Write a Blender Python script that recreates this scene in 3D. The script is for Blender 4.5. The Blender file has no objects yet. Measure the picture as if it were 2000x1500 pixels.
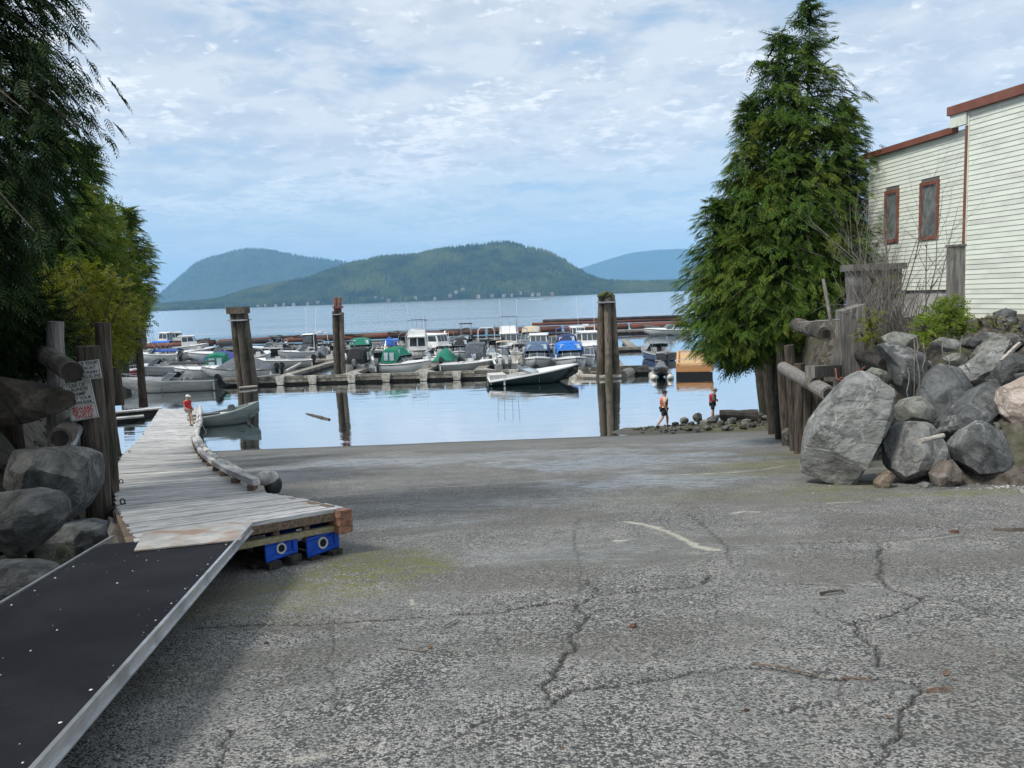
import bpy, bmesh, math, random
import numpy as np
from mathutils import Vector, Matrix

SC = bpy.context.scene
COL = SC.collection
rnd = random.Random(7)
nrng = np.random.default_rng(11)
R = math.radians

# ------------------------------------------------------------------ camera
HC = 6.5                      # eye height above the water
PITCH, ROLL, F = R(6.55), R(2.2), 1500.0
_f = np.array([0, math.cos(PITCH), -math.sin(PITCH)])
_r0 = np.array([1.0, 0, 0]); _u0 = np.array([0, math.sin(PITCH), math.cos(PITCH)])
_r = _r0 * math.cos(ROLL) - _u0 * math.sin(ROLL)
_u = _u0 * math.cos(ROLL) + _r0 * math.sin(ROLL)
cam_d = bpy.data.cameras.new('camera'); cam = bpy.data.objects.new('camera', cam_d); COL.objects.link(cam)
cam_d.sensor_width = 36; cam_d.lens = 36 * F / 2000; cam_d.clip_start = 0.05; cam_d.clip_end = 60000
cam.matrix_world = Matrix(((_r[0], _u[0], -_f[0], 0), (_r[1], _u[1], -_f[1], 0), (_r[2], _u[2], -_f[2], HC), (0, 0, 0, 1)))
SC.camera = cam

# ------------------------------------------------------------------ light
SUN_EL, SUN_AZ = R(54), math.atan2(-0.87, -0.50)      # high sun behind thin cloud, from the left
world = bpy.data.worlds.new('World'); SC.world = world; world.use_nodes = True
SKY_STRENGTH = 0.1
SUN_STRENGTH = 2.7
EXPOSURE = 0.42
HAZE = 8.8e-5
sun_d = bpy.data.lights.new('sun', 'SUN'); sun = bpy.data.objects.new('sun', sun_d); COL.objects.link(sun)
sun_d.energy = SUN_STRENGTH; sun_d.angle = R(12); sun_d.color = (1.0, 0.96, 0.9)
_sd = Vector((math.sin(SUN_AZ) * math.cos(SUN_EL), math.cos(SUN_AZ) * math.cos(SUN_EL), math.sin(SUN_EL)))
sun.rotation_euler = _sd.to_track_quat('Z', 'Y').to_euler()

SC.view_settings.view_transform = 'Standard'; SC.view_settings.look = 'None'
SC.view_settings.exposure = EXPOSURE; SC.view_settings.gamma = 1; SC.view_settings.use_curve_mapping = False
SC.render.engine = 'CYCLES'
cy = SC.cycles
cy.use_denoising = True
try: cy.denoiser = 'OPENIMAGEDENOISE'
except Exception: pass
cy.max_bounces = 8; cy.diffuse_bounces = 3; cy.glossy_bounces = 4; cy.transmission_bounces = 4; cy.transparent_max_bounces = 8; cy.volume_bounces = 1
cy.sample_clamp_indirect = 4.0
cy.caustics_reflective = False; cy.caustics_refractive = False

# ------------------------------------------------------------------ node helper
class NT:
    def __init__(s, tree):
        s.t = tree; s.n = tree.nodes; s.l = tree.links
    def new(s, typ, **kw):
        nd = s.n.new(typ)
        for k, v in kw.items():
            if k.startswith('i_'):
                key = k[2:]
                key = int(key) if key.isdigit() else key.replace('_', ' ')
                s.set(nd, key, v)
            else: setattr(nd, k, v)
        return nd
    def set(s, nd, key, v):
        inp = nd.inputs[key]
        if isinstance(v, bpy.types.NodeSocket): s.l.new(v, inp)
        else:
            if isinstance(v, tuple) and len(v) == 3 and inp.type == 'RGBA': v = (*v, 1)
            inp.default_value = v
    def math(s, op, a, b=0.0, c=None, clamp=False):
        nd = s.n.new('ShaderNodeMath'); nd.operation = op; nd.use_clamp = clamp
        s.set(nd, 0, a); s.set(nd, 1, b)
        if c is not None: s.set(nd, 2, c)
        return nd.outputs[0]
    def vmath(s, op, a, b=(0, 0, 0)):
        nd = s.n.new('ShaderNodeVectorMath'); nd.operation = op
        s.set(nd, 0, a)
        if op == 'SCALE': s.set(nd, 'Scale', b)
        else: s.set(nd, 1, b)
        return nd.outputs[0]
    def mix(s, fac, a, b, typ='MIX'):
        nd = s.n.new('ShaderNodeMix'); nd.data_type = 'RGBA'; nd.blend_type = typ
        s.set(nd, 0, fac); s.set(nd, 6, a); s.set(nd, 7, b)
        return nd.outputs[2]
    def noise(s, vec, scale, detail=5, rough=.55, dist=0.0):
        nd = s.n.new('ShaderNodeTexNoise'); s.set(nd, 'Vector', vec)
        nd.inputs['Scale'].default_value = scale; nd.inputs['Detail'].default_value = detail
        nd.inputs['Roughness'].default_value = rough; nd.inputs['Distortion'].default_value = dist
        return nd.outputs['Fac']
    def vor(s, vec, scale, feature='F1', out='Distance'):
        nd = s.n.new('ShaderNodeTexVoronoi'); nd.feature = feature; s.set(nd, 'Vector', vec); nd.inputs['Scale'].default_value = scale
        return nd.outputs[out]
    def ramp(s, fac, lo, hi, a=0.0, b=1.0):
        nd = s.n.new('ShaderNodeMapRange'); nd.interpolation_type = 'SMOOTHSTEP'
        s.set(nd, 0, fac); s.set(nd, 1, lo); s.set(nd, 2, hi); s.set(nd, 3, a); s.set(nd, 4, b)
        return nd.outputs[0]
    def mapping(s, vec, scale):
        nd = s.n.new('ShaderNodeMapping'); s.set(nd, 'Vector', vec); nd.inputs['Scale'].default_value = scale
        return nd.outputs[0]

# ------------------------------------------------------------------ sky: Nishita plus thin broken cloud
def build_world():
    nt = NT(world.node_tree); nt.n.clear()
    out = nt.new('ShaderNodeOutputWorld'); bg = nt.new('ShaderNodeBackground'); nt.l.new(bg.outputs[0], out.inputs[0])
    bg.inputs['Strength'].default_value = SKY_STRENGTH
    sky = nt.new('ShaderNodeTexSky'); sky.sky_type = 'NISHITA'; sky.sun_disc = False
    sky.sun_elevation = SUN_EL; sky.sun_rotation = SUN_AZ % (2 * math.pi); sky.air_density = 1.0; sky.dust_density = .4; sky.ozone_density = 1.5
    tc = nt.new('ShaderNodeTexCoord')
    sep = nt.new('ShaderNodeSeparateXYZ'); nt.l.new(tc.outputs['Generated'], sep.inputs[0])
    z = nt.math('MAXIMUM', sep.outputs[2], 0.0)
    den = nt.math('ADD', z, 0.11)
    comb = nt.new('ShaderNodeCombineXYZ')
    nt.l.new(nt.math('DIVIDE', sep.outputs[0], den), comb.inputs[0])
    nt.l.new(nt.math('DIVIDE', sep.outputs[1], den), comb.inputs[1])
    p = comb.outputs[0]
    big = nt.noise(nt.vmath('ADD', p, (5.3, 0.85, 0)), 1.15, 4, .5, .15)
    med = nt.noise(nt.vmath('ADD', p, (3.1, 7.7, 1)), 3.6, 8, .62, .25)
    fine = nt.noise(nt.vmath('ADD', p, (1.7, 2.2, 3)), 11.5, 9, .64, .25)
    cov = nt.ramp(nt.math('ADD', nt.math('MULTIPLY', big, .75), nt.math('MULTIPLY', med, .55)), .36, .60)
    cov = nt.math('MULTIPLY', cov, nt.ramp(z, .02, .22, .30, 1.0))
    base = nt.mix(1.0, sky.outputs[0], (0.93, 1.16, 1.22), 'MULTIPLY')
    # thin veil everywhere, brighter puffs, soft grey-blue undersides
    hz = nt.ramp(z, 0.0, .14, 1.0, 0.0)
    base = nt.mix(.45, base, (3.3, 4.4, 5.8)); base = nt.mix(nt.math('MULTIPLY', hz, .8), base, (5.0, 5.45, 5.85))
    col = nt.mix(nt.ramp(med, .42, .58), (5.2, 5.6, 6.1), (6.4, 6.65, 6.9))
    c1 = nt.mix(nt.math('MULTIPLY', cov, .88), base, col)
    puff = nt.math('MULTIPLY', nt.ramp(nt.math('ADD', nt.math('MULTIPLY', fine, .55), nt.math('MULTIPLY', big, .45)), .505, .60), nt.ramp(z, .05, .28, .2, 1.0))
    c2 = nt.mix(nt.math('MULTIPLY', puff, .9), c1, (8.0, 8.15, 8.3))
    grey = nt.math('MULTIPLY', nt.ramp(nt.noise(nt.vmath('ADD', p, (9.1, 1.3, 5)), 2.1, 6, .55, .4), .54, .70), nt.ramp(z, .08, .3))
    c3 = nt.mix(nt.math('MULTIPLY', grey, .5), c2, (4.1, 4.75, 5.7))
    nt.l.new(c3, bg.inputs['Color'])
build_world()

# ------------------------------------------------------------------ pixel <-> place helpers (pixels of the 2000x1500 photograph)
def ray(px, py):
    return _f * F + _r * (px - 1000) + _u * (750 - py)
def P(px, py, Y):
    d = ray(px, py); return Vector(d * (Y / d[1])) + Vector((0, 0, HC))
def W(px, py, z=0.0):
    d = ray(px, py); return Vector(d * ((z - HC) / d[2])) + Vector((0, 0, HC))
G0, GS = HC - 1.6, 0.1424
def ramp_z(y): return G0 - GS * y
def G(px, py, dz=0.0):        # on the ramp, dz above it
    d = ray(px, py); t = (G0 + dz - HC) / (d[2] + GS * d[1]); return Vector(d * t) + Vector((0, 0, HC))
def dock_z(y): 
    a, b = ramp_z(y) + .52, .46
    return b + math.log1p(math.exp((a - b) * 6)) / 6 if (a - b) * 6 < 30 else a
def D(px, py):                # on the dock surface
    d = ray(px, py); lo, hi = 2.0, 90.0
    for _ in range(50):
        m = (lo + hi) / 2
        if HC + d[2] * (m / d[1]) > dock_z(m): lo = m
        else: hi = m
    return P(px, py, lo)
def proj(v):
    q = np.array(v) - np.array((0, 0, HC)); k = F / (q @ _f)
    return 1000 + (q @ _r) * k, 750 - (q @ _u) * k

# ------------------------------------------------------------------ objects
def tag(o, label=None, cat=None, group=None, kind=None):
    if label: o['label'] = label
    if cat: o['category'] = cat
    if group: o['group'] = group
    if kind: o['kind'] = kind
    return o
def thing(name, label, cat, loc=(0, 0, 0), rotz=0.0, group=None):
    o = bpy.data.objects.new(name, None); COL.objects.link(o); o.empty_display_size = .2
    o.location = loc; o.rotation_euler = (0, 0, rotz)
    return tag(o, label, cat, group)
def link(name, me, mat=None, parent=None, world=True):
    o = bpy.data.objects.new(name, me); COL.objects.link(o)
    if mat is not None and not me.materials: me.materials.append(mat)
    if parent is not None:
        o.parent = parent
        if world:
            root = parent
            off = Vector((0, 0, 0))
            while root is not None: off += root.location; root = root.parent
            o.location = -off
    return o
def copy_tree(o, parent=None):
    c = o.copy(); COL.objects.link(c); c.parent = parent
    for ch in o.children: copy_tree(ch, c)
    return c

class MB:
    def __init__(s): s.v = []; s.f = []
    def add(s, vs, fs):
        n = len(s.v); s.v += [tuple(v) for v in vs]; s.f += [tuple(i + n for i in f) for f in fs]; return s
    def hexa(s, p):           # 8 corners: bottom 4 ccw, top 4 ccw
        return s.add(p, [(3, 2, 1, 0), (4, 5, 6, 7), (0, 1, 5, 4), (1, 2, 6, 5), (2, 3, 7, 6), (3, 0, 4, 7)])
    def box(s, c, d, rz=0.0):
        cx, cy_, cz = c; a, b, h = d[0] / 2, d[1] / 2, d[2] / 2; C, S = math.cos(rz), math.sin(rz)
        ps = [(cx + x * C - y * S, cy_ + x * S + y * C, cz + z) for z in (-h, h) for x, y in ((-a, -b), (a, -b), (a, b), (-a, b))]
        return s.hexa(ps)
    def beam(s, p0, p1, w, h, up=(0, 0, 1)):
        p0, p1, up = Vector(p0), Vector(p1), Vector(up); d = (p1 - p0).normalized(); x = d.cross(up)
        if x.length < 1e-4: x = d.cross(Vector((1, 0, 0)))
        x.normalize(); u = x.cross(d)
        ps = []
        for q in (p0, p1): ps += [q - x * w / 2 - u * h / 2, q + x * w / 2 - u * h / 2, q + x * w / 2 + u * h / 2, q - x * w / 2 + u * h / 2]
        return s.add(ps, [(0, 1, 2, 3), (7, 6, 5, 4), (0, 4, 5, 1), (1, 5, 6, 2), (2, 6, 7, 3), (3, 7, 4, 0)])
    def tube(s, pts, radii, n=8, caps=True, jit=0.0, rg=None):
        pts = [Vector(p) for p in pts]
        if not hasattr(radii, '__len__'): radii = [radii] * len(pts)
        rings = []; ref = None
        for i, p in enumerate(pts):
            d = (pts[min(i + 1, len(pts) - 1)] - pts[max(i - 1, 0)]).normalized()
            if ref is None: ref = Vector((0, 0, 1)) if abs(d.z) < .9 else Vector((1, 0, 0))
            x = d.cross(ref).normalized(); y = d.cross(x).normalized(); ref = -y if False else ref
            rings.append([p + (x * math.cos(2 * math.pi * k / n) + y * math.sin(2 * math.pi * k / n)) * radii[i] * (1 + (jit * (rg or rnd).uniform(-1, 1) if jit else 0)) for k in range(n)])
        b = len(s.v); s.v += [tuple(v) for r_ in rings for v in r_]
        for i in range(len(pts) - 1):
            for k in range(n):
                k2 = (k + 1) % n; s.f.append((b + i * n + k, b + i * n + k2, b + (i + 1) * n + k2, b + (i + 1) * n + k))
        if caps:
            s.f.append(tuple(b + k for k in reversed(range(n)))); s.f.append(tuple(b + (len(pts) - 1) * n + k for k in range(n)))
        return s
    def ball(s, c, r, n=8, m=6):
        rx, ry, rz = r if hasattr(r, '__len__') else (r, r, r)
        b = len(s.v); s.v.append((c[0], c[1], c[2] - rz))
        for j in range(1, m):
            t = -math.pi / 2 + math.pi * j / m
            for i in range(n):
                a = 2 * math.pi * i / n; s.v.append((c[0] + rx * math.cos(t) * math.cos(a), c[1] + ry * math.cos(t) * math.sin(a), c[2] + rz * math.sin(t)))
        s.v.append((c[0], c[1], c[2] + rz)); top = len(s.v) - 1
        for i in range(n):
            i2 = (i + 1) % n
            s.f.append((b, b + 1 + i2, b + 1 + i)); s.f.append((top, top - n + i, top - n + i2))
            for j in range(m - 2): s.f.append((b + 1 + j * n + i, b + 1 + j * n + i2, b + 1 + (j + 1) * n + i2, b + 1 + (j + 1) * n + i))
        return s
    def mesh(s, name, smooth=False):
        me = bpy.data.meshes.new(name); me.from_pydata(s.v, [], s.f); me.validate(); me.update()
        if smooth: me.polygons.foreach_set('use_smooth', [True] * len(me.polygons))
        return me
    def build(s, name, mat, parent=None, world=True, smooth=False):
        return link(name, s.mesh(name, smooth), mat, parent, world)

def np_mesh(name, v, f, smooth=False, attrs=None):
    """v (n,3), f (m,k) numpy arrays"""
    me = bpy.data.meshes.new(name); k = f.shape[1]
    me.vertices.add(len(v)); me.vertices.foreach_set('co', np.ascontiguousarray(v, dtype=np.float32).ravel())
    me.loops.add(f.size); me.loops.foreach_set('vertex_index', np.ascontiguousarray(f, dtype=np.int32).ravel())
    me.polygons.add(len(f)); me.polygons.foreach_set('loop_start', np.arange(0, f.size, k, dtype=np.int32))
    try: me.polygons.foreach_set('loop_total', np.full(len(f), k, dtype=np.int32))
    except Exception: pass
    if smooth: me.polygons.foreach_set('use_smooth', np.ones(len(f), dtype=bool))
    me.update(calc_edges=True)
    for kx, a in (attrs or {}).items():
        at = me.attributes.new(kx, 'FLOAT', 'POINT'); at.data.foreach_set('value', np.ascontiguousarray(a, dtype=np.float32))
    return me

_perm = np.random.default_rng(3).random((64, 64, 64)).astype(np.float32)
def vnoise(p):
    p = np.asarray(p, dtype=np.float64); i = np.floor(p).astype(int); f = p - i; f = f * f * (3 - 2 * f)
    r_ = 0
    for dx in (0, 1):
        for dy in (0, 1):
            for dz in (0, 1):
                w = (f[..., 0] if dx else 1 - f[..., 0]) * (f[..., 1] if dy else 1 - f[..., 1]) * (f[..., 2] if dz else 1 - f[..., 2])
                r_ = r_ + w * _perm[(i[..., 0] + dx) % 64, (i[..., 1] + dy) % 64, (i[..., 2] + dz) % 64]
    return r_ * 2 - 1
def fbm(p, oct=4):
    p = np.asarray(p, dtype=np.float64); a = 1.0; s = 0; 
    for k in range(oct): s = s + a * vnoise(p + 17.3 * k); p = p * 2.03; a *= .5
    return s

# ------------------------------------------------------------------ materials
def new_mat(name):
    m = bpy.data.materials.new(name); m.use_nodes = True
    nt = NT(m.node_tree); b = m.node_tree.nodes['Principled BSDF']; return m, nt, b
def mat(name, c1, c2=None, rough=.7, sc=4, stretch=(1, 1, 1), bump=.2, bdist=.02, metal=0, rndv=.0, c3=None, sc3=1.2, spot=None, spot_sc=30, spec=.5, detail=6, lo=.35, hi=.65, obj_coord=True):
    m, nt, b = new_mat(name)
    tc = nt.new('ShaderNodeTexCoord'); geo = nt.new('ShaderNodeNewGeometry')
    src = tc.outputs['Object'] if obj_coord else geo.outputs['Position']
    oi = nt.new('ShaderNodeObjectInfo')
    off = nt.vmath('SCALE', nt.new('ShaderNodeCombineXYZ', i_0=oi.outputs['Random'], i_1=oi.outputs['Random'], i_2=oi.outputs['Random']).outputs[0], 37.0)
    vec = nt.vmath('ADD', src, off)
    v = nt.mapping(vec, stretch)
    n = nt.noise(v, sc, detail, .6)
    col = nt.mix(nt.ramp(n, lo, hi), c1, c2 or c1)
    if c3: col = nt.mix(nt.ramp(nt.noise(vec, sc3, 5, .6, .3), .48, .66), col, c3)
    if spot: col = nt.mix(nt.ramp(nt.noise(vec, spot_sc, 3, .5), .62, .70), col, spot)
    if rndv:
        k = nt.math('ADD', nt.math('MULTIPLY', oi.outputs['Random'], 2 * rndv), 1 - rndv)
        col = nt.vmath('SCALE', col, k)
    nt.set(b, 'Base Color', col); b.inputs['Roughness'].default_value = rough; b.inputs['Metallic'].default_value = metal
    b.inputs['Specular IOR Level'].default_value = spec
    if bump:
        bp = nt.new('ShaderNodeBump'); bp.inputs['Strength'].default_value = bump; bp.inputs['Distance'].default_value = bdist
        nt.l.new(n, bp.inputs['Height']); nt.l.new(bp.outputs[0], b.inputs['Normal'])
    return m
# ================================================================== SETTING
# ---- the launch ramp: one fine sheet with cracks as real grooves
M_ = {}
def poly_world(pts): return [np.array(G(x, y)) for x, y in pts]
CRACKS = [  # (polyline in photograph pixels, width m, depth m)
 ([(380, 1226), (470, 1222), (560, 1219), (640, 1216), (760, 1206), (830, 1199), (900, 1193), (960, 1190), (1030, 1180), (1085, 1172), (1125, 1177), (1160, 1161), (1205, 1155), (1250, 1150), (1300, 1147), (1335, 1145), (1365, 1138), (1384, 1130), (1388, 1120)], .026, .026),
 ([(1125, 1177), (1135, 1188), (1146, 1204), (1132, 1224), (1112, 1240), (1124, 1258), (1102, 1280), (1088, 1300), (1074, 1325), (1068, 1350), (1070, 1364), (1082, 1372)], .021, .018),
 ([(1140, 1130), (1152, 1142), (1168, 1151), (1167, 1160)], .011, .01),
 ([(1082, 1372), (1096, 1362), (1112, 1347), (1150, 1341), (1205, 1337), (1250, 1331), (1292, 1325), (1330, 1315), (1365, 1309), (1411, 1305), (1450, 1303), (1490, 1302), (1520, 1305), (1560, 1312), (1600, 1321), (1650, 1325), (1700, 1324), (1745, 1325), (1790, 1334)], .017, .02),
 ([(1592, 1318), (1612, 1308), (1640, 1304)], .012, .01),
 ([(1712, 1060), (1717, 1078), (1722, 1102), (1716, 1122), (1733, 1140), (1745, 1150), (1772, 1157), (1798, 1164), (1800, 1170), (1780, 1182), (1750, 1192), (1715, 1206), (1690, 1210), (1668, 1216), (1674, 1232), (1684, 1244), (1704, 1258), (1716, 1276), (1714, 1300)], .020, .02),
 ([(1500, 1142), (1545, 1139), (1600, 1138), (1650, 1142), (1700, 1143), (1733, 1140)], .010, .008),
 ([(1590, 1190), (1622, 1206), (1645, 1211), (1668, 1216)], .014, .012),
 ([(1798, 1164), (1830, 1166), (1860, 1172), (1880, 1178)], .010, .008),
 ([(1790, 1334), (1764, 1346), (1742, 1350), (1750, 1362), (1715, 1366), (1690, 1374), (1672, 1385), (1645, 1376), (1642, 1352), (1650, 1330)], .010, .008),
 ([(1790, 1334), (1800, 1350), (1772, 1378), (1757, 1402), (1762, 1430), (1745, 1448), (1728, 1462), (1730, 1478), (1707, 1494), (1690, 1530)], .013, .014),
 ([(1520, 1392), (1555, 1381), (1590, 1377), (1622, 1376)], .013, .01),
 ([(1345, 1000), (1420, 1065), (1425, 1088), (1424, 1100)], .012, .008),
 ([(448, 1425), (440, 1445), (436, 1470), (430, 1510)], .013, .012),
 ([(880, 1452), (920, 1425), (968, 1408), (1000, 1395), (1040, 1388), (1085, 1374)], .016, .008),
 ([(1125, 1177), (1135, 1110), (1120, 1060), (1130, 1010)], .009, .006),
 ([(640, 1216), (655, 1260), (640, 1300), (660, 1350), (650, 1400)], .010, .007),
 ([(1870, 1172), (1920, 1200), (1990, 1210)], .010, .008),
 ([(1700, 1258), (1650, 1262), (1600, 1252), (1540, 1258), (1480, 1245)], .008, .006),
 ([(470, 1075), (640, 1045), (830, 1030), (1000, 1024), (1220, 1018), (1300, 1012)], .012, .005),
 ([(1390, 1070), (1500, 1062), (1620, 1060), (1712, 1060), (1850, 1048), (1990, 1062)], .012, .006),
]
def rough_line(pts, seed, amp=.035):
    w = poly_world(pts); rg = np.random.default_rng(seed); out = [w[0]]
    for a, b in zip(w[:-1], w[1:]):
        L = np.linalg.norm(b - a); k = max(2, int(L / .035))
        nrm = np.array([-(b - a)[1], (b - a)[0], 0]) / max(L, 1e-6); j = 0
        for i in range(1, k + 1):
            j = j * .6 + rg.normal() * amp * .35; t = i / k
            out.append(a + (b - a) * t + nrm * j * math.sin(math.pi * t) ** .5 if t < 1 else b)
    return np.array(out)[:, :2]
def build_ramp():
    u = np.concatenate([np.arange(-4.5, -1.5, .15), np.arange(-1.5, -.76, .03), np.arange(-.76, .76, .0042), np.arange(.76, 1.5, .03), np.arange(1.5, 4.5, .15)])
    ys = [1.35]
    while ys[-1] < 42: ys.append(ys[-1] * (1.0036 if ys[-1] < 10 else 1.007))
    ys = np.array(ys); U, Y = np.meshgrid(u, ys); X = U * Y
    X = X.ravel(); Y = Y.ravel(); n = len(X)
    p3 = np.stack([X, Y, np.zeros(n)], 1)
    Z = ramp_z(Y) + fbm(p3 * .35, 3) * .03 * np.clip((Y - 1) / 6, .3, 1) * np.clip((36 - Y) / 8, .25, 1)
    crack = np.zeros(n); drop = np.zeros(n)
    for ci, (pts, w, dep) in enumerate(CRACKS):
        ln = rough_line(pts, 100 + ci)
        lo, hi = ln.min(0) - .3, ln.max(0) + .3
        idx = np.where((X > lo[0]) & (X < hi[0]) & (Y > lo[1]) & (Y < hi[1]))[0]
        if len(idx) == 0: continue
        q = np.stack([X[idx], Y[idx]], 1); best = np.full(len(idx), 9.0)
        for a, b in zip(ln[:-1], ln[1:]):
            ab = b - a; t = np.clip(((q - a) @ ab) / max(ab @ ab, 1e-9), 0, 1)
            best = np.minimum(best, np.hypot(*(q - a - t[:, None] * ab).T))
        wv = w * (.8 + .55 * vnoise(np.stack([q[:, 0] * 3, q[:, 1] * 3, np.full(len(q), ci * 3.)], 1)))
        wv = np.maximum(wv, .0022 * Y[idx])
        c = np.clip(1.35 - best / wv, 0, 1)
        crack[idx] = np.maximum(crack[idx], c * min(1, dep / .012))
        worn = np.exp(-(best / (w * 5)) ** 2) * .35
        drop[idx] = np.maximum(drop[idx], c * dep + worn * dep)
    Z = Z - drop
    bx0, bx1 = np.array(W(1225, 840, .1)), np.array(W(1520, 824, .1)); tt = (X - bx0[0]) / (bx1[0] - bx0[0]); yc = bx0[1] + (bx1[1] - bx0[1]) * tt
    bar = .10 + .05 * vnoise(p3 * 1.7) - np.clip(np.abs(Y - yc) - .55 - .5 * np.clip(tt, 0, 1), 0, 9) * .35 - np.clip(-tt, 0, 9) * .9
    Z = np.where(X > bx0[0] - 3, np.maximum(Z, bar), Z)
    # slab stains, and wet patches that mask the painted sky sheen, as soft shapes
    def blob(px, py, rx, ry, ang=0, k=1.2, namp=.9, nsc=1.2):
        c = np.array(G(px, py))[:2]; dx, dy = X - c[0], Y - c[1]; C, S = math.cos(ang), math.sin(ang)
        e = ((dx * C + dy * S) / rx) ** 2 + ((-dx * S + dy * C) / ry) ** 2
        e = np.sqrt(e) + fbm(np.stack([X * nsc, Y * nsc, np.full(n, px * .01)], 1), 4) * namp * .5
        return np.clip((k - e) / .6, 0, 1)
    moss = np.maximum.reduce([blob(700, 1120, .75, .9) * .95, blob(610, 1155, .9, .5) * .55, blob(730, 1085, .6, .4) * .7, blob(420, 1190, .9, .5) * .5, blob(1530, 905, 1.7, 1.5) * .9, blob(1480, 925, 2.2, .8) * .6,
                              blob(1800, 970, 2.6, .35, .0) * .8, blob(1630, 955, 1.2, .8) * .75, blob(1240, 840, 3.2, .9) * .8, blob(960, 868, 6, .35) * .35, blob(1480, 840, 2.5, 1.2) * .6, blob(1400, 965, 2.4, .6) * .35, blob(1990, 960, 2, .4) * .5, blob(1540, 885, 1.2, 1.) * .8])
    wet = np.maximum.reduce([blob(1200, 900, 3.4, 3.0) * .9, blob(1290, 940, 2.2, 1.4) * .8, blob(700, 905, 3.4, 2.2) * .75, blob(980, 890, 5.0, 2.2) * .6, blob(1430, 865, 3.0, 2.6) * .7, blob(900, 985, 3, .7) * .35, blob(1150, 1080, 1.5, .5) * .3, blob(780, 1020, 1.2, .6) * .25, blob(560, 930, 1.6, 1.2) * .4])
    pale = np.zeros(n)
    def stroke(pts, w, amt, soft=.5, nz=1.0):
        ln = np.array(poly_world(pts))[:, :2]; best = np.full(n, 99.0)
        idx = np.where((X > ln[:, 0].min() - 2) & (X < ln[:, 0].max() + 2) & (Y > ln[:, 1].min() - 2) & (Y < ln[:, 1].max() + 2))[0]
        q = np.stack([X[idx], Y[idx]], 1); bb = np.full(len(idx), 99.0)
        for a, b in zip(ln[:-1], ln[1:]):
            ab = b - a; t = np.clip(((q - a) @ ab) / max(ab @ ab, 1e-9), 0, 1); bb = np.minimum(bb, np.hypot(*(q - a - t[:, None] * ab).T))
        nn = fbm(np.stack([q[:, 0] * 4, q[:, 1] * 4, np.zeros(len(q))], 1), 4) * nz * w * .7
        pale[idx] = np.maximum(pale[idx], np.clip((w - bb + nn) / (w * soft), 0, 1) * amt)
    stroke([(600, 972), (760, 958), (950, 944), (1080, 936), (1200, 931), (1290, 930), (1370, 927), (1440, 922), (1530, 908)], .05, .5)
    stroke([(1210, 931), (1290, 930), (1370, 927), (1440, 921)], .10, .55)
    stroke([(1222, 1019), (1262, 1026), (1305, 1040), (1340, 1056), (1358, 1068), (1395, 1072)], .062, .85)
    stroke([(1206, 1060), (1238, 1057)], .065, .95)
    stroke([(1432, 1000), (1452, 996), (1486, 999)], .045, .75)
    stroke([(1620, 985), (1680, 983)], .04, .5)
    stroke([(680, 1218), (708, 1213), (722, 1214)], .022, .9)
    stroke([(802, 1170), (806, 1178)], .022, .9)
    stroke([(1790, 1056), (1880, 1047)], .05, .35)
    stroke([(575, 1490), (660, 1472)], .03, .35)
    tone = fbm(p3 * np.array([.5, .8, 1]), 4) 
    low = np.clip((Y - 26) / 9, 0, 1)
    f0 = (np.arange(len(ys) - 1)[:, None] * len(u) + np.arange(len(u) - 1)[None, :]).ravel()
    faces = np.stack([f0, f0 + 1, f0 + 1 + len(u), f0 + len(u)], 1)
    me = np_mesh('launch_ramp', np.stack([X, Y, Z], 1), faces, True, dict(crack=crack, moss=moss, wet=wet, pale=pale, tone=tone, low=low))
    m, nt, b = new_mat('exposed_aggregate')
    geo = nt.new('ShaderNodeNewGeometry'); pos = geo.outputs['Position']
    at = lambda k: nt.new('ShaderNodeAttribute', attribute_name=k).outputs['Fac']
    cell = nt.new('ShaderNodeTexVoronoi'); nt.l.new(pos, cell.inputs['Vector']); cell.inputs['Scale'].default_value = 74
    cs = nt.new('ShaderNodeSeparateColor'); nt.l.new(cell.outputs['Color'], cs.inputs[0])
    big = nt.new('ShaderNodeTexVoronoi'); nt.l.new(pos, big.inputs['Vector']); big.inputs['Scale'].default_value = 34
    bs = nt.new('ShaderNodeSeparateColor'); nt.l.new(big.outputs['Color'], bs.inputs[0])
    ndist = nt.noise(pos, .55, 6, .62, .4); nmid = nt.noise(pos, 3.2, 7, .62, .2)
    # share of pale stones differs from place to place
    share = nt.math('ADD', nt.ramp(ndist, .36, .66, .30, .76), nt.math('MULTIPLY', nmid, .25))
    isp = nt.ramp(nt.math('SUBTRACT', cs.outputs[0], share), -.06, .06, 1, 0)
    stone = nt.mix(cs.outputs[1], (.21, .205, .19), (.43, .42, .39))
    dark = nt.mix(cs.outputs[2], (.028, .029, .030), (.095, .095, .092))
    col = nt.mix(isp, dark, stone)
    bigst = nt.ramp(bs.outputs[0], .93, .95)
    col = nt.mix(nt.math('MULTIPLY', bigst, .8), col, nt.mix(bs.outputs[1], (.20, .19, .17), (.52, .50, .46)))
    gap = nt.ramp(cell.outputs['Distance'], .006, .0095)
    col = nt.mix(nt.math('MULTIPLY', nt.ramp(cell.outputs['Distance'], .45, .8), .65), col, (.05, .05, .048))
    film = nt.ramp(nt.math('ADD', nt.math('MULTIPLY', nmid, .6), nt.math('MULTIPLY', ndist, .5)), .48, .66)
    col = nt.mix(nt.math('MULTIPLY', film, .42), col, (.062, .066, .068))
    sepy = nt.new('ShaderNodeSeparateXYZ'); nt.l.new(pos, sepy.inputs[0])
    edge = nt.math('MULTIPLY', nt.ramp(nt.math('ADD', sepy.outputs[2], nt.math('MULTIPLY', nt.noise(nt.mapping(pos, (.7, 2, 1)), 1.6, 6, .7), .22)), .12, .34, 1, 0), .75)
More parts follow.
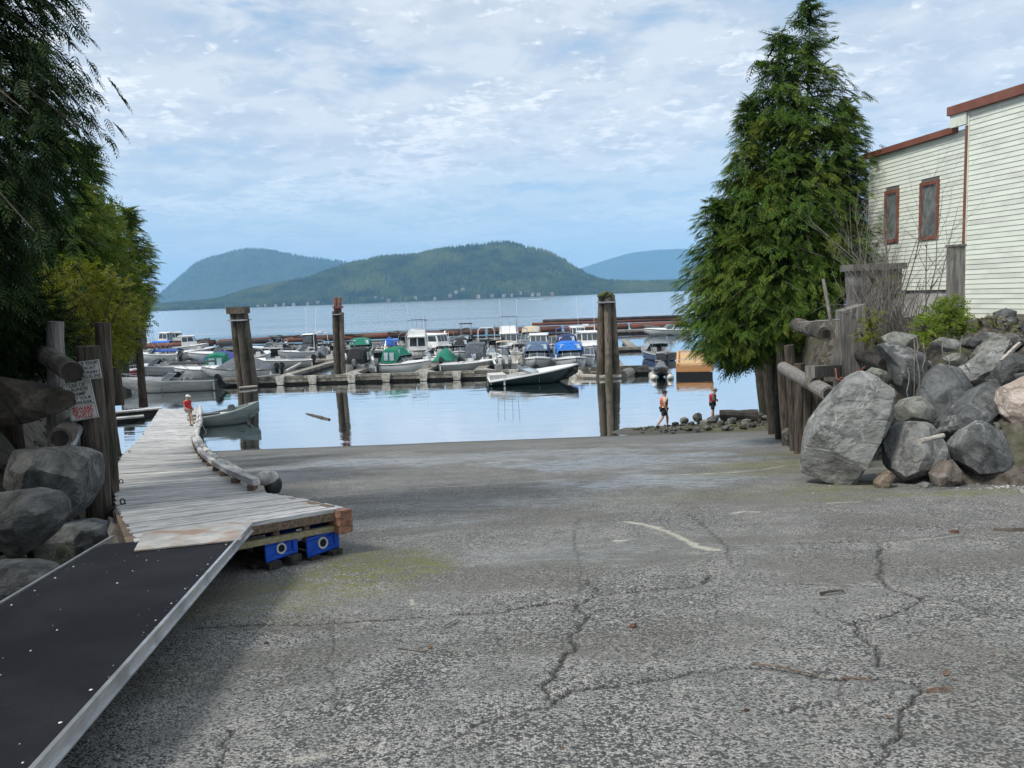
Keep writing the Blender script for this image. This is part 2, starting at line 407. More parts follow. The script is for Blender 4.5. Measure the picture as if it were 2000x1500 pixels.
    col = nt.mix(nt.math('MULTIPLY', nt.ramp(nt.noise(nt.mapping(pos, (.45, .8, 1)), .8, 6, .6, .3), .47, .60), .45), col, nt.mix(nmid, (.075, .073, .058), (.125, .120, .098)))
    lw = at('low')
    col = nt.mix(nt.math('MULTIPLY', lw, .65), col, nt.mix(nt.noise(nt.mapping(pos, (.5, 2.2, 1)), 2.2, 8, .65), (.05, .055, .058), (.19, .19, .17)))
    col = nt.mix(edge, col, nt.mix(nmid, (.035, .032, .025), (.075, .068, .050)))
    mossn = nt.math('MULTIPLY', at('moss'), nt.ramp(nt.noise(pos, 7, 8, .75), .42, .60, .12, 1.0))
    col = nt.mix(nt.math('MULTIPLY', mossn, .85), col, nt.mix(nt.noise(pos, 26, 4, .6), (.085, .092, .014), (.22, .215, .045)))
    pn = nt.math('MULTIPLY', at('pale'), nt.ramp(nt.noise(pos, 22, 5, .7), .3, .55, .45, 1.0))
    col = nt.mix(pn, col, (.50, .49, .40))
    wetn = nt.math('MULTIPLY', at('wet'), nt.ramp(nt.noise(nt.mapping(pos, (1.1, 3.0, 1)), 1.9, 8, .7, .5), .38, .54))
    sky_sheen = nt.math('MULTIPLY', wetn, nt.ramp(nt.noise(nt.mapping(pos, (2.2, 5.0, 1)), 3.4, 8, .74, .3), .42, .60))
    col = nt.mix(nt.math('MULTIPLY', sky_sheen, .85), col, (.44, .48, .51))  # pale sky reflection on the wet film, painted into the colour
    col = nt.mix(nt.math('MULTIPLY', wetn, .25), col, (.06, .065, .07))
    ck = at('crack')
    col = nt.mix(nt.math('MULTIPLY', ck, .92), col, (.014, .014, .014))
    nt.set(b, 'Base Color', col)
    rg = nt.math('SUBTRACT', .86, nt.math('MULTIPLY', wetn, .66))
    nt.set(b, 'Roughness', rg)
    bp = nt.new('ShaderNodeBump'); nt.set(bp, 'Strength', nt.math('SUBTRACT', .9, nt.math('MULTIPLY', wetn, .7))); bp.inputs['Distance'].default_value = .010
    hgt = nt.math('ADD', nt.math('MULTIPLY', cell.outputs['Distance'], -1.0), nt.math('MULTIPLY', cs.outputs[0], .5))
    nt.l.new(hgt, bp.inputs['Height'])
    bp2 = nt.new('ShaderNodeBump'); bp2.inputs['Strength'].default_value = .35; bp2.inputs['Distance'].default_value = .03
    nt.l.new(nmid, bp2.inputs['Height']); nt.l.new(bp.outputs[0], bp2.inputs['Normal']); nt.l.new(bp2.outputs[0], b.inputs['Normal'])
    tag(link('ramp', me, m), 'cracked exposed aggregate boat ramp sloping down to the water', kind='structure')
build_ramp()

DIRT = mat('bank_dirt', (.045, .038, .030), (.13, .115, .095), .95, 6, bump=.8, bdist=.08, c3=(.06, .065, .03), sc3=1.5, obj_coord=False)
def heightfield(name, x0, x1, nx, y0, y1, ny, fn, m, label=None):
    xs, ys = np.linspace(x0, x1, nx), np.linspace(y0, y1, ny); X, Y = np.meshgrid(xs, ys); X = X.ravel(); Y = Y.ravel()
    Z = fn(X, Y)
    f0 = (np.arange(ny - 1)[:, None] * nx + np.arange(nx - 1)[None, :]).ravel()
    me = np_mesh(name, np.stack([X, Y, Z], 1), np.stack([f0, f0 + 1, f0 + 1 + nx, f0 + nx], 1), True)
    return tag(link(name, me, m), label, kind='structure')
# ground under and behind everything (continues the ramp as the sea bed)
heightfield('ground', -90, 90, 60, -60, 160, 70, lambda X, Y: np.where(Y < 0, G0 - .35, np.maximum(G0 - GS * Y, -3.2) - .35), DIRT, 'rough ground carrying on under the ramp and out below the water')

# ---- right bank
RE = [np.array(G(x, y)) for x, y in ((2000, 958), (1830, 960), (1700, 958), (1592, 950), (1566, 885), (1500, 838), (1480, 822))]
RE_y = np.array([p[1] for p in RE]); RE_x = np.array([p[0] for p in RE])
_o = np.argsort(RE_y); RE_y, RE_x = RE_y[_o], RE_x[_o]
BANK_TOP = 5.45
def right_bank(X, Y):
    xe = np.interp(Y, RE_y, RE_x)
    s = np.minimum(X - xe, 99)
    s = np.where(Y < RE_y[0], np.minimum(s, (Y - RE_y[0]) * 1.0 + np.clip(X - 9, 0, 9) * .55), s)
    s = s - np.interp(Y, [11, 16, 19, 21], [1.7, 1.7, .9, 0]) ; run = np.interp(Y, [11, 16, 19, 22], [3.2, 3.0, 1.4, .5])
    t = np.clip(s / run, 0, 1) ** .8
    base = np.maximum(ramp_z(Y), -2.5) - .3
    n = fbm(np.stack([X * .9, Y * .9, np.zeros_like(X)], 1), 4)
    z = base + (BANK_TOP - base) * t + n * .16 * np.clip(s * 2, 0, 1)
    end = np.clip((37.5 - Y) / 1.0, 0, 1)
    return np.where(s > 0, base + (z - base) * end, base - .2)
heightfield('bank', 3, 40, 150, 6, 42, 150, right_bank, DIRT, 'steep dirt bank under the pale building on the right')
# ---- left bank
LE = [np.array(G(x, y)) for x, y in ((-60, 1290), (20, 1228), (115, 1160), (190, 1095), (212, 1040), (222, 960), (226, 905), (240, 880), (275, 848))]
LE_y = np.array([p[1] for p in LE]); LE_x = np.array([p[0] for p in LE]) - .12
_o = np.argsort(LE_y); LE_y, LE_x = LE_y[_o], LE_x[_o]
def left_bank(X, Y):
    xe = np.interp(Y, LE_y, LE_x); s = xe - X
    run = np.interp(Y, [3, 8, 11, 30, 40], [1.8, 1.8, 1.6, 2.2, 3.])
    top = np.interp(Y, [3, 9, 15, 30, 38, 44], [5.9, 5.7, 5.4, 4.2, 2.4, 1.0])
    base = np.maximum(ramp_z(Y), -2.5) - .3
    t = np.clip((s - .35) / run, 0, 1) ** .8
    n = fbm(np.stack([X * .9, Y * .9, np.zeros_like(X) + 4], 1), 4)
    z = base + .3 * np.clip(s * 3, 0, 1) + (top - base) * t + n * .16 * np.clip(s * 2, 0, 1)
    end = np.clip((40 - Y) / 5.0, 0, 1)
    return np.where(s > 0, base + (z - base) * end, base - .2)
heightfield('terrain', -40, -1.5, 150, -6, 46, 170, left_bank, DIRT, 'shaded bank rising left of the gangway and dock')

# ---- water
def build_water():
    xs = np.array([-9000, -3000, -900, -300, -120, -60, -30, 0, 30, 60, 120, 300, 900, 3000, 9000.]); ys = np.array([31., 40, 60, 90, 130, 200, 400, 900, 2000, 5000, 9000, 15000.])
    X, Y = np.meshgrid(xs, ys); nx, ny = len(xs), len(ys)
    f0 = (np.arange(ny - 1)[:, None] * nx + np.arange(nx - 1)[None, :]).ravel()
    me = np_mesh('water', np.stack([X.ravel(), Y.ravel(), np.zeros(X.size)], 1), np.stack([f0, f0 + 1, f0 + 1 + nx, f0 + nx], 1), True)
    m, nt, b = new_mat('sea_water')
    geo = nt.new('ShaderNodeNewGeometry'); pos = geo.outputs['Position']
    sep = nt.new('ShaderNodeSeparateXYZ'); nt.l.new(pos, sep.inputs[0])
    far = nt.ramp(sep.outputs[1], 120, 190)
    b.inputs['Base Color'].default_value = (.012, .034, .032, 1); b.inputs['Roughness'].default_value = .03; b.inputs['IOR'].default_value = 1.55
    nt.set(b, 'Roughness', nt.math('ADD', .02, nt.math('MULTIPLY', far, .16)))
    calm = nt.noise(nt.mapping(pos, (.35, 1.0, 1)), .8, 4, .5, .6)
    sea = nt.noise(nt.mapping(pos, (.12, .34, 1)), .6, 7, .62, .5)
    patch = nt.ramp(nt.noise(nt.mapping(pos, (.25, 1, 1)), .035, 4, .55), .35, .65, .25, 1.0)
    h = nt.math('ADD', nt.math('MULTIPLY', calm, .030), nt.math('MULTIPLY', nt.math('MULTIPLY', sea, patch), nt.math('MULTIPLY', far, .95)))
    bp = nt.new('ShaderNodeBump'); bp.inputs['Strength'].default_value = .6; bp.inputs['Distance'].default_value = 1.0
    nt.l.new(h, bp.inputs['Height']); nt.l.new(bp.outputs[0], b.inputs['Normal'])
    gl = nt.new('ShaderNodeBsdfGlossy'); gl.inputs['Color'].default_value = (.94, .96, .97, 1); nt.set(gl, 'Roughness', nt.math('ADD', .015, nt.math('MULTIPLY', far, .13))); nt.l.new(bp.outputs[0], gl.inputs['Normal'])
    lwt = nt.new('ShaderNodeLayerWeight'); lwt.inputs['Blend'].default_value = .5
    mxs = nt.new('ShaderNodeMixShader'); nt.set(mxs, 0, nt.math('POWER', lwt.outputs['Facing'], .75)); nt.l.new(b.outputs[0], mxs.inputs[1]); nt.l.new(gl.outputs[0], mxs.inputs[2])
    nt.l.new(mxs.outputs[0], nt.n['Material Output'].inputs['Surface'])
    tag(link('water', me, m), 'pale blue sea, mirror calm inside the marina and rippled beyond', kind='structure')
build_water()

# ---- hills
def forest_mat(name, a, b_, c, sc):
    return mat(name, a, b_, .95, sc, bump=.9, bdist=12, c3=c, sc3=.0016, obj_coord=False, spec=.1)
HILL = forest_mat('forest_floor', (.018, .030, .012), (.050, .066, .022), (.062, .08, .026), .05)
CONIFER = mat('conifer_green', (.010, .022, .010), (.050, .074, .022), .95, .011, bump=0, c3=(.075, .095, .03), sc3=.005, obj_coord=False, spec=.1, detail=9)
def hill(name, ridge, Yr, Ys, Yb, label, gul=.17, nx=260, ny=44, steep=1.35):
    ridge = np.array(ridge, float); pxs = np.linspace(ridge[0, 0], ridge[-1, 0], nx); pys = np.interp(pxs, ridge[:, 0], ridge[:, 1])
    # smooth the polyline
    k = np.exp(-np.linspace(-2, 2, 9) ** 2); k /= k.sum(); pys = np.convolve(np.pad(pys, 4, 'edge'), k, 'valid')
    top = np.array([P(a, b, Yr) for a, b in zip(pxs, pys)]); top[:, 2] = np.maximum(top[:, 2], .5)
    ts = np.concatenate([np.linspace(0, 1, ny), np.linspace(1, 2, 14)[1:]])
    V = []
    for t in ts:
        if t <= 1:
            Y = Ys + (Yr - Ys) * t; x = top[:, 0] * (Y / Yr); pr = 1 - (1 - t) ** steep
        else:
            Y = Yr + (Yb - Yr) * (t - 1); x = top[:, 0] * (Y / Yr); pr = (2 - t) ** 1.2
        n = fbm(np.stack([x * .0022, np.full(nx, Y * .0012), np.zeros(nx)], 1), 4)
        env = math.sin(math.pi * min(t, 1)) if t < 1 else 0
        z = top[:, 2] * pr * (1 + n * gul * 1.8 * env) - (3 if t == 0 else 0)
        V.append(np.stack([x, np.full(nx, Y) , z], 1))
    V = np.concatenate(V); nyy = len(ts)
    f0 = (np.arange(nyy - 1)[:, None] * nx + np.arange(nx - 1)[None, :]).ravel()
    me = np_mesh(name, V, np.stack([f0, f0 + 1, f0 + 1 + nx, f0 + nx], 1), True)
    tag(link(name, me, HILL), label, kind='structure')
    return V.reshape(nyy, nx, 3), ny
def conifers(name, grid, ny, n, hmin, hmax, seed, label, rows=None):
    rg = np.random.default_rng(seed); nyy, nx, _ = grid.shape
    r0, r1 = rows or (0.3, ny + 1.5)
    a = rg.uniform(r0, r1, n); b = rg.uniform(0, nx - 1.01, n); i = a.astype(int); j = b.astype(int); fa = (a - i)[:, None]; fb = (b - j)[:, None]
    p = (grid[i, j] * (1 - fa) + grid[np.minimum(i + 1, nyy - 1), j] * fa) * (1 - fb) + (grid[i, j + 1] * (1 - fa) + grid[np.minimum(i + 1, nyy - 1), j + 1] * fa) * fb
    keep = p[:, 2] > 1.5; p = p[keep]; n = len(p)
    h = rg.uniform(hmin, hmax, n) * (1 + .3 * vnoise(p * .004)); w = h * rg.uniform(.16, .30, n); K = 5
    ang = rg.uniform(0, 6.28, n)[:, None] + np.arange(K)[None] * 2 * math.pi / K
    ring = p[:, None, :] + np.stack([np.cos(ang) * w[:, None], np.sin(ang) * w[:, None], np.repeat(h[:, None] * .12, K, 1) - 2], 2)
    lean = rg.normal(0, .03, (n, 3)); lean[:, 2] = 1; tip = p + lean * h[:, None]
    v = np.concatenate([ring, tip[:, None, :]], 1).reshape(-1, 3); base = np.arange(n)[:, None] * (K + 1)
    f = np.stack([np.stack([base[:, 0] + k, base[:, 0] + (k + 1) % K, base[:, 0] + K], 1) for k in range(K)], 1).reshape(-1, 3)
    tag(link(name, np_mesh(name, v, f), CONIFER), label, kind='stuff')
g, ny_ = hill('hill', [(150, 609), (300, 601), (420, 590), (480, 573), (540, 562), (600, 549), (640, 532), (690, 516), (760, 505), (820, 502), (870, 489), (920, 482), (960, 479), (985, 476), (1010, 480), (1035, 488), (1060, 493), (1085, 500), (1105, 514), (1130, 530), (1160, 546), (1190, 556), (1240, 563), (1300, 565)], 3300, 2750, 4300, 'wooded green island hill across the water')
conifers('forest', g, ny_, 27000, 9, 21, 5, 'conifer forest covering the island hill across the water')
HG = g
g, ny_ = hill('headland', [(1130, 556), (1160, 551), (1220, 552), (1280, 553), (1320, 553), (1400, 550), (1500, 548)], 2900, 2780, 3300, 'low dark wooded point running right from the hill')
conifers('treeline', g, ny_, 4500, 10, 20, 8, 'dark line of conifers on the low point')
g, ny_ = hill('mountain', [(-200, 640), (200, 604), (290, 597), (330, 560), (355, 540), (380, 520), (405, 508), (430, 500), (470, 493), (520, 491), (560, 497), (610, 504), (660, 511), (700, 518), (760, 540), (840, 572)], 7000, 5600, 9000, 'large blue mountain at the left beyond the nearer hill', .10)
conifers('mountain_forest', g, ny_, 9000, 14, 26, 9, 'forest on the far blue mountain', rows=(ny_ * .3, ny_ + 1))
hill('mountain', [(900, 575), (1000, 560), (1080, 538), (1140, 522), (1180, 509), (1230, 494), (1280, 488), (1340, 486), (1400, 492), (1500, 515), (1650, 540), (1900, 552)], 12000, 9800, 14000, 'smooth pale blue mountain at the right behind the low point', .12)

HOUSE_W = mat('house_white', (.40, .38, .34), (.55, .52, .48), .8, .2, bump=0)
HOUSE_T = mat('house_tan', (.30, .23, .16), (.40, .33, .25), .8, .2, bump=0)
ROOF = mat('house_roof', (.12, .10, .10), (.25, .20, .18), .9, .2, bump=0)
GLASS = mat('window_glass', (.03, .04, .05), (.06, .075, .09), .12, 2, bump=0)
shore = [(505, .05), (520, .10), (540, .05), (556, .09), (575, .06), (602, .05), (622, .07), (735, .13), (748, .10), (760, .05), (812, .10), (850, .05), (880, .07), (892, .17), (935, .06), (962, .05), (985, .06), (1000, .05), (1018, .07), (1040, .05), (1052, .06), (1078, .06), (905, .20), (1165, .3), (1210, .25), (1262, .3)]
SHN = sorted(p for p, _ in shore)
ORD = ['first', 'second', 'third', 'fourth', 'fifth', 'sixth', 'seventh', 'eighth', 'ninth', 'tenth', 'eleventh', 'twelfth', 'thirteenth', 'fourteenth', 'fifteenth', 'sixteenth', 'seventeenth', 'eighteenth', 'nineteenth', 'twentieth']
def HL(k, px):
    if px > 1120: return ('nearest the hill', 'in the middle', 'farthest right')[(1165, 1210, 1262).index(px)] + ' on the low point'
    i = [p for p in SHN if p <= 1120].index(px)
    if i < 12: return ORD[i] + ' from the left along the hill shore'
    return ORD[[p for p in SHN if p <= 1120][::-1].index(px)] + ' from the right along the hill shore'
for k, (px, t) in enumerate(shore):
    t = t * .55; Y = 2750 + (3300 - 2750) * t if px < 1120 else 2820
    d = ray(px, 580); x = d[0] / d[1] * Y
    q = HG.reshape(-1, 3); i = np.argmin((q[:, 0] - x) ** 2 + (q[:, 1] - Y) ** 2); z = max(q[i, 2], 1.0) if px < 1120 else 6
    w = rnd.uniform(6, 13); hh = rnd.uniform(2.2, 4); z -= 2.5
    h = thing('house', 'tiny pale house across the water, %s' % HL(k, px), 'house', (x, Y - 14, z), rnd.uniform(-.4, .4), 'distant houses along the far shore')
    MB().box((0, 0, hh / 2 + 1), (w, 9, hh + 6)).build('wall', HOUSE_W if k % 3 else HOUSE_T, h, False)
    MB().add([(-w / 2 - .6, -5.2, hh + 4), (w / 2 + .6, -5.2, hh + 4), (w / 2 + .6, 5.2, hh + 4), (-w / 2 - .6, 5.2, hh + 4), (-w / 2 - .6, 0, hh + 7), (w / 2 + .6, 0, hh + 7)], [(0, 1, 5, 4), (2, 3, 4, 5), (0, 4, 3), (1, 2, 5), (3, 2, 1, 0)]).build('roof', ROOF, h, False)
    MB().box((0, -4.55, hh * .5 + 1), (w * .5, .12, 2)).build('window', GLASS, h, False)

# ---- air
mz = bpy.data.materials.new('air'); mz.use_nodes = True; nt = NT(mz.node_tree); nt.n.clear()
ov = nt.new('ShaderNodeOutputMaterial'); pv = nt.new('ShaderNodeVolumePrincipled'); nt.l.new(pv.outputs[0], ov.inputs['Volume'])
pv.inputs['Color'].default_value = (.31, .63, 1.0, 1); pv.inputs['Density'].default_value = HAZE; pv.inputs['Anisotropy'].default_value = 0
o = MB().box((0, 7000, 400), (24000, 16500, 812)).build('haze', mz); tag(o, 'thin blue sea haze in the air', kind='stuff')
# ================================================================== LEFT SIDE: gangway, dock, piles, rocks
PLANK = mat('weathered_plank', (.30, .295, .29), (.60, .59, .58), .8, 3.2, (.7, 14, 14), bump=.6, bdist=.008, rndv=.17, c3=(.26, .26, .235), sc3=.9, spec=.35)
FRAME = mat('brown_timber', (.09, .065, .045), (.22, .155, .105), .85, 3, (1.2, 12, 12), bump=.5, bdist=.008)
RAWEND = mat('cut_timber_end', (.16, .075, .045), (.33, .18, .11), .85, 14, bump=.4, bdist=.01)
YELLOW_T = mat('pressure_treated', (.22, .19, .11), (.34, .30, .18), .85, 4, (1, 9, 9), bump=.3)
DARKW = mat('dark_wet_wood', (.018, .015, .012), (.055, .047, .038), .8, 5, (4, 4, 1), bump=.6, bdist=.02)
PILE = mat('pile_wood', (.060, .046, .034), (.23, .185, .14), .9, 3.4, (7, 7, .55), bump=.9, bdist=.03, c3=(.055, .055, .025), sc3=.7, rndv=.2)
PILE_D = mat('dark_pile_wood', (.028, .021, .015), (.11, .088, .068), .9, 3.4, (7, 7, .55), bump=.9, bdist=.03, c3=(.03, .032, .016), sc3=.8, rndv=.25)
PILE_G = mat('grey_post_wood', (.12, .11, .10), (.27, .255, .235), .9, 3.4, (9, 9, .5), bump=.9, bdist=.02, c3=(.10, .095, .07), sc3=.8, rndv=.12)
def rockmat(name, dark, light, vein, stain, rough=.85, vamt=.7, stratum=(1, 1, 2.2)):
    m, nt, b = new_mat(name); tc = nt.new('ShaderNodeTexCoord'); oi = nt.new('ShaderNodeObjectInfo'); r3 = nt.new('ShaderNodeCombineXYZ', i_0=oi.outputs['Random'], i_1=oi.outputs['Random'], i_2=oi.outputs['Random']).outputs[0]
    p = nt.vmath('ADD', tc.outputs['Object'], nt.vmath('SCALE', r3, 41.0))
    rot = nt.new('ShaderNodeVectorRotate', rotation_type='EULER_XYZ'); nt.l.new(p, rot.inputs['Vector']); nt.l.new(nt.vmath('SCALE', r3, 5.0), rot.inputs['Rotation']); q = rot.outputs[0]
    st = nt.noise(nt.mapping(q, stratum), 2.4, 10, .68, .3); fine = nt.noise(p, 16, 8, .7)
    col = nt.mix(nt.ramp(nt.math('ADD', nt.math('MULTIPLY', st, .75), nt.math('MULTIPLY', fine, .3)), .38, .66), dark, light)
    v = nt.math('ABSOLUTE', nt.math('SUBTRACT', nt.noise(nt.mapping(q, (1.0, 1.0, .35)), 1.3, 7, .6, .8), .5))
    vm = nt.math('MULTIPLY', nt.ramp(v, .0, .035, 1, 0), nt.ramp(nt.noise(q, .9, 3, .5), .42, .62)); col = nt.mix(nt.math('MULTIPLY', vm, vamt), col, vein)
    col = nt.mix(nt.math('MULTIPLY', nt.ramp(nt.noise(p, 1.5, 6, .65, .4), .50, .66), .6), col, stain)
    w = nt.noise(nt.vmath('ADD', q, nt.vmath('SCALE', nt.new('ShaderNodeCombineXYZ', i_0=fine, i_1=st, i_2=fine).outputs[0], .25)), 1.1, 2, .5)
    cr = nt.new('ShaderNodeTexVoronoi', feature='DISTANCE_TO_EDGE'); nt.l.new(nt.vmath('ADD', nt.mapping(q, (1, 1, 1.8)), nt.vmath('SCALE', nt.new('ShaderNodeCombineXYZ', i_0=st, i_1=fine, i_2=w).outputs[0], .55)), cr.inputs['Vector']); cr.inputs['Scale'].default_value = 1.5
    cm = nt.ramp(cr.outputs['Distance'], .0, .03, 1, 0); col = nt.mix(nt.math('MULTIPLY', cm, .13), col, tuple(x * .35 for x in dark))
    col = nt.vmath('SCALE', col, nt.math('ADD', .86, nt.math('MULTIPLY', oi.outputs['Random'], .28)))
    nt.set(b, 'Base Color', col); b.inputs['Roughness'].default_value = rough
    h = nt.math('ADD', nt.math('ADD', nt.math('MULTIPLY', st, .9), nt.math('MULTIPLY', fine, .22)), nt.math('MULTIPLY', nt.ramp(cr.outputs['Distance'], 0, .06), .14))
    bp = nt.new('ShaderNodeBump'); bp.inputs['Strength'].default_value = 1.0; bp.inputs['Distance'].default_value = .10; nt.l.new(h, bp.inputs['Height']); nt.l.new(bp.outputs[0], b.inputs['Normal']); return m
BARK = mat('log_bark', (.05, .042, .034), (.16, .14, .115), .9, 6, bump=.9, bdist=.04, c3=(.03, .028, .02))
LOGCUT = mat('log_end', (.010, .008, .007), (.035, .028, .022), .95, 9, bump=.5)
ALU = mat('aluminium', (.48, .49, .50), (.62, .63, .64), .42, 6, (1, 1, 8), bump=.05, metal=.85, c3=(.38, .39, .40), sc3=2)
GALV = mat('galvanised', (.30, .31, .32), (.42, .43, .44), .5, 20, bump=.1, metal=.7)
BLUE_F = mat('blue_float_plastic', (.004, .060, .42), (.008, .085, .52), .42, 3, bump=.05, spot=(.02, .10, .35), spot_sc=8)
CANVAS_P = mat('pale_padding', (.36, .35, .33), (.62, .60, .57), .85, 9, bump=.7, bdist=.03, c3=(.22, .21, .19), sc3=5)
BLACKR = mat('black_rubber', (.012, .012, .013), (.035, .035, .036), .6, 9, bump=.3)
ROPE = mat('rope', (.30, .27, .20), (.45, .42, .34), .9, 60, bump=.5)
WHITEP = mat('sign_white', (.55, .55, .53), (.68, .68, .66), .55, 3, bump=.05, c3=(.42, .41, .37), sc3=8)

# ---- gangway
gR1 = D(490, 1034) + Vector((0, 0, .03)); gR0 = P(72, 1500, 2.62)
gd = (gR1 - gR0).normalized(); gR0 = gR1 - gd * 8.4; gR1 = gR1 + gd * .02
gp = Vector((gd.y, -gd.x, 0)).normalized() * -1          # to the left
GWID = 1.22
gang = thing('gangway', 'black non-slip gangway with bright aluminium edge leading down to the wooden dock', 'gangway', gR1)
m, nt, b = new_mat('black_nonslip')
geo = nt.new('ShaderNodeNewGeometry'); pos = geo.outputs['Position']
nn = nt.noise(pos, 240, 3, .6); big = nt.noise(pos, 1.6, 6, .6)
col = nt.mix(nt.ramp(big, .35, .65), (.006, .0065, .010), (.013, .0135, .018)); col = nt.mix(nt.ramp(nn, .60, .72), col, (.05, .05, .06))
scr = nt.ramp(nt.noise(nt.mapping(pos, (8, 40, 40)), 1.3, 4, .6), .70, .76)
col = nt.mix(nt.math('MULTIPLY', scr, .4), col, (.09, .09, .10))
nt.set(b, 'Base Color', col); b.inputs['Roughness'].default_value = .85; b.inputs['Specular IOR Level'].default_value = .2
bp = nt.new('ShaderNodeBump'); bp.inputs['Strength'].default_value = .5; bp.inputs['Distance'].default_value = .002; nt.l.new(nn, bp.inputs['Height']); nt.l.new(bp.outputs[0], b.inputs['Normal'])
NONSLIP = m
up = gd.cross(-gp).normalized(); up = up if up.z > 0 else -up
A, B = gR0, gR1
mb = MB(); th = up * -.03; Bd = B - gd * .30
q = [A + gp * .03, A + gp * (GWID - .03), Bd + gp * (GWID - .03), Bd + gp * .03]
mb.hexa([v + th for v in q] + q); mb.build('deck', NONSLIP, gang)
for side, nm in ((0, 'edge_rail'), (1, 'edge_rail')):
    o = gp * (GWID if side else 0); s = -1 if side else 1
    mb = MB()
    mb.beam(A + o + up * -.018, B + o + up * -.018, .012, .050, up)                          # web
    mb.beam(A + o + gp * s * .006 + up * .012, B + o + gp * s * .006 + up * .012, .022, .010, up)   # top flange
    mb.beam(A + o - gp * s * .010 + up * -.046, B + o - gp * s * .010 + up * -.046, .026, .008, up)  # bottom flange
    mb.build(nm, ALU, gang)
FLECK = mat('white_fleck', (.55, .55, .52), (.75, .75, .72), .8, 9, bump=0)
rg = random.Random(4); mb = MB()
L = (B - A).length
for i in range(24):                              # rows of screw heads showing through the coating
    for j in range(3):
        c = B - gd * (.45 + i * .33) + gp * (.07 + j * .53) + up * .002; a = rg.uniform(0, 3)
        if rg.random() < .75:
            r_ = rg.uniform(.006, .011); k = [c + (gd * math.cos(a + t) + gp * math.sin(a + t) * .8) * r_ for t in (0, 1.26, 2.5, 3.8, 5.0)]
            mb.add(k + [c + up * .004], [(0, 1, 5), (1, 2, 5), (2, 3, 5), (3, 4, 5), (4, 0, 5)])
for i in range(110):
    c = A + gd * rg.uniform(0, L - .35) + gp * (rg.uniform(.05, GWID - .05) if rg.random() < .55 else rg.uniform(.03, .10)) + up * .002; r_ = rg.uniform(.002, .006); a = rg.uniform(0, 6)
    k = [c + (gd * math.cos(a + t) + gp * math.sin(a + t) * .6) * r_ for t in (0, 1.5, 3.1, 4.6)]
    mb.add(k + [c + up * .0025], [(0, 1, 4), (1, 2, 4), (2, 3, 4), (3, 0, 4)])
o = mb.build('screw_heads', FLECK, gang); o['kind'] = 'stuff'
# transition plate
PLATE = mat('worn_plate', (.34, .33, .30), (.52, .50, .46), .55, 5, bump=.15, bdist=.004, c3=(.33, .22, .15), sc3=3.2, metal=.15)
def on_gang(px, py):
    d = Vector(ray(px, py)); o_ = Vector((0, 0, HC)); return o_ + d * ((A - o_).dot(up) / d.dot(up))
pv = [D(282, 1043), D(490, 1020), D(493, 1027), on_gang(470, 1057), on_gang(262, 1079)]
pz = [.022, .022, .022, .018, .018]
tv = [v + Vector((0, 0, z)) for v, z in zip(pv, pz)]; bv = [v - Vector((0, 0, .012)) for v in tv]
MB().add(bv + tv, [(4, 3, 2, 1, 0), (5, 6, 7, 8, 9)] + [(i, (i + 1) % 5, 5 + (i + 1) % 5, 5 + i) for i in range(5)]).build('transition_plate', PLATE, gang)

# ---- dock
def planks(parent, pairs, wid, gaps, seed, thick=.042, lip=.0):
    rg = random.Random(seed)
    Ls = [D(*p[0]) for p in pairs]; Rs = [D(*p[1]) for p in pairs]
    cum = [0]
    for i in range(1, len(Ls)): cum.append(cum[-1] + (((Ls[i] + Rs[i]) / 2) - ((Ls[i - 1] + Rs[i - 1]) / 2)).length)
    def at(arr, s):
        s = min(max(s, 0), cum[-1]); i = max(k for k in range(len(cum) - 1) if cum[k] <= s + 1e-9); t = (s - cum[i]) / max(cum[i + 1] - cum[i], 1e-6)
        if 0 < i < len(arr) - 2:
            p0, p1, p2, p3 = arr[i - 1], arr[i], arr[i + 1], arr[i + 2]
            v = .5 * ((2 * p1) + (p2 - p0) * t + (2 * p0 - 5 * p1 + 4 * p2 - p3) * t * t + (3 * p1 - p0 - 3 * p2 + p3) * t ** 3)
        else: v = arr[i].lerp(arr[i + 1], t)
        return Vector((v.x, v.y, dock_z(v.y)))
    s = 0.0; n = 0
    while s < cum[-1] - wid * .5:
        g = .007
        for gp_ in gaps:
            if abs(s - gp_) < wid * .5: g = .055
        a, b_ = s + g, min(s + wid, cum[-1])
        dz = Vector((0, 0, rg.uniform(-.004, .004)))
        la, ra, lb, rb = at(Ls, a), at(Rs, a), at(Ls, b_), at(Rs, b_)
        e = (ra - la).normalized() * rg.uniform(-.02, .025); e2 = (ra - la).normalized() * rg.uniform(-.02, .025)
        la, lb, ra, rb = la - e, lb - e, ra + e2, rb + e2
        T = [v + dz for v in (la, ra, rb, lb)]; Bm = [v - Vector((0, 0, thick)) for v in T]
        c = sum(T, Vector()) / 4
        ax = (ra - la).normalized(); ang = math.atan2(ax.y, ax.x); rot = Matrix.Rotation(-ang, 4, 'Z')
        o = MB().hexa([rot @ (v - c) for v in Bm + T]).build('plank', PLANK, parent, False)
        off = Vector(parent.location); o.location = c - off; o.rotation_euler = (0, 0, ang); n += 1
        s += wid
    return Ls, Rs, cum, at, n
F0, F1 = D(268, 1058), D(674, 991)
dock1 = thing('dock_end', 'flared grey plank dock end resting on the ramp on blue plastic floats', 'dock', (F0 + F1) / 2 - Vector((0, 0, .5)))
pr1 = [((268, 1058), (674, 991)), ((246, 1020), (600, 976)), ((230, 990), (516, 961.5))]
L1, R1, cum1, at1, n1 = planks(dock1, pr1, .106, [], 2)
fe = (F1 - F0).normalized(); fn = Vector((-fe.y, fe.x, 0)).normalized()
dz = lambda h: Vector((0, 0, h))
f490, f672 = D(486, 1022), D(672, 991.5)
MB().beam(F0 + dz(-.085) + fn * .03, F1 + dz(-.085) + fn * .03, .05, .085).build('fascia_board', FRAME, dock1)
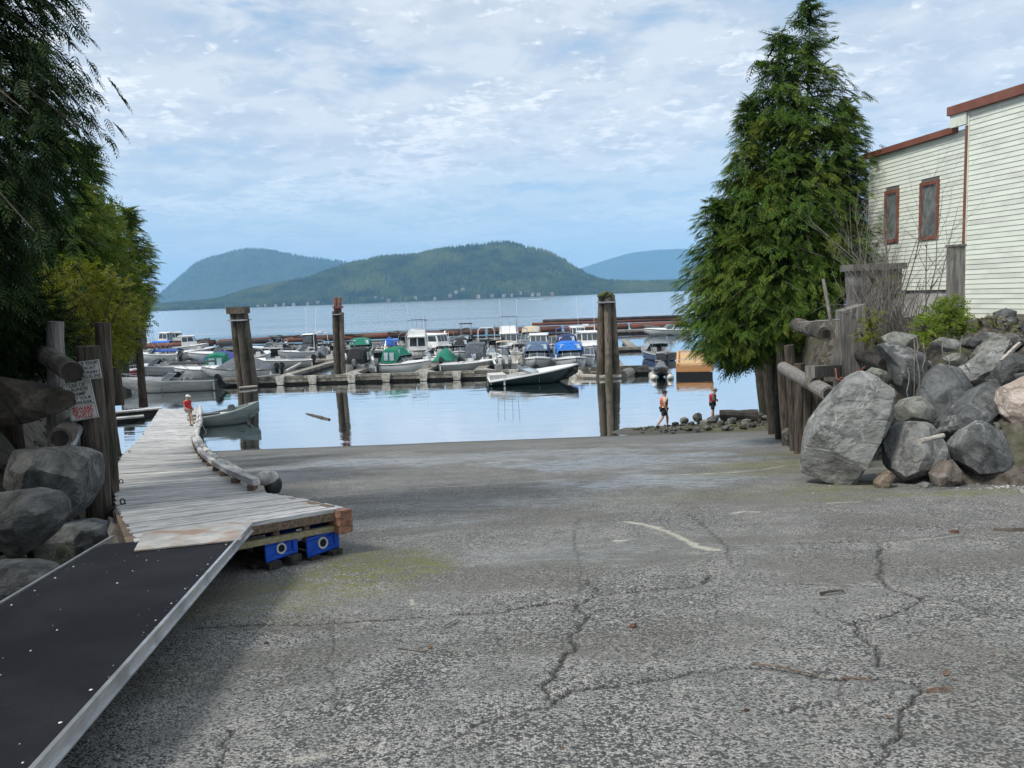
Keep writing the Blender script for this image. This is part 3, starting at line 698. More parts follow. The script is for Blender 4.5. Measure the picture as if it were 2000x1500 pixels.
MB().beam(F0 + dz(-.225) + fn * .06, F1 + dz(-.225) + fn * .06 - fe * .12, .07, .06).build('lower_beam', YELLOW_T, dock1)
for k in range(3): MB().beam(F1 + dz(-.052 - k * .088) + fe * .012 - fe * .165 - fn * .01, F1 + dz(-.052 - k * .088) + fe * .012 - fn * .01, .17 if k != 1 else .18, .082).build('timber_end', RAWEND, dock1)
for t, w in ((.62, .06), (.30, .06)):
    c = f490.lerp(f672, t) + fn * .10; MB().beam(c + dz(-.04), c + dz(-.33), .07, .05, fn).build('brace', FRAME, dock1)
sr0, sr1 = F1 + fn * .18, R1[-1]
for k in range(3): MB().beam(sr0 + dz(-.052 - k * .09) + fe * -.05, sr1 + dz(-.052 - k * .09) + fe * -.05, .09, .084).build('side_beam', FRAME, dock1)
MB().beam(F0 + dz(-.1) + fn * .1, L1[-1] + dz(-.1), .09, .16).build('side_beam', FRAME, dock1)
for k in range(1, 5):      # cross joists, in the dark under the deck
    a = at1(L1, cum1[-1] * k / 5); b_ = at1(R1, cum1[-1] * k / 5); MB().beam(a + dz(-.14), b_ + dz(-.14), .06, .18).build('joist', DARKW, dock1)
RING = mat('grey_ring', (.40, .42, .44), (.55, .56, .58), .5, 9, bump=0)
HOLE = mat('dark_hole', (.006, .006, .006), (.012, .012, .012), .9, 9, bump=0)
def blue_float(c0, c1, h):
    w = (c1 - c0).length; dep = .55
    root = MB()
    # tub: wider shoulders, waisted faces with raised corner posts
    fd = Vector((-.30, 1, 0)).normalized()
    def ring(z, inset): return [c0 + fe * inset + fn * inset + dz(z), c1 - fe * inset + fn * inset + dz(z), c1 - fe * inset + fd * (dep - inset) + dz(z), c0 + fe * inset + fd * (dep - inset) + dz(z)]
    prof = [(0, .012), (.05 * h, 0), (.16 * h, 0), (.22 * h, .014), (.78 * h, .014), (.84 * h, 0), (.97 * h, 0), (h, .012)]
    rs = [ring(z, i) for z, i in prof]; vs = sum(rs, []); fs = [(3, 2, 1, 0), tuple(len(vs) - 4 + k for k in range(4))]
    for i in range(len(rs) - 1):
        for k in range(4): fs.append((4 * i + k, 4 * i + (k + 1) % 4, 4 * i + 4 + (k + 1) % 4, 4 * i + 4 + k))
    root.add(vs, fs)
    for t in (.07, .93):                                           # corner posts
        p = c0.lerp(c1, t); root.beam(p + dz(.2 * h) + fn * .008, p + dz(.8 * h) + fn * .008, w * .14, .022, fn)
    for za, zb in ((.22, .36), (.78, .66)):                        # moulded diagonal webs
        for t0, t1 in ((.13, .36), (.87, .64)):
            root.beam(c0.lerp(c1, t0) + dz(za * h) + fn * .012, c0.lerp(c1, t1) + dz(zb * h) + fn * .012, w * .04, .02, fn)
    fl = root.build('float', BLUE_F, dock1)
    cc = c0.lerp(c1, .5) + dz(.5 * h) + fn * .012; r1, r2 = w * .155, w * .105; vs = []; fs = []
    K = 20
    for rr, off in ((r1, 0), (r1, -.012), (r2, -.012), (r2, .03)):
        for k in range(K):
            a = 2 * math.pi * k / K; vs.append(cc + fe * rr * math.cos(a) + dz(rr * math.sin(a)) + fn * off)
    for j in range(3):
        for k in range(K): fs.append((j * K + k, j * K + (k + 1) % K, (j + 1) * K + (k + 1) % K, (j + 1) * K + k))
    MB().add(vs, fs).build('ring', RING, fl)
    vs = [cc + fe * r2 * math.cos(2 * math.pi * k / K) + dz(r2 * math.sin(2 * math.pi * k / K)) - fn * .004 for k in range(K)]
    MB().add(vs, [tuple(range(K))]).build('hole', HOLE, fl)
def at_depth_front(px, py):       # on the vertical plane of the dock's front edge
    d = Vector(ray(px, py)); o_ = Vector((0, 0, HC)); p0 = F1 + fn * .05; t = (p0 - o_).dot(fn) / d.dot(fn); return o_ + d * t
for bl, br, tp in (((520, 1101), (583, 1094), (521, 1061)), ((601, 1091), (664, 1083), (603, 1050))):
    a, b_ = at_depth_front(*bl), at_depth_front(*br); b_ = Vector((b_.x, b_.y, a.z + 0)); h = at_depth_front(*tp).z - a.z
    blue_float(a, b_, h)
    for t in (.18, .82):
        c = a.lerp(b_, t); MB().beam(c - fn * .06 + dz(-.03), c + fn * .6 + dz(-.03), .14, .06).build('skid', DARKW, dock1)
    MB().beam(a - fe * .06 + fn * .2 + dz(-.055), b_ + fe * .06 + fn * .2 + dz(-.055), .12, .05).build('skid', DARKW, dock1)


dock2 = thing('dock', 'long curving grey plank dock running down from the ramp into the water', 'dock', D(340, 900) - Vector((0, 0, .4)))
pr2 = [((229, 988.5), (511, 960.5)), ((226, 962), (474, 945)), ((227, 941), (442, 927)), ((229, 912), (408, 903)), ((243, 885), (390, 881)), ((265, 865), (382, 865)), ((276, 850), (381, 851)), ((294, 826), (388, 827)), ((311, 799), (388, 798))]
L2c = [D(*p[0]) for p in pr2]
_c = [0]
for i in range(1, len(pr2)): _c.append(_c[-1] + ((D(*pr2[i][0]) + D(*pr2[i][1])) / 2 - (D(*pr2[i - 1][0]) + D(*pr2[i - 1][1])) / 2).length)
L2, R2, cum2, at2, n2 = planks(dock2, pr2, max(.14, _c[-1] / 270), [_c[2], _c[3], _c[5], _c[6], _c[7]], 3)
# stringers and floats under it
def along(arr, off, z, k=30): return [at2(arr, cum2[-1] * i / k) + off + dz(z) for i in range(k + 1)]
for arr, s in ((L2, 1), (R2, -1)):
    mb = MB(); pts = along(arr, Vector((.06 * s, 0, 0)), -.155)
    for a, b_ in zip(pts[:-1], pts[1:]): mb.beam(a, b_, .09, .22)
    mb.build('stringer', FRAME, dock2)
    for i in range(12):
        c = at2(arr, cum2[-1] * (i + .5) / 12) + Vector((.35 * s, 0, -.42)); MB().box(c, (.6, 1.3, .3), .3).build('flotation_billet', DARKW, dock2)
# bull rail on blocks along the right edge
rail = [at2(R2, cum2[-1] * t) + Vector((-.06, 0, .14)) for t in np.linspace(.0, 1, 15)]
for a, b_ in zip(rail[:-1], rail[1:]):
    e = (b_ - a).normalized() * .012; MB().beam(a + e, b_ - e, .10, .09).build('bull_rail', PLANK, dock2)
for t in np.linspace(.01, .99, 24):
    c = at2(R2, cum2[-1] * t) + Vector((-.06, 0, .0475)); MB().box(c, (.09, .2, .093)).build('rail_block', FRAME, dock2)
# pale padding tied outside the rail
rg = random.Random(9)
pads = [(.05, .17), (.19, .26), (.28, .36), (.37, .47), (.48, .57), (.58, .68), (.69, .78), (.79, .88), (.89, .995)]
for i, (t0, t1) in enumerate(pads):
    k = 9; pts = []; rad = []
    for j in range(k):
        t = t0 + (t1 - t0) * j / (k - 1); sag = -.06 * math.sin(math.pi * j / (k - 1)) * (i < 4)
        pts.append(at2(R2, cum2[-1] * t) + Vector((.10 + (.05 if i < 4 else 0) * math.sin(math.pi * j / (k - 1)), 0, .13 + sag + rg.uniform(-.02, .02))))
        rad.append((.07 + .035 * math.sin(math.pi * j / (k - 1))) * rg.uniform(.85, 1.15) * (1 if i < 4 else 1.25))
    MB().tube(pts, rad, 8, True, .10, rg).build('padding', CANVAS_P, dock2, smooth=True)
# tyre fender on the corner
c = D(519, 950) + Vector((.02, .05, .02))
vs = MB(); vs.ball((0, 0, .10), (.17, .17, .12), 14, 8); o = vs.build('padding', CANVAS_P, dock2, False, True); o.location = c - dock2.location
tb = MB(); K = 22
tb.ball(tuple(c + Vector((.07, .02, -.02))), (.13, .15, .16), 14, 8).build('fender', BLACKR, dock2, smooth=True)
for px, py in ((237, 985), (234, 944), (250, 884), (277, 849)):
    c = D(px + 3, py) + dz(.035); pts = [c + Vector((.03 * math.cos(a), 0, .035 * math.sin(a))) for a in np.linspace(0, 6.283, 11)]
    MB().tube(pts, .009, 5, False).box((c.x, c.y, c.z - .033), (.05, .08, .012)).build('mooring_ring', BLACKR, dock2)
# guard timbers on the left side of the dock, and its chain
MB().beam(D(219, 995) + dz(-.16), D(257, 1066) + dz(-.22), .16, .10, (.6, 0, 1)).build('guard_timber', PILE_G, dock1)
MB().beam(D(210, 960) + dz(-.12), D(214, 905) + dz(-.12), .12, .14).build('guard_timber', PILE_G, dock2)
pts = [P(205 + 4 * i, 1004 + (i - 4) ** 2 * 1.1 - 12, 9.3) for i in range(8)]
MB().tube([p.lerp(D(234, 986), i / 7 * .8) for i, p in enumerate(pts)], .018, 6).build('chain', BLACKR, dock2)
tag(MB().tube([P(240, 1066, 8.3), P(232, 1082, 8.1), P(226, 1098, 7.9), P(221, 1112, 7.8)], [.03, .04, .035, .02], 6, True, .3).build('rope', ROPE), 'frayed pale rope end hanging by the black gangway', 'rope')

# side float behind the piles on the left
o = thing('float_dock', 'narrow pale float seen between the dark piles left of the dock', 'dock', W(250, 812, .3))
a, b_ = W(150, 812, .35), W(316, 797, .35)
for k in range(2):
    sh = Vector((0, -k * 2.4, -.12 * k))
    MB().beam(a + sh, b_ + sh, .7, .09).build('deck', PLANK, o); MB().beam(a + sh + Vector((0, .1, -.25)), b_ + sh + Vector((0, .1, -.25)), .4, .3).build('float_log', DARKW, o)

# ---- piles
def log_mesh(a, b_, r0, r1, n=11, segs=10, seed=0, rough=.06, bend=.0):
    rg = random.Random(seed); a, b_ = Vector(a), Vector(b_); pts = []; rad = []
    side = (b_ - a).cross(Vector((.3, 1, .2))).normalized()
    for i in range(segs + 1):
        t = i / segs; pts.append(a.lerp(b_, t) + side * bend * math.sin(math.pi * t)); rad.append((r0 + (r1 - r0) * t) * rg.uniform(1 - rough, 1 + rough))
    return MB().tube(pts, rad, n, True, rough * .8, rg)
def pile(name, top, bot, w, m, label, cat='pile', group=None, Y=None, extra=.5, seed=0, parent=None, taper=.9):
    if Y is None: base = G(*bot)
    else: base = P(bot[0], bot[1], Y)
    tp = P(top[0], top[1], base.y); d = (base - tp).normalized(); r_ = w / F * base.y / 2
    o = log_mesh(base + d * extra, tp, r_, r_ * taper, 12, 9, seed, .05).build(name, m, parent)
    if parent is None: tag(o, label, cat, group)
    return o, tp, base
GP = 'timber piles beside the dock'
sign_pile, spt, spb = pile('timber_pile', (172, 676), (198, 1058), 50, PILE_D, 'thick dark timber pile carrying the two launch ramp signs', group=GP, seed=1)
pile('timber_pile', (200, 630), (214, 905), 30, PILE_D, 'slim timber pile close behind the sign pile, running up into yellow leaves', group=GP, Y=11.2, seed=2)
pile('timber_pile', (108, 628), (110, 800), 34, PILE_G, 'paler grey pile behind the cut log, left of the signs', group=GP, Y=10.4, extra=1, seed=3)
pile('timber_pile', (118, 890), (123, 990), 17, PILE_D, 'short stub pile behind the boulders, left one of the pair', group=GP, Y=11, seed=4)
pile('timber_pile', (140, 888), (145, 985), 17, PILE_D, 'short stub pile behind the boulders, right one of the pair', group=GP, Y=11.3, seed=5)
pile('timber_pile', (207, 752), (226, 892), 22, PILE_D, 'leaning black pile left of the dock bend', group=GP, seed=6)
pile('timber_pile', (236, 668), (256, 856), 22, PILE_D, 'mossy pile with split top, left one of the three by the dock head', group=GP, seed=7)
pile('timber_pile', (258, 640), (268, 850), 24, PILE_D, 'dark pile in the middle of the three by the dock head', group=GP, seed=8)
pile('timber_pile', (270, 604), (297, 834), 20, PILE, 'tall leaning pile nearest the dock planks, right one of the three', group=GP, seed=9)

# ---- signs
def text_mesh(s, size, mname, m, parent, loc, rot):
    cu = bpy.data.curves.new(mname, 'FONT'); cu.body = s; cu.size = size; cu.align_x = 'CENTER'; cu.align_y = 'CENTER'; cu.extrude = .0012; cu.offset = size * .022; cu.space_line = .82; cu.resolution_u = 3
    tmp = bpy.data.objects.new('tmp', cu); COL.objects.link(tmp); dg = bpy.context.evaluated_depsgraph_get(); me = bpy.data.meshes.new_from_object(tmp.evaluated_get(dg)); bpy.data.objects.remove(tmp)
    me.name = mname; me.materials.clear(); o = link(mname, me, m, parent, False); o.location = loc; o.rotation_euler = rot; return o
INK = mat('sign_ink', (.03, .03, .035), (.07, .07, .075), .7, 20, bump=0); RED = mat('sign_red', (.42, .03, .025), (.5, .05, .04), .7, 20, bump=0)
def sign(name, label, tl, tr, br, bl, rows, rule=None):
    Y = spb.y - .24; pts = [P(p[0], p[1], Y) for p in (bl, br, tr, tl)]; c = sum(pts, Vector()) / 4
    w = ((pts[1] - pts[0]).length + (pts[2] - pts[3]).length) / 2; h = ((pts[3] - pts[0]).length + (pts[2] - pts[1]).length) / 2
    ax = pts[1] - pts[0]; roll = math.atan2(ax.z, ax.x)
    s = thing(name, label, 'sign', c); s.rotation_euler = (0, -roll, 0)
    MB().box((0, 0, 0), (w, .006, h)).build('panel', WHITEP, s, False)
    t = .004
    MB().box((0, -.004, h / 2 - .012), (w - .02, .002, t)).box((0, -.004, -h / 2 + .012), (w - .02, .002, t)).box((-w / 2 + .012, -.004, 0), (t, .002, h - .02)).box((w / 2 - .012, -.004, 0), (t, .002, h - .02)).build('border', INK, s, False)
    for txt, zf, size, mm in rows: text_mesh(txt, size * h, 'lettering', mm, s, (0, -.0045, zf * h), (math.pi / 2, 0, 0))
    if rule is not None: MB().box((0, -.004, rule * h), (w * .8, .002, .004)).build('rule', INK, s, False)
    for x, z in ((-.36, .42), (.4, .42), (.42, -.1)): MB().ball((x * w, -.006, z * h), (.008, .004, .008), 6, 4).build('screw', BLACKR, s, False)
sign('warning_sign', 'white sign reading use of launch ramp is at your own risk, beware of ferry swells', (127, 748), (181, 741), (189, 815), (134, 824),
     [('USE OF', .40, .125, INK), ('LAUNCH', .285, .125, INK), ('RAMP', .165, .125, INK), ('IS AT YOUR', .05, .115, INK), ('OWN RISK', -.065, .125, INK), ('BEWARE', -.215, .135, RED), ('OF FERRY', -.315, .13, RED), ('SWELLS', -.415, .135, RED)], -.135)
sign('reminder_sign', 'smaller white sign above the other, asking about the boat drain plug', (156, 706), (194, 702), (198, 738), (158, 743),
     [('IS YOUR', .34, .23, INK), ('BOAT', .11, .23, INK), ('DRAIN', -.12, .23, INK), ('PLUG IN?', -.34, .23, INK)])

# ---- logs on the left bank
def hollow_log(name, a, b_, r_, m, label, cat='log', seed=0, hollow=.7):
    a, b_ = Vector(a), Vector(b_); t = thing(name, label, cat, a)
    log_mesh(a, b_, r_, r_, 14, 8, seed, .05).build('trunk', m, t)
    d = (b_ - a).normalized(); x = d.cross(Vector((0, 0, 1))).normalized(); y = x.cross(d); K = 14
    vs = [b_ + d * .004 + (x * math.cos(2 * math.pi * k / K) + y * math.sin(2 * math.pi * k / K)) * r_ * hollow for k in range(K)] + [b_ + d * .002]
    MB().add(vs, [(k, (k + 1) % K, K) for k in range(K)]).build('hollow_end', LOGCUT, t)
    return t
hollow_log('log', P(60, 672, 11.5), P(141, 727, 9.0), .128, BARK, 'dark cut log sticking out beside the smaller white sign', seed=3, hollow=.93)
hollow_log('log', P(165, 812, 10.8), P(117, 856, 9.0), .130, BARK, 'hollow log lying below the launch ramp sign', seed=4, hollow=.75)
tag(MB().tube([P(150, 838, 9.6), P(122, 896, 8.9)], .075, 10).build('pipe', GALV), 'short dull silver pipe under the hollow log', 'pipe')

# ---- boulders
ROCK_G = rockmat('grey_rock', (.12, .123, .118), (.285, .29, .275), (.50, .50, .48), (.16, .16, .145))
ROCK_D = rockmat('dark_rock', (.052, .056, .057), (.15, .156, .155), (.34, .34, .33), (.07, .072, .066))
ROCK_L = rockmat('lichen_rock', (.10, .105, .09), (.26, .26, .23), (.36, .36, .32), (.15, .155, .10))
ROCK_B = rockmat('tan_rock', (.16, .115, .075), (.33, .26, .18), (.42, .36, .28), (.13, .10, .07))
ROCK_S = rockmat('shaded_boulder', (.045, .047, .045), (.15, .153, .148), (.26, .26, .25), (.062, .066, .05))  # wet mossy stone, darkened further to stand for the tree shade
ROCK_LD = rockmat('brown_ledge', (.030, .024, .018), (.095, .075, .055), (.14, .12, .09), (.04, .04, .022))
ROCK_P = rockmat('pink_rock', (.34, .27, .22), (.56, .48, .42), (.62, .58, .54), (.36, .30, .25))
ROCK_M = rockmat('mossy_rock', (.055, .055, .042), (.14, .135, .105), (.2, .2, .17), (.075, .088, .022))
def ico(sub):
    bm = bmesh.new(); bmesh.ops.create_icosphere(bm, subdivisions=sub, radius=1); v = np.array([w.co[:] for w in bm.verts]); f = np.array([[x.index for x in q.verts] for q in bm.faces]); bm.free(); return v, f
ICO4, ICO3, ICO2 = ico(5), ico(4), ico(3)
def rock(poly, Y, th, m, label, seed=0, sub=3, cuts=14, name='boulder', cat='boulder', group='boulders of the right bank', amp=.024, mid=None):
    rg = np.random.default_rng(seed + 500); poly = np.array(poly, float); c = poly.mean(0) if mid is None else np.array(mid, float)
    pw = np.array([P(x, y, Y) for x, y in poly]); cw = np.array(P(c[0], c[1], Y)); q = pw - cw; q2 = q[:, [0, 2]]
    dirs, faces = {4: ICO4, 3: ICO3, 2: ICO2}[sub]
    phi = np.arctan2(dirs[:, 2], dirs[:, 0]); ray2 = np.stack([np.cos(phi), np.sin(phi)], 1)
    rad = np.full(len(dirs), 1e9); nP = len(q2)
    for i in range(nP):
        a, b_ = q2[i], q2[(i + 1) % nP]; e = b_ - a; den = ray2[:, 0] * e[1] - ray2[:, 1] * e[0]; den = np.where(np.abs(den) < 1e-9, 1e-9, den)
        t = (a[0] * e[1] - a[1] * e[0]) / den; s = (a[0] * ray2[:, 1] - a[1] * ray2[:, 0]) / den
        ok = (t > 0) & (s >= -1e-6) & (s <= 1 + 1e-6); rad = np.where(ok, np.minimum(rad, t), rad)
    rad = np.where(rad > 1e8, np.median(rad[rad < 1e8]), rad)
    rho = np.sqrt(dirs[:, 0] ** 2 + dirs[:, 2] ** 2); sc = np.abs(q2).max()
    v = np.stack([np.cos(phi) * rad * rho ** .6, np.sign(dirs[:, 1]) * np.abs(dirs[:, 1]) ** .9 * np.where(dirs[:, 1] < 0, th * .55, th), np.sin(phi) * rad * rho ** .6], 1)
    cuts += 6
    for k in range(cuts):
        n = rg.normal(size=3); n[1] = -abs(n[1]) - (.75 if k % 2 else .3); n[2] *= .8; n /= np.linalg.norm(n)
        dd = v @ n; off = np.max(dd) * rg.uniform(.52, .86); v = v - np.maximum(dd - off, 0)[:, None] * n[None] * .97
    nn = fbm(v / sc * 2.2 + seed * 3.1, 5); nf = fbm(v / sc * 9 + seed, 4)
    nrm = v / np.maximum(np.linalg.norm(v, axis=1, keepdims=True), 1e-6)
    rdg = 1 - np.abs(fbm(v / sc * 3.1 + seed * 1.7, 4)) * 2
    v = v + nrm * (nn * amp * .7 * sc + nf * amp * .3 * sc + rdg * amp * .35 * sc)[:, None]
    v[:, 1] += th * .25
    me = np_mesh(name, v, faces, True); me.set_sharp_from_angle(angle=R(17)); o = bpy.data.objects.new(name, me); COL.objects.link(o); me.materials.append(m); o.location = cw
    return tag(o, label, cat, group)
GL = 'boulders beside the gangway'
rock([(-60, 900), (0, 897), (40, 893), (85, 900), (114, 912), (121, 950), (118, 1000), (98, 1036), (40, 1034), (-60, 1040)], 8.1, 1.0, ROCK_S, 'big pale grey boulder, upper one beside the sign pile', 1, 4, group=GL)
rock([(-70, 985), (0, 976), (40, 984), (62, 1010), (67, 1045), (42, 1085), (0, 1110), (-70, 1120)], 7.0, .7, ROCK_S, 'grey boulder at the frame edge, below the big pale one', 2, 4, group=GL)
rock([(55, 1062), (75, 1040), (128, 1034), (168, 1044), (183, 1070), (178, 1104), (150, 1120), (108, 1112), (70, 1090)], G(150, 1112).y + .1, .6, ROCK_D, 'rounded greenish grey boulder nearest the pile foot', 3, 4, group=GL)
rock([(12, 1106), (48, 1080), (90, 1084), (112, 1106), (104, 1134), (60, 1144), (18, 1128)], G(70, 1144).y + .2, .4, ROCK_M, 'yellow mossy stone wedged between boulders', 4, group=GL)
rock([(-20, 1112), (0, 1106), (44, 1116), (78, 1132), (70, 1144), (30, 1142), (-20, 1134)], G(40, 1156).y + .1, .3, ROCK_B, 'flat brown stone lying on the nearest dark boulder', 5, group=GL)
rock([(68, 1140), (94, 1116), (114, 1134), (112, 1156), (92, 1170), (70, 1158)], G(92, 1170).y + .05, .22, ROCK_B, 'small tan stone next to the gangway edge', 6, group=GL)
rock([(-80, 1120), (0, 1120), (40, 1130), (76, 1150), (93, 1170), (62, 1196), (20, 1228), (-60, 1250)], G(60, 1196).y + .1, .5, ROCK_D, 'jagged dark boulder with white veins touching the gangway', 7, 4, group=GL)
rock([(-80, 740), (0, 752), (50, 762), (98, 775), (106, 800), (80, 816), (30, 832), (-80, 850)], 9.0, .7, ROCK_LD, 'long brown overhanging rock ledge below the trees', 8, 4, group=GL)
rock([(176, 1062), (200, 1052), (222, 1060), (226, 1082), (205, 1094), (180, 1086)], G(205, 1094).y + .1, .3, ROCK_D, 'low dark stone at the foot of the sign pile', 9, group=GL)
rock([(110, 1120), (140, 1116), (168, 1124), (160, 1138), (128, 1144)], G(140, 1144).y + .1, .25, ROCK_M, 'low mossy stone under the greenish boulder', 10, group=GL)
def rubble(name, fn, n, smin, smax, m, label, seed):
    rg = np.random.default_rng(seed); dv, df = ico(1); V = []; Fc = []
    for i in range(n):
        p = fn(rg); s = smin * (smax / smin) ** (rg.random() ** 2); v = dv * rg.uniform(.55, 1.15, 3) * s; v += rg.normal(0, .13 * s, v.shape); a = rg.uniform(0, 6.28); C, S = math.cos(a), math.sin(a)
        v = np.stack([v[:, 0] * C - v[:, 1] * S, v[:, 0] * S + v[:, 1] * C, v[:, 2] * .8], 1); V.append(v + np.array(p)); Fc.append(df + i * len(dv))
    return tag(link(name, np_mesh(name, np.concatenate(V), np.concatenate(Fc)), m), label, kind='stuff')
def lf(rg):
    y = rg.uniform(5.5, 36); x = np.interp(y, LE_y, LE_x) - abs(rg.normal(0, .5)) + .05; return (x, y, max(float(left_bank(np.array([x]), np.array([y]))[0]), ramp_z(y)) + .02)
rubble('rubble', lf, 900, .03, .22, ROCK_M, 'stones and rubble along the shaded left bank', 3)
# ================================================================== MARINA
DOCKW = mat('old_dock_wood', (.16, .145, .12), (.36, .34, .295), .85, 2.2, (1, 5, 5), bump=.5, bdist=.01, c3=(.11, .10, .075), sc3=.7, rndv=.12)
DOCKD = mat('wet_float_log', (.02, .017, .013), (.06, .05, .038), .8, 2, bump=.5)
FEND = mat('fender_white', (.42, .40, .36), (.66, .64, .58), .8, 5, bump=.3, c3=(.30, .25, .18), sc3=2.2)
RUST = mat('rusty_steel', (.10, .034, .022), (.19, .07, .044), .85, 1.2, (.4, 3, 3), bump=.3, c3=(.09, .055, .042), sc3=.25)
RUSTD = mat('dark_pipe', (.035, .030, .030), (.09, .075, .07), .8, 1, (.4, 3, 3), bump=.2)
GEL = mat('white_gelcoat', (.70, .70, .68), (.80, .80, .78), .28, .8, bump=0, rndv=.04)
GELO = mat('cream_gelcoat', (.60, .58, .50), (.70, .68, .60), .35, .8, bump=0)
HULLS = dict(white=GEL, cream=GELO, red=mat('red_hull', (.36, .02, .025), (.42, .03, .03), .3, 1, bump=0), black=mat('black_hull', (.012, .012, .014), (.03, .03, .032), .25, 1, bump=0),
             green=mat('dark_green_hull', (.004, .022, .022), (.007, .032, .030), .18, 1, bump=0), blue=mat('blue_hull', (.008, .05, .16), (.012, .07, .22), .3, 1, bump=0), navy=mat('navy_hull', (.01, .018, .06), (.016, .025, .08), .3, 1, bump=0),
             alu=mat('dull_alloy_hull', (.22, .235, .235), (.34, .35, .35), .5, 1.2, (.4, 1, 3), bump=.05, metal=.35), greygreen=mat('grey_green_alloy', (.20, .24, .23), (.32, .36, .34), .5, 1.2, (.4, 1, 3), bump=.05, metal=.2))
def canvas(n, a, b_): return mat(n, a, b_, .85, 6, bump=.35, bdist=.03)
CANV = dict(black=canvas('black_canvas', (.012, .012, .014), (.03, .03, .034)), green=canvas('green_canvas', (.005, .13, .075), (.01, .19, .12)), blue=canvas('blue_canvas', (.012, .055, .26), (.02, .085, .36)), sky=canvas('bright_blue_canvas', (.01, .12, .50), (.02, .19, .62)),
            navy=canvas('navy_canvas', (.015, .025, .08), (.03, .045, .13)), purple=canvas('blue_purple_tarp', (.035, .045, .19), (.055, .07, .27)), grey=canvas('grey_canvas', (.07, .08, .095), (.13, .145, .165)), beige=canvas('beige_canvas', (.45, .38, .26), (.56, .49, .36)), white=canvas('white_canvas', (.62, .62, .60), (.74, .74, .72)), steel=canvas('slate_blue_canvas', (.06, .10, .17), (.10, .15, .24)))
BGLASS = mat('boat_glass', (.025, .035, .042), (.05, .07, .08), .06, 2, bump=0, spec=.9)
CLEAR = mat('pale_vinyl', (.30, .38, .44), (.42, .50, .55), .15, 3, bump=.1, spec=.8)
CHROME = mat('bright_rail', (.55, .56, .58), (.66, .67, .68), .3, 5, bump=0, metal=.8)
MOTOR = dict(black=mat('outboard_black', (.012, .012, .014), (.03, .03, .03), .3, 3, bump=0), silver=mat('outboard_silver', (.35, .36, .38), (.45, .46, .48), .35, 3, bump=0, metal=.3), white=GEL, grey=mat('outboard_grey', (.10, .11, .12), (.16, .17, .18), .35, 3, bump=0))
SEAT = mat('vinyl_seat', (.45, .44, .42), (.60, .59, .57), .6, 3, bump=.1)
DARKIN = mat('dark_cockpit', (.05, .05, .055), (.10, .10, .105), .8, 3, bump=.1)

def hull_stations(L, B, fb, full=.46, stern=.9, rise=.45, n=14, low=.86):
    st = []
    for i in range(n):
        t = i / (n - 1); k = max(0.0, (t - full) / (1 - full)); b_ = B / 2 * (stern + (1 - stern) * min(1, t / full)) * (1 - k ** 2.3) ** .85 if t < .999 else .02
        z = fb * (low + rise * t ** (2.0 if low > .5 else 1.1)); up = max(0.0, (t - .62) / .38) ** 2
        st.append((-L / 2 + L * t, max(b_, .02), max(b_, .02) * (.88 - .25 * up), z, .05 + up * z * .45, -.28 + up * (z * .85 + .28)))
    return st
def make_hull(st, parent, hm, dm, cock, stripe=None, boot=None):
    """hull shell, deck with side decks and a sunk cockpit between stations cock=(a,b)"""
    n = len(st); vs = []; fs = []
    for x, b_, bc, z, zc, zk in st: vs += [(x, -b_, z), (x, -bc, zc), (x, 0, zk), (x, bc, zc), (x, b_, z)]
    for i in range(n - 1):
        for k in range(4): fs.append((i * 5 + k, i * 5 + k + 1, i * 5 + 6 + k, i * 5 + 5 + k))
    fs.append((0, 5 * 0 + 4, 3, 2, 1)[::1]); MB().add(vs, fs).build('hull', hm, parent, False, True)
    vs = []; fs = []; mb = MB(); a, c = cock
    for i in range(n - 1):
        x0, b0, _, z0, _, _ = st[i]; x1, b1, _, z1, _, _ = st[i + 1]
        if a <= i < c:
            w = .14 if b0 > .3 else b0 * .4
            for s in (-1, 1):
                mb.add([(x0, s * b0, z0 + .02), (x1, s * b1, z1 + .02), (x1, s * (b1 - w), z1 + .03), (x0, s * (b0 - w), z0 + .03), (x0, s * (b0 - w), .12), (x1, s * (b1 - w), .12), (x0, s * (b0 + .015), z0 - .04), (x1, s * (b1 + .015), z1 - .04)],
                       [(0, 1, 2, 3), (3, 2, 5, 4), (6, 7, 1, 0)])
            mb.add([(x0, -b0 + w, .12), (x1, -b1 + w, .12), (x1, b1 - w, .12), (x0, b0 - w, .12)], [(0, 1, 2, 3)])
        else:
            cr0, cr1 = b0 * .10, b1 * .10
            mb.add([(x0, -b0 - .015, z0 - .04), (x0, -b0, z0 + .02), (x0, -b0 * .5, z0 + .02 + cr0), (x0, 0, z0 + .02 + cr0 * 1.3), (x0, b0 * .5, z0 + .02 + cr0), (x0, b0, z0 + .02), (x0, b0 + .015, z0 - .04),
                    (x1, -b1 - .015, z1 - .04), (x1, -b1, z1 + .02), (x1, -b1 * .5, z1 + .02 + cr1), (x1, 0, z1 + .02 + cr1 * 1.3), (x1, b1 * .5, z1 + .02 + cr1), (x1, b1, z1 + .02), (x1, b1 + .015, z1 - .04)], [(k, k + 1, k + 8, k + 7) for k in range(6)])
    # bulkhead at the front of the cockpit and the transom top
    if c < n:
        x, b_, _, z, _, _ = st[c]; mb.add([(x, -b_ + .05, .12), (x, b_ - .05, .12), (x, b_ - .05, z + .04), (x, -b_ + .05, z + .04)], [(0, 1, 2, 3)])
    x, b_, _, z, _, _ = st[a]; mb.box((x + .06, 0, z * .55), (.12, b_ * 1.96, z * .9))
    mb.build('deck', dm, parent, False)
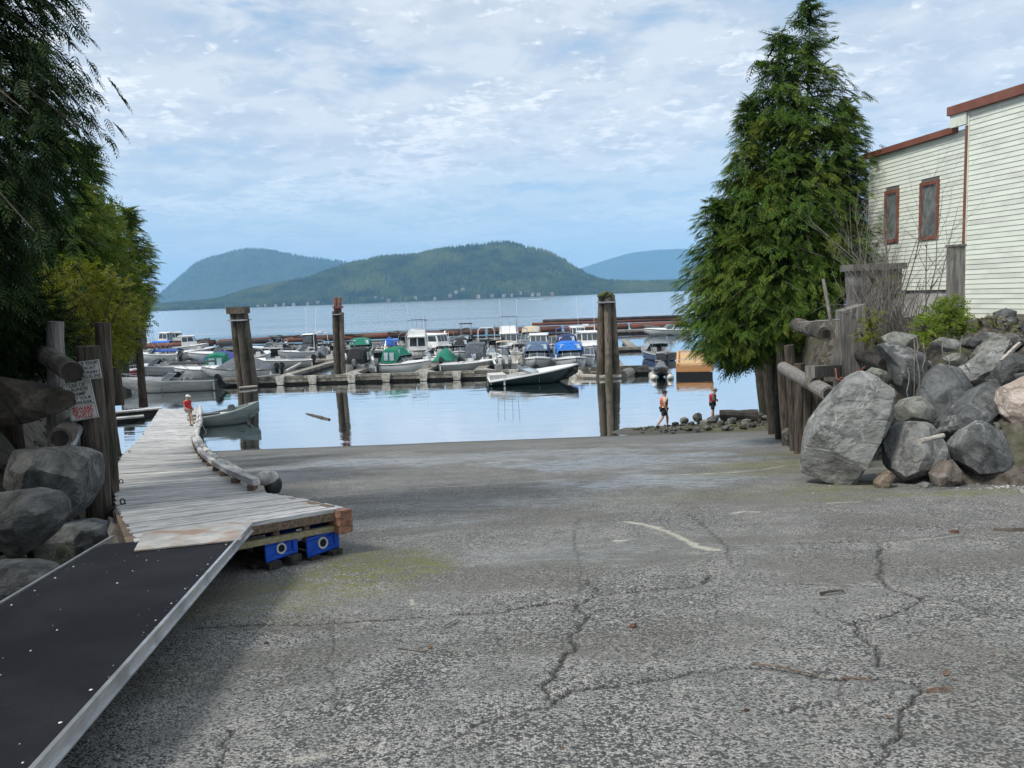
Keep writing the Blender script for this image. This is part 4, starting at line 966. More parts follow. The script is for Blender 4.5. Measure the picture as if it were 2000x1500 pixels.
def outboard(parent, x, y, z, col, tilt=0.0, s=1.0):
    C, S = math.cos(tilt), math.sin(tilt)
    def T(p): px, pz = p[0] * s, p[2] * s; return (x + px * C - pz * S * 1, y + p[1] * s, z + px * S + pz * C)
    mb = MB(); prof = [(.12, -.02, .10), (-.36, -.02, .13), (-.42, .18, .15), (-.38, .42, .14), (-.22, .52, .12), (.02, .50, .11), (.12, .30, .12)]
    vs = [T((px, -w, pz)) for px, pz, w in prof] + [T((px, w, pz)) for px, pz, w in prof]; n = len(prof)
    mb.add(vs, [tuple(reversed(range(n))), tuple(range(n, 2 * n))] + [(i, (i + 1) % n, n + (i + 1) % n, n + i) for i in range(n)])
    m = mb.build('outboard_motor', MOTOR[col], parent, False)
    mb = MB(); mb.add([T(p) for p in ((.02, -.06, 0), (-.26, -.06, 0), (-.22, -.035, -.75), (-.05, -.035, -.75), (.02, .06, 0), (-.26, .06, 0), (-.22, .035, -.75), (-.05, .035, -.75))], [(3, 2, 1, 0), (4, 5, 6, 7), (0, 1, 5, 4), (1, 2, 6, 5), (2, 3, 7, 6), (3, 0, 4, 7)])
    mb.tube([T((.06, 0, -.66)), T((-.34, 0, -.66))], .055 * s, 6); mb.box(T((-.14, 0, -.42)), (.36 * s, .22 * s, .02))
    mb.build('drive_leg', MOTOR['black'], m, False)
    MB().box(T((-.37, 0, -.66)), (.03, .30 * s, .10 * s)).box(T((-.37, 0, -.66)), (.03, .10 * s, .30 * s)).build('propeller', MOTOR['grey'], m, False)
def arch_sheet(mb, xa, xb, half, z0, z1, wa=None, n=7, thick=.02):
    wa = wa or half; pr = [(-1, 0), (-.92, .55), (-.6, .9), (0, 1), (.6, .9), (.92, .55), (1, 0)]
    for x, w in ((xa, wa), (xb, half)): pass
    vs = [(xa, wa * a, z0 + (z1 - z0) * b_) for a, b_ in pr] + [(xb, half * a, z0 + (z1 - z0) * b_) for a, b_ in pr]; n = len(pr)
    mb.add(vs, [(i, i + 1, n + i + 1, n + i) for i in range(n - 1)] + [(i, n + i, n + i + 1, i + 1) for i in range(0)])
def make_boat(label, px, py, L, head, hull='white', deck='white', top=None, tcol='blue', motor='black', nm=1, B=None, fb=None, win=True, extra=(), cat='boat', group='boats moored at the marina floats', shift=(0, 0), tilt=0.0, zoff=0, name='motor_boat', pose=None):
    o = W(px, py); B = B or L * .38; fb = fb or (.55 + .03 * L)
    t = thing(name, label, cat, (o.x + shift[0], o.y + shift[1], zoff), R(head), group)
    st = hull_stations(L, B, fb, **(dict(low=.42, rise=.95) if top == 'sport' else dict(low=.75, rise=.75) if top == 'skiff' else {})); n = len(st)
    if group and top != 'sport' and hull != 'alu': t.scale = (1.0, 1.06, 1.18)
    openb = top in ('open', 'skiff'); ca, cb = (0, 7) if not openb else (0, 9 if top == 'open' else 11)
    if top == 'sport': ca, cb = 2, 7
    make_hull(st, t, HULLS[hull], HULLS[deck] if deck in HULLS else GEL, (ca, cb))
    xs = lambda i: st[i][0]; bz = lambda i: (st[i][1], st[i][3])
    xw = xs(cb); bw, zw = bz(cb); bw = max(bw * .92, B * .28); xst = xs(0)
    H = 1.0
    if hull not in ('alu', 'greygreen'):            # rubbing strake
        mb = MB()
        for s in (-1, 1):
            for i in range(n - 1): mb.beam((st[i][0], s * (st[i][1] + .01), st[i][3] - .06), (st[i + 1][0], s * (st[i + 1][1] + .01), st[i + 1][3] - .06), .03, .05)
        mb.build('rub_rail', HULLS['black'] if hull in ('white', 'cream') else GEL, t, False)
    def windshield(h=.55, rake=.45, frame=CHROME, glass=BGLASS):
        f = MB(); g_ = MB(); b2 = bw * .86; xa, xb = xw + .12, xw - rake; sx = -.75
        bot = [(xa + sx, -bw, zw + .05), (xa, -bw * .62, zw + .09), (xa + .06, 0, zw + .1), (xa, bw * .62, zw + .09), (xa + sx, bw, zw + .05)]
        tp = [(xb + sx, -b2, zw + h), (xb, -b2 * .66, zw + h), (xb + .05, 0, zw + h), (xb, b2 * .66, zw + h), (xb + sx, b2, zw + h)]
        for i in range(5): f.beam(bot[i], tp[i], .035, .035)
        for i in range(4):
            f.beam(tp[i], tp[i + 1], .035, .035); f.beam(bot[i], bot[i + 1], .035, .03); g_.add([bot[i], bot[i + 1], tp[i + 1], tp[i]], [(0, 1, 2, 3)])
        w = f.build('windshield', frame, t, False); g_.build('glass', glass, w, False); return xb + sx, zw + h
    def bimini(xa, xb, z, half, col, sag=.16):
        mb = MB(); arch_sheet(mb, xa, xb, half, z - sag, z); arch_sheet(mb, xb, xa, half, z - sag + .03, z - .03)
        c = mb.build('bimini_top', CANV[col], t, False); f = MB()
        for x, x2 in ((xa, xa + (xb - xa) * .6), (xb, xa + (xb - xa) * .5)):
            for s in (-1, 1): f.beam((x, s * half * .97, z - sag), (x2, s * half * 1.0, fb), .03, .03)
        f.build('frame', CHROME, c, False)
    def rail(i0=8):
        mb = MB()
        for s in (-1, 1):
            pts = [(st[i][0], s * max(st[i][1] - .06, 0.02), st[i][3] + .32) for i in range(i0, n)]
            for a, b_ in zip(pts[:-1], pts[1:]): mb.beam(a, b_, .025, .025)
            for i in range(i0, n, 2): mb.beam((st[i][0], s * max(st[i][1] - .06, .02), st[i][3]), (st[i][0], s * max(st[i][1] - .06, .02), st[i][3] + .32), .02, .02)
        mb.build('bow_rail', CHROME, t, False)
    def seats():
        mb = MB()
        for s in (-1, 1): mb.box((xw - 1.0, s * bw * .5, .42), (.5, .5, .5)).box((xw - 1.25, s * bw * .5, .8), (.12, .5, .45))
        mb.box((xst + .5, 0, .45), (.5, B * .62, .5)); mb.build('seats', SEAT, t, False)
    if top == 'runabout': windshield(); seats(); rail()
    elif top == 'bimini':
        xr, zt = windshield(); seats(); bimini(xr + .5, xst + .5, fb + 1.35, B * .42, tcol); rail()
    elif top in ('canopy', 'softtop'):                   # soft top closed with side curtains over the cockpit
        xr, zt = windshield(.6); z = fb + 1.25; xa = xw - .5; xb = xst + (.5 if top == 'canopy' else .9)
        mb = MB(); pr = [(-1, 0), (-.96, .5), (-.86, .86), (-.5, .98), (0, 1), (.5, .98), (.86, .86), (.96, .5), (1, 0)]
        secs = [(xa + .35, .80, zt - .02, zt + .05), (xa - .1, .92, fb, z - .12), ((xa + xb) / 2, .95, fb, z), (xb, .90, fb, z - .14), (xb - .3, .86, fb - .05, fb + .35)]
        vs = []
        for x, k, z0, z1 in secs: vs += [(x, B / 2 * k * a, z0 + (z1 - z0) * b_) for a, b_ in pr]
        q = len(pr); mb.add(vs, [(i * q + k, i * q + k + 1, (i + 1) * q + k + 1, (i + 1) * q + k) for i in range(len(secs) - 1) for k in range(q - 1)] + [tuple(range(q))[::-1], tuple(range(4 * q, 5 * q))])
        c = mb.build('canvas_top', CANV[tcol], t, False); g_ = MB()
        for s in (-1, 1):
            for x0, x1 in ((xa - .2, (xa + xb) / 2 + .1), ((xa + xb) / 2 - .1, xb + .25)):
                y = s * (B / 2 * .955 + .012); g_.add([(x0, y, fb + .22), (x1, y, fb + .22), (x1, y * .985, z - .42), (x0, y * .985, z - .42)], [(0, 1, 2, 3)])
        y = B * .33; g_.add([(xb - .16, -y, fb + .40), (xb - .16, y, fb + .40), (xb - .02, y, z - .3), (xb - .02, -y, z - .3)], [(0, 1, 2, 3)])
        y = B * .36; g_.add([(xa + .36, -y, zt - .0), (xa + .36, y, zt - .0), (xa - .02, y * .9, z - .22), (xa - .02, -y * .9, z - .22)], [(0, 1, 2, 3)])
        g_.build('clear_panel', CLEAR, c, False); rail()
    elif top == 'cover':                                  # one tarp over everything
        mb = MB(); i1 = 10; pr = [(-1.03, -.12), (-.98, .05), (-.5, .6), (0, 1), (.5, .6), (.98, .05), (1.03, -.12)]; vs = []
        hs = [.12, .30, .5, .66, .74, .78, .78, .74, .55, .3, .08]; q = len(pr)
        for i in range(i1 + 1):
            x, b_, _, z, _, _ = st[i]; vs += [(x - (.05 if i == 0 else 0), b_ * a, z + .03 + hs[i] * c_ * 1.1 + (rnd.uniform(-.03, .03) if 0 < c_ < 1 else 0)) for a, c_ in pr]
        mb.add(vs, [(i * q + k, i * q + k + 1, (i + 1) * q + k + 1, (i + 1) * q + k) for i in range(i1) for k in range(q - 1)] + [tuple(range(q))[::-1], tuple(range(i1 * q, i1 * q + q))]); mb.build('tarp_cover', CANV[tcol], t, False, True)
    elif top in ('cabin', 'pilothouse', 'hardtop', 'fly'):
        xr = xs(2) if top == 'pilothouse' else xs(4); xf = xs(9 if top != 'hardtop' else 8); w0, w1 = B * .40, B * .37; z0 = fb * .95; z1 = fb + (1.25 if top != 'hardtop' else 1.45)
        sl = .45; body = CANV[tcol] if top == 'hardtop' and tcol in ('black',) else GEL
        bt = [(xr, -w0, z0), (xf, -w0 * .8, z0 + .1), (xf, w0 * .8, z0 + .1), (xr, w0, z0)]; tp = [(xr + .05, -w1, z1), (xf - sl, -w1 * .85, z1), (xf - sl, w1 * .85, z1), (xr + .05, w1, z1)]
        c = MB().hexa(bt + tp).build('cabin', body, t, False)
        def pane(a, b_, c_, d_, u0, u1, v0, v1, off):
            a, b_, c_, d_ = map(Vector, (a, b_, c_, d_)); f = lambda u, v: (a.lerp(b_, u)).lerp(d_.lerp(c_, u), v) + Vector(off); MB().add([f(u0, v0), f(u1, v0), f(u1, v1), f(u0, v1)], [(0, 1, 2, 3)]).build('window', BGLASS, c, False)
        for u0, u1 in ((.05, .34), (.37, .63), (.66, .95)): pane(bt[1], bt[2], tp[2], tp[1], u0, u1, .42, .92, (.012, 0, 0))
        for s, (a, b_, c_, d_) in ((-1, (bt[0], bt[1], tp[1], tp[0])), (1, (bt[3], bt[2], tp[2], tp[3]))):
            for u0, u1 in ((.06, .46), (.52, .93)): pane(a, b_, c_, d_, u0, u1, .45, .9, (0, s * .012, 0))
        pane(bt[0], bt[3], tp[3], tp[0], .08, .46, .3, .9, (-.012, 0, 0)); pane(bt[0], bt[3], tp[3], tp[0], .54, .92, .3, .9, (-.012, 0, 0))
        mb = MB(); mb.hexa([(xr - .5, -w1 * 1.06, z1), (xf - sl + .15, -w1 * .95, z1), (xf - sl + .15, w1 * .95, z1), (xr - .5, w1 * 1.06, z1), (xr - .45, -w1, z1 + .09), (xf - sl, -w1 * .85, z1 + .09), (xf - sl, w1 * .85, z1 + .09), (xr - .45, w1, z1 + .09)]); mb.build('roof', GEL, t, False)
        if top == 'fly':
            mb = MB(); mb.hexa([(xr - .2, -w1, z1 + .09), (xf - sl - .3, -w1 * .8, z1 + .09), (xf - sl - .3, w1 * .8, z1 + .09), (xr - .2, w1, z1 + .09), (xr - .1, -w1 * .95, z1 + .6), (xf - sl - .7, -w1 * .75, z1 + .7), (xf - sl - .7, w1 * .75, z1 + .7), (xr - .1, w1 * .95, z1 + .6)]); mb.build('flybridge', GEL, t, False)
            bimini(xr - .1, xf - sl - .6, z1 + 1.6, w1, tcol, .12)
        rail()
    elif top == 'cuddy':
        xr, zt = windshield(.75, .5); seats(); rail()
        mb = MB(); z = zt + .45; arch_sheet(mb, xr + .55, xst + .9, B * .42, zt - .05, z); arch_sheet(mb, xst + .9, xr + .55, B * .42, zt - .08, z - .03); c = mb.build('canvas_top', CANV[tcol], t, False)
        f = MB(); [f.beam((x, s * B * .42, z - .45), (x, s * B * .43, fb), .03, .03) for x in (xst + .9, (xst + xr) / 2) for s in (-1, 1)]; f.build('frame', CHROME, c, False)
    elif top == 'sport':
        windshield(.36, .62, CHROME, CLEAR)
        mb = MB()
        for s in (-1, 1): mb.box((xw - 1.1, s * bw * .5, .5), (.55, .5, .55))
        mb.box((xst + .7, 0, .55), (1.2, B * .8, .55)); mb.build('seats', SEAT, t, False)
    elif top == 'open':
        mb = MB(); mb.box((0.1, 0, .55), (.5, .55, .95)); c = mb.build('console', GEL, t, False); MB().add([(.36, -.3, 1.0), (.36, .3, 1.0), (.18, .26, 1.42), (.18, -.26, 1.42)], [(0, 1, 2, 3)]).build('windshield', CLEAR, c, False)
        mb = MB(); mb.box((-.8, 0, .5), (.4, B * .6, .45)).box((1.2, 0, .4), (.4, B * .5, .35)); mb.build('seats', SEAT, t, False)
        if tcol: bimini(-L * .12 + .9, -L * .12 - .9, fb + 1.45, B * .36, tcol, .1)
    elif top == 'skiff':
        mb = MB()
        for x in (-L * .28, 0, L * .22): mb.box((x, 0, fb * .62), (.28, B * .86, .05))
        mb.build('thwarts', HULLS['alu'], t, False)
    for e in extra:
        if e == 'radar':
            MB().tube([(xs(3), -B * .4, fb), (xs(3) - .2, -B * .36, fb + 1.7), (xs(3) - .2, B * .36, fb + 1.7), (xs(3), B * .4, fb)], .05, 6).box((xs(3) - .2, 0, fb + 1.82), (.5, .6, .18)).build('radar_arch', GEL, t, False)
        elif e == 'antenna':
            mb = MB(); [mb.beam((xs(4), s * B * .3, fb + 1), (xs(4) - .5, s * B * .34, fb + 4.4), .022, .022) for s in (-1, 1)]; mb.build('antenna', GEL, t, False)
        elif e == 'rods':
            mb = MB(); [mb.beam((xs(1), B * k, fb), (xs(1) - .35, B * k * 1.2, fb + 2.9), .02, .02) for k in (-.36, -.15, .12, .34)]; mb.build('fishing_rods', MOTOR['black'], t, False)
        elif e == 'ttop':
            mb = MB(); [mb.beam((x, s * B * .28, .3), (x, s * B * .28, fb + 1.95), .05, .05) for x in (-.5, .5) for s in (-1, 1)]; f = mb.build('frame', CHROME, t, False); MB().box((0, 0, fb + 2.0), (1.7, B * .7, .08)).build('roof', CANV['black'], t, False)
        elif e == 'arch':
            mb = MB(); [mb.tube([(x, -B * .42, fb), (x, -B * .4, fb + 1.5), (x, -B * .3, fb + 1.75), (x, B * .3, fb + 1.75), (x, B * .4, fb + 1.5), (x, B * .42, fb)], .03, 5) for x in (xs(2), xs(4))]; mb.build('grab_arch', GEL, t, False)
        elif e == 'frontcover':
            MB().hexa([(xw - .9, -bw, zw), (xw + .9, -bw * .6, zw + .05), (xw + .9, bw * .6, zw + .05), (xw - .9, bw, zw), (xw - 1.1, -bw * .7, zw + .75), (xw + .1, -bw * .5, zw + .5), (xw + .1, bw * .5, zw + .5), (xw - 1.1, bw * .7, zw + .75)]).build('canvas_top', CANV[tcol], t, False)
        elif e == 'fenders':
            for x in (-L * .25, L * .1):
                MB().tube([(x, -B * .5, .12), (x, -B * .5, .2), (x, -B * .5, .55), (x, -B * .5, .62)], [.04, .09, .09, .03], 8).build('fender', GEL, t, False)
        elif e == 'stripe':
            mb = MB()
            for s in (-1, 1):
                for i in range(n - 1): mb.beam((st[i][0], s * (st[i][1] * .99 + .008), st[i][3] - .22), (st[i + 1][0], s * (st[i + 1][1] * .99 + .008), st[i + 1][3] - .22), .012, .10)
            mb.build('hull_stripe', HULLS['blue'], t, False)
    for ch in list(t.children) + [g_ for ch in t.children for g_ in ch.children]:
        if ch.name.split('.')[0] in ('frame', 'seats', 'antenna', 'fishing_rods', 'grab_arch', 'thwarts', 'hull_stripe', 'rub_rail', 'fender'): ch['kind'] = 'stuff'
    if motor:
        for k in range(nm): outboard(t, xst - .02, (k - (nm - 1) / 2) * .55, fb * .72, motor, tilt)
    return t

# ---- floats of the marina
FA, FB = W(380, 757), W(1268, 731)
de = (FB - FA).normalized(); dn = Vector((-de.y, de.x, 0)); dn = dn if dn.y > 0 else -dn
front = thing('marina_float', 'long weathered front float with white fenders, nearest the boat ramp', 'dock', (FA + FB) / 2)
Lf = (FB - FA).length
for i in range(16):
    a, b_ = FA + de * Lf * i / 16, FA + de * Lf * (i + 1) / 16; g_ = de * .02
    MB().beam(a + g_ + dn * .9 + dz(.44), b_ - g_ + dn * .9 + dz(.44), 1.75, .07).build('deck_section', DOCKW, front)
    MB().beam(a + g_ * 3 + dn * .1 + dz(.60), b_ - g_ * 3 + dn * .1 + dz(.60), .22, .22).build('bull_rail', DOCKW, front)
    MB().beam(a + g_ + dn * .06 + dz(.30), b_ - g_ + dn * .06 + dz(.30), .16, .20).build('stringer', DOCKW, front)
mb = MB(); mb.beam(FA + dn * .5 + dz(.0), FB + dn * .5 + dz(.0), .7, .42); mb.beam(FA + dn * 1.4, FB + dn * 1.4, .7, .42); mb.build('float_log', DOCKD, front)
for k, px in enumerate((549, 612, 688, 755, 828, 893, 1004, 1118)):
    c = W(px, 757 - (px - 380) * .0293); r_ = rnd.uniform(-.05, .05)
    MB().hexa([c + de * x + dn * y + dz(z) for z, w in ((.04, .26), (.70, .38)) for x, y in ((-w, -.22), (w, -.22), (w, .1), (-w, .1))]).build('fender', FEND, front)
def pt(px, py): return W(px, py)
def walkway(label, a, b_, w=1.5, h=.45, nseg=8, name='marina_float'):
    t = thing(name, label, 'dock', (a + b_) / 2)
    for i in range(nseg):
        p, q = a.lerp(b_, i / nseg), a.lerp(b_, (i + 1) / nseg); e = (q - p).normalized() * .015
        MB().beam(p + e + dz(h - .05), q - e + dz(h - .05), w, .1).build('deck_section', DOCKW, t)
    x = (b_ - a).normalized(); y = Vector((-x.y, x.x, 0)) * (w / 2 - .08)
    for s in (-1, 1): MB().beam(a + y * s + dz(h - .18), b_ + y * s + dz(h - .18), .16, .18).build('stringer', DOCKW, t)
    mb = MB(); mb.beam(a + dz(.02), b_ + dz(.02), w * .8, .4); mb.build('float_log', DOCKD, t)
    return t
def finger(label, px, py, length, brace=True, w=.9, h=.42):
    a = pt(px, py); b_ = a + dn * length; t = walkway(label, a, b_, w, h, 3, 'finger_float')
    if brace:
        for s in ((1,) if brace == 1 else (-1, 1)):
            MB().beam(a + de * s * 1.7 + dz(.47), a + de * s * .35 + dn * 1.9 + dz(.49), .22, .16).build('corner_brace', PLANK, t)
    t['group'] = 'finger floats between the boats'; return t
mid_a, mid_b = pt(330, 722) + dn * 0, pt(760, 708)
walkway('middle float running behind the front one, left of the rusty-topped pile cluster', pt(480, 712), pt(655, 709), 1.6)
walkway('middle float behind the green covered boats', pt(655, 706.5), pt(985, 695), 1.4)
walkway('middle float at the right, behind the bright blue topped boat', pt(1000, 694), pt(1268, 684), 1.4)
walkway('left float with pale planks between the blue topped boats', pt(270, 726), pt(420, 720), 1.8)
walkway('long far float in front of the rusty breakwater, left half', pt(285, 689), pt(620, 680.5), 1.6)
walkway('long far float in front of the rusty breakwater, right half', pt(625, 678), pt(1180, 659), 1.6)
walkway('pale float lying along the breakwater right of the big pile cluster', pt(1175, 655), pt(1300, 650), 2.0, .7)
for px, py, ln, lab, br in ((537, 747.5, 17, 'finger float just right of the leaning left pile cluster', 2), (668, 744, 9, 'finger float behind the rusty-topped pile cluster', 1), (812, 740, 13, 'finger float right of the small green canopy boat', 1), (930, 737, 14, 'finger float beside the white boat with grey front cover', 1), (1212, 731, 10, 'finger float just right of the big mossy pile cluster', 1),
                            (1235, 683, 12, 'finger float beside the blue hulled boat', 0), (716, 705, 14, 'finger float behind the boat with black stern cover', 0), (604, 704, 16, 'finger float beyond the open white boat', 0), (820, 699, 14, 'finger float beside the tall black arch boat', 0), (1085, 690, 14, 'finger float between the blue topped boats', 0), (1015, 692, 12, 'finger float beside the hardtop cruiser', 0), (380, 721, 12, 'finger float left of the purple tarp boat', 0)):
    finger(lab, px, py, ln, br)
tag(MB().beam(pt(560, 731) + dz(.32), pt(592, 716) + dz(.42), .26, .2).build('timber', PLANK), 'pale diagonal timber floating between the front and middle floats', 'timber')

# ---- breakwater of floating pipes
bwd = thing('breakwater', 'long rusty steel pipe breakwater closing the marina', 'breakwater', W(800, 662))
bpts = [(285, 683), (420, 677), (540, 671.5), (660, 667), (800, 661), (950, 655), (1100, 649.5), (1230, 644.5), (1345, 640)]
for k in range(len(bpts) - 1):
    a, b_ = W(*bpts[k]), W(*bpts[k + 1]); e = (b_ - a).normalized() * .25
    MB().tube([a + e + dz(.55), b_ - e + dz(.55)], .42, 12).build('pipe', RUST if k not in (1,) else RUSTD, bwd, smooth=True)
    MB().tube([a + e + Vector((0, 1.1, .72)), b_ - e + Vector((0, 1.1, .72))], .42, 12).build('pipe', RUST if k not in (0, 4) else RUSTD, bwd, smooth=True)
a, b_ = W(1062, 645) + Vector((0, 3, 0)), W(1340, 636) + Vector((0, 3, 0))
MB().tube([a + dz(1.6), b_ + dz(1.6)], .28, 10).build('pipe', RUSTD, bwd, smooth=True); MB().tube([a + dz(1.05) + de * -2, b_ + dz(1.05)], .30, 10).build('pipe', RUST, bwd, smooth=True)
rg = random.Random(21)
DWX = (548, 565, 583, 596, 660, 690, 770, 780, 792, 808, 905, 975, 985, 330, 395, 402)
for i, px in enumerate(DWX):
    c = W(px, 683 - (px - 285) * .0405) + dz(1.1) + Vector((0, rg.uniform(0, 1.2), 0)); l = rg.uniform(.6, 2.2)
    tag(log_mesh(c - de * l, c + de * l + dz(rg.uniform(-.1, .3)), rg.uniform(.13, .26), .12, 8, 4, i, .1).build('driftwood', BARK), 'driftwood log on the rusty breakwater, %s from the left' % ORD[sorted(DWX).index(px)], 'driftwood', 'driftwood on the breakwater')

# ---- pile clusters
def dolphin(label, px, py, piles, Y=None, cap=None):
    o = W(px, py); t = thing('pile_cluster', label, 'piling', o)
    k = o.y / F
    for i, (tx, ty, bx, dy, w, m) in enumerate(piles):
        tp = P(tx, ty, o.y + dy * .6); b_ = P(bx, py, o.y + dy); b_.z = 0; d = (b_ - tp).normalized()
        log_mesh(b_ + d * 2.0, tp, w * k / 2, w * k / 2 * .88, 12, 10, i + int(px), .06, rnd.uniform(-.06, .06)).build('pile', m, t)
    return t, o
MOSSCAP = mat('moss_cap', (.04, .05, .02), (.10, .115, .035), .95, 5, bump=.9, bdist=.05)
t, o = dolphin('leaning left pile cluster with flat cap rising from the water', 480, 756, [(455, 606, 472, 0, 15, PILE), (466, 604, 483, -.5, 15, PILE_D), (477, 606, 497, -.1, 15, PILE), (460, 604, 478, .9, 15, PILE_D), (474, 602, 493, 1.0, 15, PILE)])
cpt = P(465, 606, o.y); k = o.y / F
MB().box((cpt.x, cpt.y, cpt.z), (34 * k, 1.5, 13 * k)).build('cap', PILE, t); MB().box((cpt.x + .1, cpt.y - .1, cpt.z - 19 * k), (33 * k, 1.7, 2.5 * k)).build('band', GALV, t)
t, o = dolphin('middle pile cluster with two red-brown steel pipes on top', 660, 732, [(653, 608, 657, -.3, 11, PILE_D), (661, 600, 662, .1, 11, PILE_D), (667, 610, 670, -.1, 11, PILE), (657, 604, 660, .8, 11, PILE)])
for x in (655.5, 663.5): MB().tube([P(x, 581, o.y), P(x, 625, o.y)], 3.6 * o.y / F, 10).build('steel_pipe', RUST, t, smooth=True)
c = P(660, 600, o.y); MB().box((c.x, c.y, c.z), (20 * k, .7, 4 * k)).build('band', RUST, t); c = P(659, 614, o.y); MB().box((c.x, c.y - .2, c.z), (19 * k, .9, 2 * k)).build('band', GALV, t)
t, o = dolphin('thick right pile cluster with a mossy top', 1190, 739, [(1175, 574, 1174, 0, 16, PILE), (1186, 572, 1189, -.6, 15, PILE), (1195, 576, 1205, -.1, 14, PILE), (1178, 572, 1180, 1, 15, PILE_D), (1192, 574, 1198, 1.1, 15, PILE_D)])
c = P(1184, 576, o.y); k = o.y / F; mb = MB()
for i in range(9): mb.ball((c.x + rnd.uniform(-12, 12) * k, c.y + rnd.uniform(-.5, .3), c.z + rnd.uniform(-2, 4) * k), (7 * k, .35, 5 * k), 8, 5)
mb.build('moss', MOSSCAP, t, smooth=True); c = P(1184, 590, o.y); MB().box((c.x, c.y - .1, c.z), (32 * k, 1.7, 3 * k)).build('band', GALV, t)
LOGP = mat('bleached_log', (.24, .22, .19), (.46, .43, .385), .85, 4, (1, 5, 5), bump=.4)
for a, b_, lab, r_ in (((1167, 737), (1209, 735.5), 'bleached log tied across the foot of the right pile cluster', .2), ((1132, 735), (1163, 736), 'bleached log floating left of the right pile cluster', .22), ((478, 757), (512, 754), 'bleached plank floating at the foot of the left pile cluster', .11)):
    tag(log_mesh(W(*a) - Vector((0, 1.25, -.12)), W(*b_) - Vector((0, 1.25, -.12)), r_, r_ * .9, 9, 5, 3, .08).build('floating_log', LOGP), lab, 'log')
tag(log_mesh(W(598, 808), W(643, 820), .05, .09, 7, 9, 8, .15, .03).build('floating_stick', BARK), 'thin crooked branch floating on the calm water', 'stick')
tag(log_mesh(W(1216, 737) + dz(.1), W(1231, 732) + dz(.2), .42, .40, 12, 4, 5, .05).build('floating_log', LOGP), 'short fat log end floating right of the big pile cluster', 'log')
tag(MB().ball(tuple(W(1128, 737)), (.55, .45, .62), 12, 8).build('mooring_buoy', FEND, smooth=True), 'round dirty white buoy at the bow of the dark green speedboat', 'buoy')

# ---- the boats
bt = make_boat
bt('low dark green speedboat with white deck lying along the front float', 1041, 745, 6.9, 9, 'green', 'white', 'sport', motor=None, B=2.3, fb=.92, name='speed_boat', shift=(0, -.9))
bt('small red hulled boat glimpsed between the left piles', 222, 744, 4.6, 10, 'red', 'white', 'runabout', motor='black')
bt('dull aluminium runabout with tilted black outboard at the left float', 334, 764, 7.6, 182, 'alu', 'alu', 'bimini', 'black', 'black', B=2.3, fb=.95, tilt=-.75, name='aluminium_boat')
bt('white boat under a wide dark blue bimini, behind the left piles', 302, 731, 6.4, 185, 'white', 'white', 'bimini', 'blue', 'white')
bt('white boat with bright blue and white bimini at far left', 345, 702, 6.2, 8, 'white', 'white', 'bimini', 'sky', 'white', extra=('rods',))
bt('open white boat next to the bright blue bimini boat, at far left', 296, 704, 5.4, 172, 'white', 'white', 'runabout', None, 'black')
bt('white cuddy cruiser with dark canvas left of the leaning pile cluster', 424, 703, 6.6, 196, 'white', 'white', 'cuddy', 'black', 'black')
bt('white boat with a green canvas top left of the leaning pile cluster', 404, 737, 5.6, 190, 'white', 'white', 'softtop', 'green', None)
bt('boat wrapped in a blue purple tarp behind the leaning pile cluster', 444, 719, 5.6, 12, 'white', 'white', 'cover', 'purple', None)
bt('boat under a charcoal tarp with black outboard right behind the leaning piles', 468, 737, 6.8, 178, 'white', 'white', 'cover', 'grey', 'black')
bt('far fishing boat with tall aerials against the left end of the breakwater', 347, 675, 5.6, 15, 'white', 'white', 'cabin', None, None, extra=('antenna',))
bt('grey far boat at the left end of the breakwater', 321, 680, 6.0, 175, 'white', 'white', 'hardtop', 'grey', None)
bt('far boat with a red cover rolled on its grey frame', 520, 690, 4.6, 190, 'black', 'white', 'bimini', 'grey', 'black')
bt('cluttered open white boat with small grey bimini by the middle float', 546, 719, 6.6, 196, 'cream', 'white', 'open', 'grey', 'black')
bt('black hulled boat with dark canvas cabin and white roof', 604, 692, 5.0, 262, 'black', 'white', 'hardtop', 'black', None, extra=('antenna',))
bt('white boat with radar arch left of the rusty-topped pile cluster', 640, 694, 6.0, 80, 'white', 'white', 'runabout', None, 'black', extra=('radar',))
bt('white cruiser with green canopy and bow towards the ramp', 706, 700, 6.6, 278, 'white', 'white', 'softtop', 'green', None)
bt('boat showing its black stern cover and silver outboard', 711, 722, 5.0, 82, 'white', 'white', 'canopy', 'black', 'silver', tilt=-.1)
bt('small white open boat with a flat blue bimini', 760, 713, 5.2, 260, 'white', 'white', 'open', 'sky', None)
bt('white runabout with green canvas top and square side windows', 794, 726, 5.6, 330, 'white', 'white', 'softtop', 'green', 'black')
bt('tall white flybridge boat with dark top and radar mast', 820, 697, 6.8, 88, 'navy', 'white', 'fly', 'black', None, extra=('antenna', 'arch'), B=2.5)
bt('white pilothouse boat with pale roof behind the green covered boat', 855, 692, 6.4, 318, 'white', 'white', 'pilothouse', None, None, extra=('rods',))
bt('boat under a full green cover with black outboard', 872, 716, 5.2, 85, 'white', 'white', 'cover', 'green', 'black')
bt('far boat with a black bimini in front of the breakwater', 869, 681, 5.8, 250, 'white', 'white', 'bimini', 'black', 'black')
bt('white runabout with slate grey cover and twin outboards', 905, 691, 5.8, 110, 'white', 'white', 'cuddy', 'grey', 'grey', nm=2)
bt('white boat with grey front cover and big outboard facing the ramp', 932, 711, 5.2, 88, 'white', 'white', 'canopy', 'grey', 'silver', extra=('fenders',))
bt('low open aluminium boat with clear screen, bow to the right', 918, 722, 5.2, 352, 'alu', 'white', 'open', None, None, B=2.0)
bt('far centre console boat with square black top', 912, 681, 5.6, 265, 'white', 'white', 'open', None, None, extra=('ttop',))
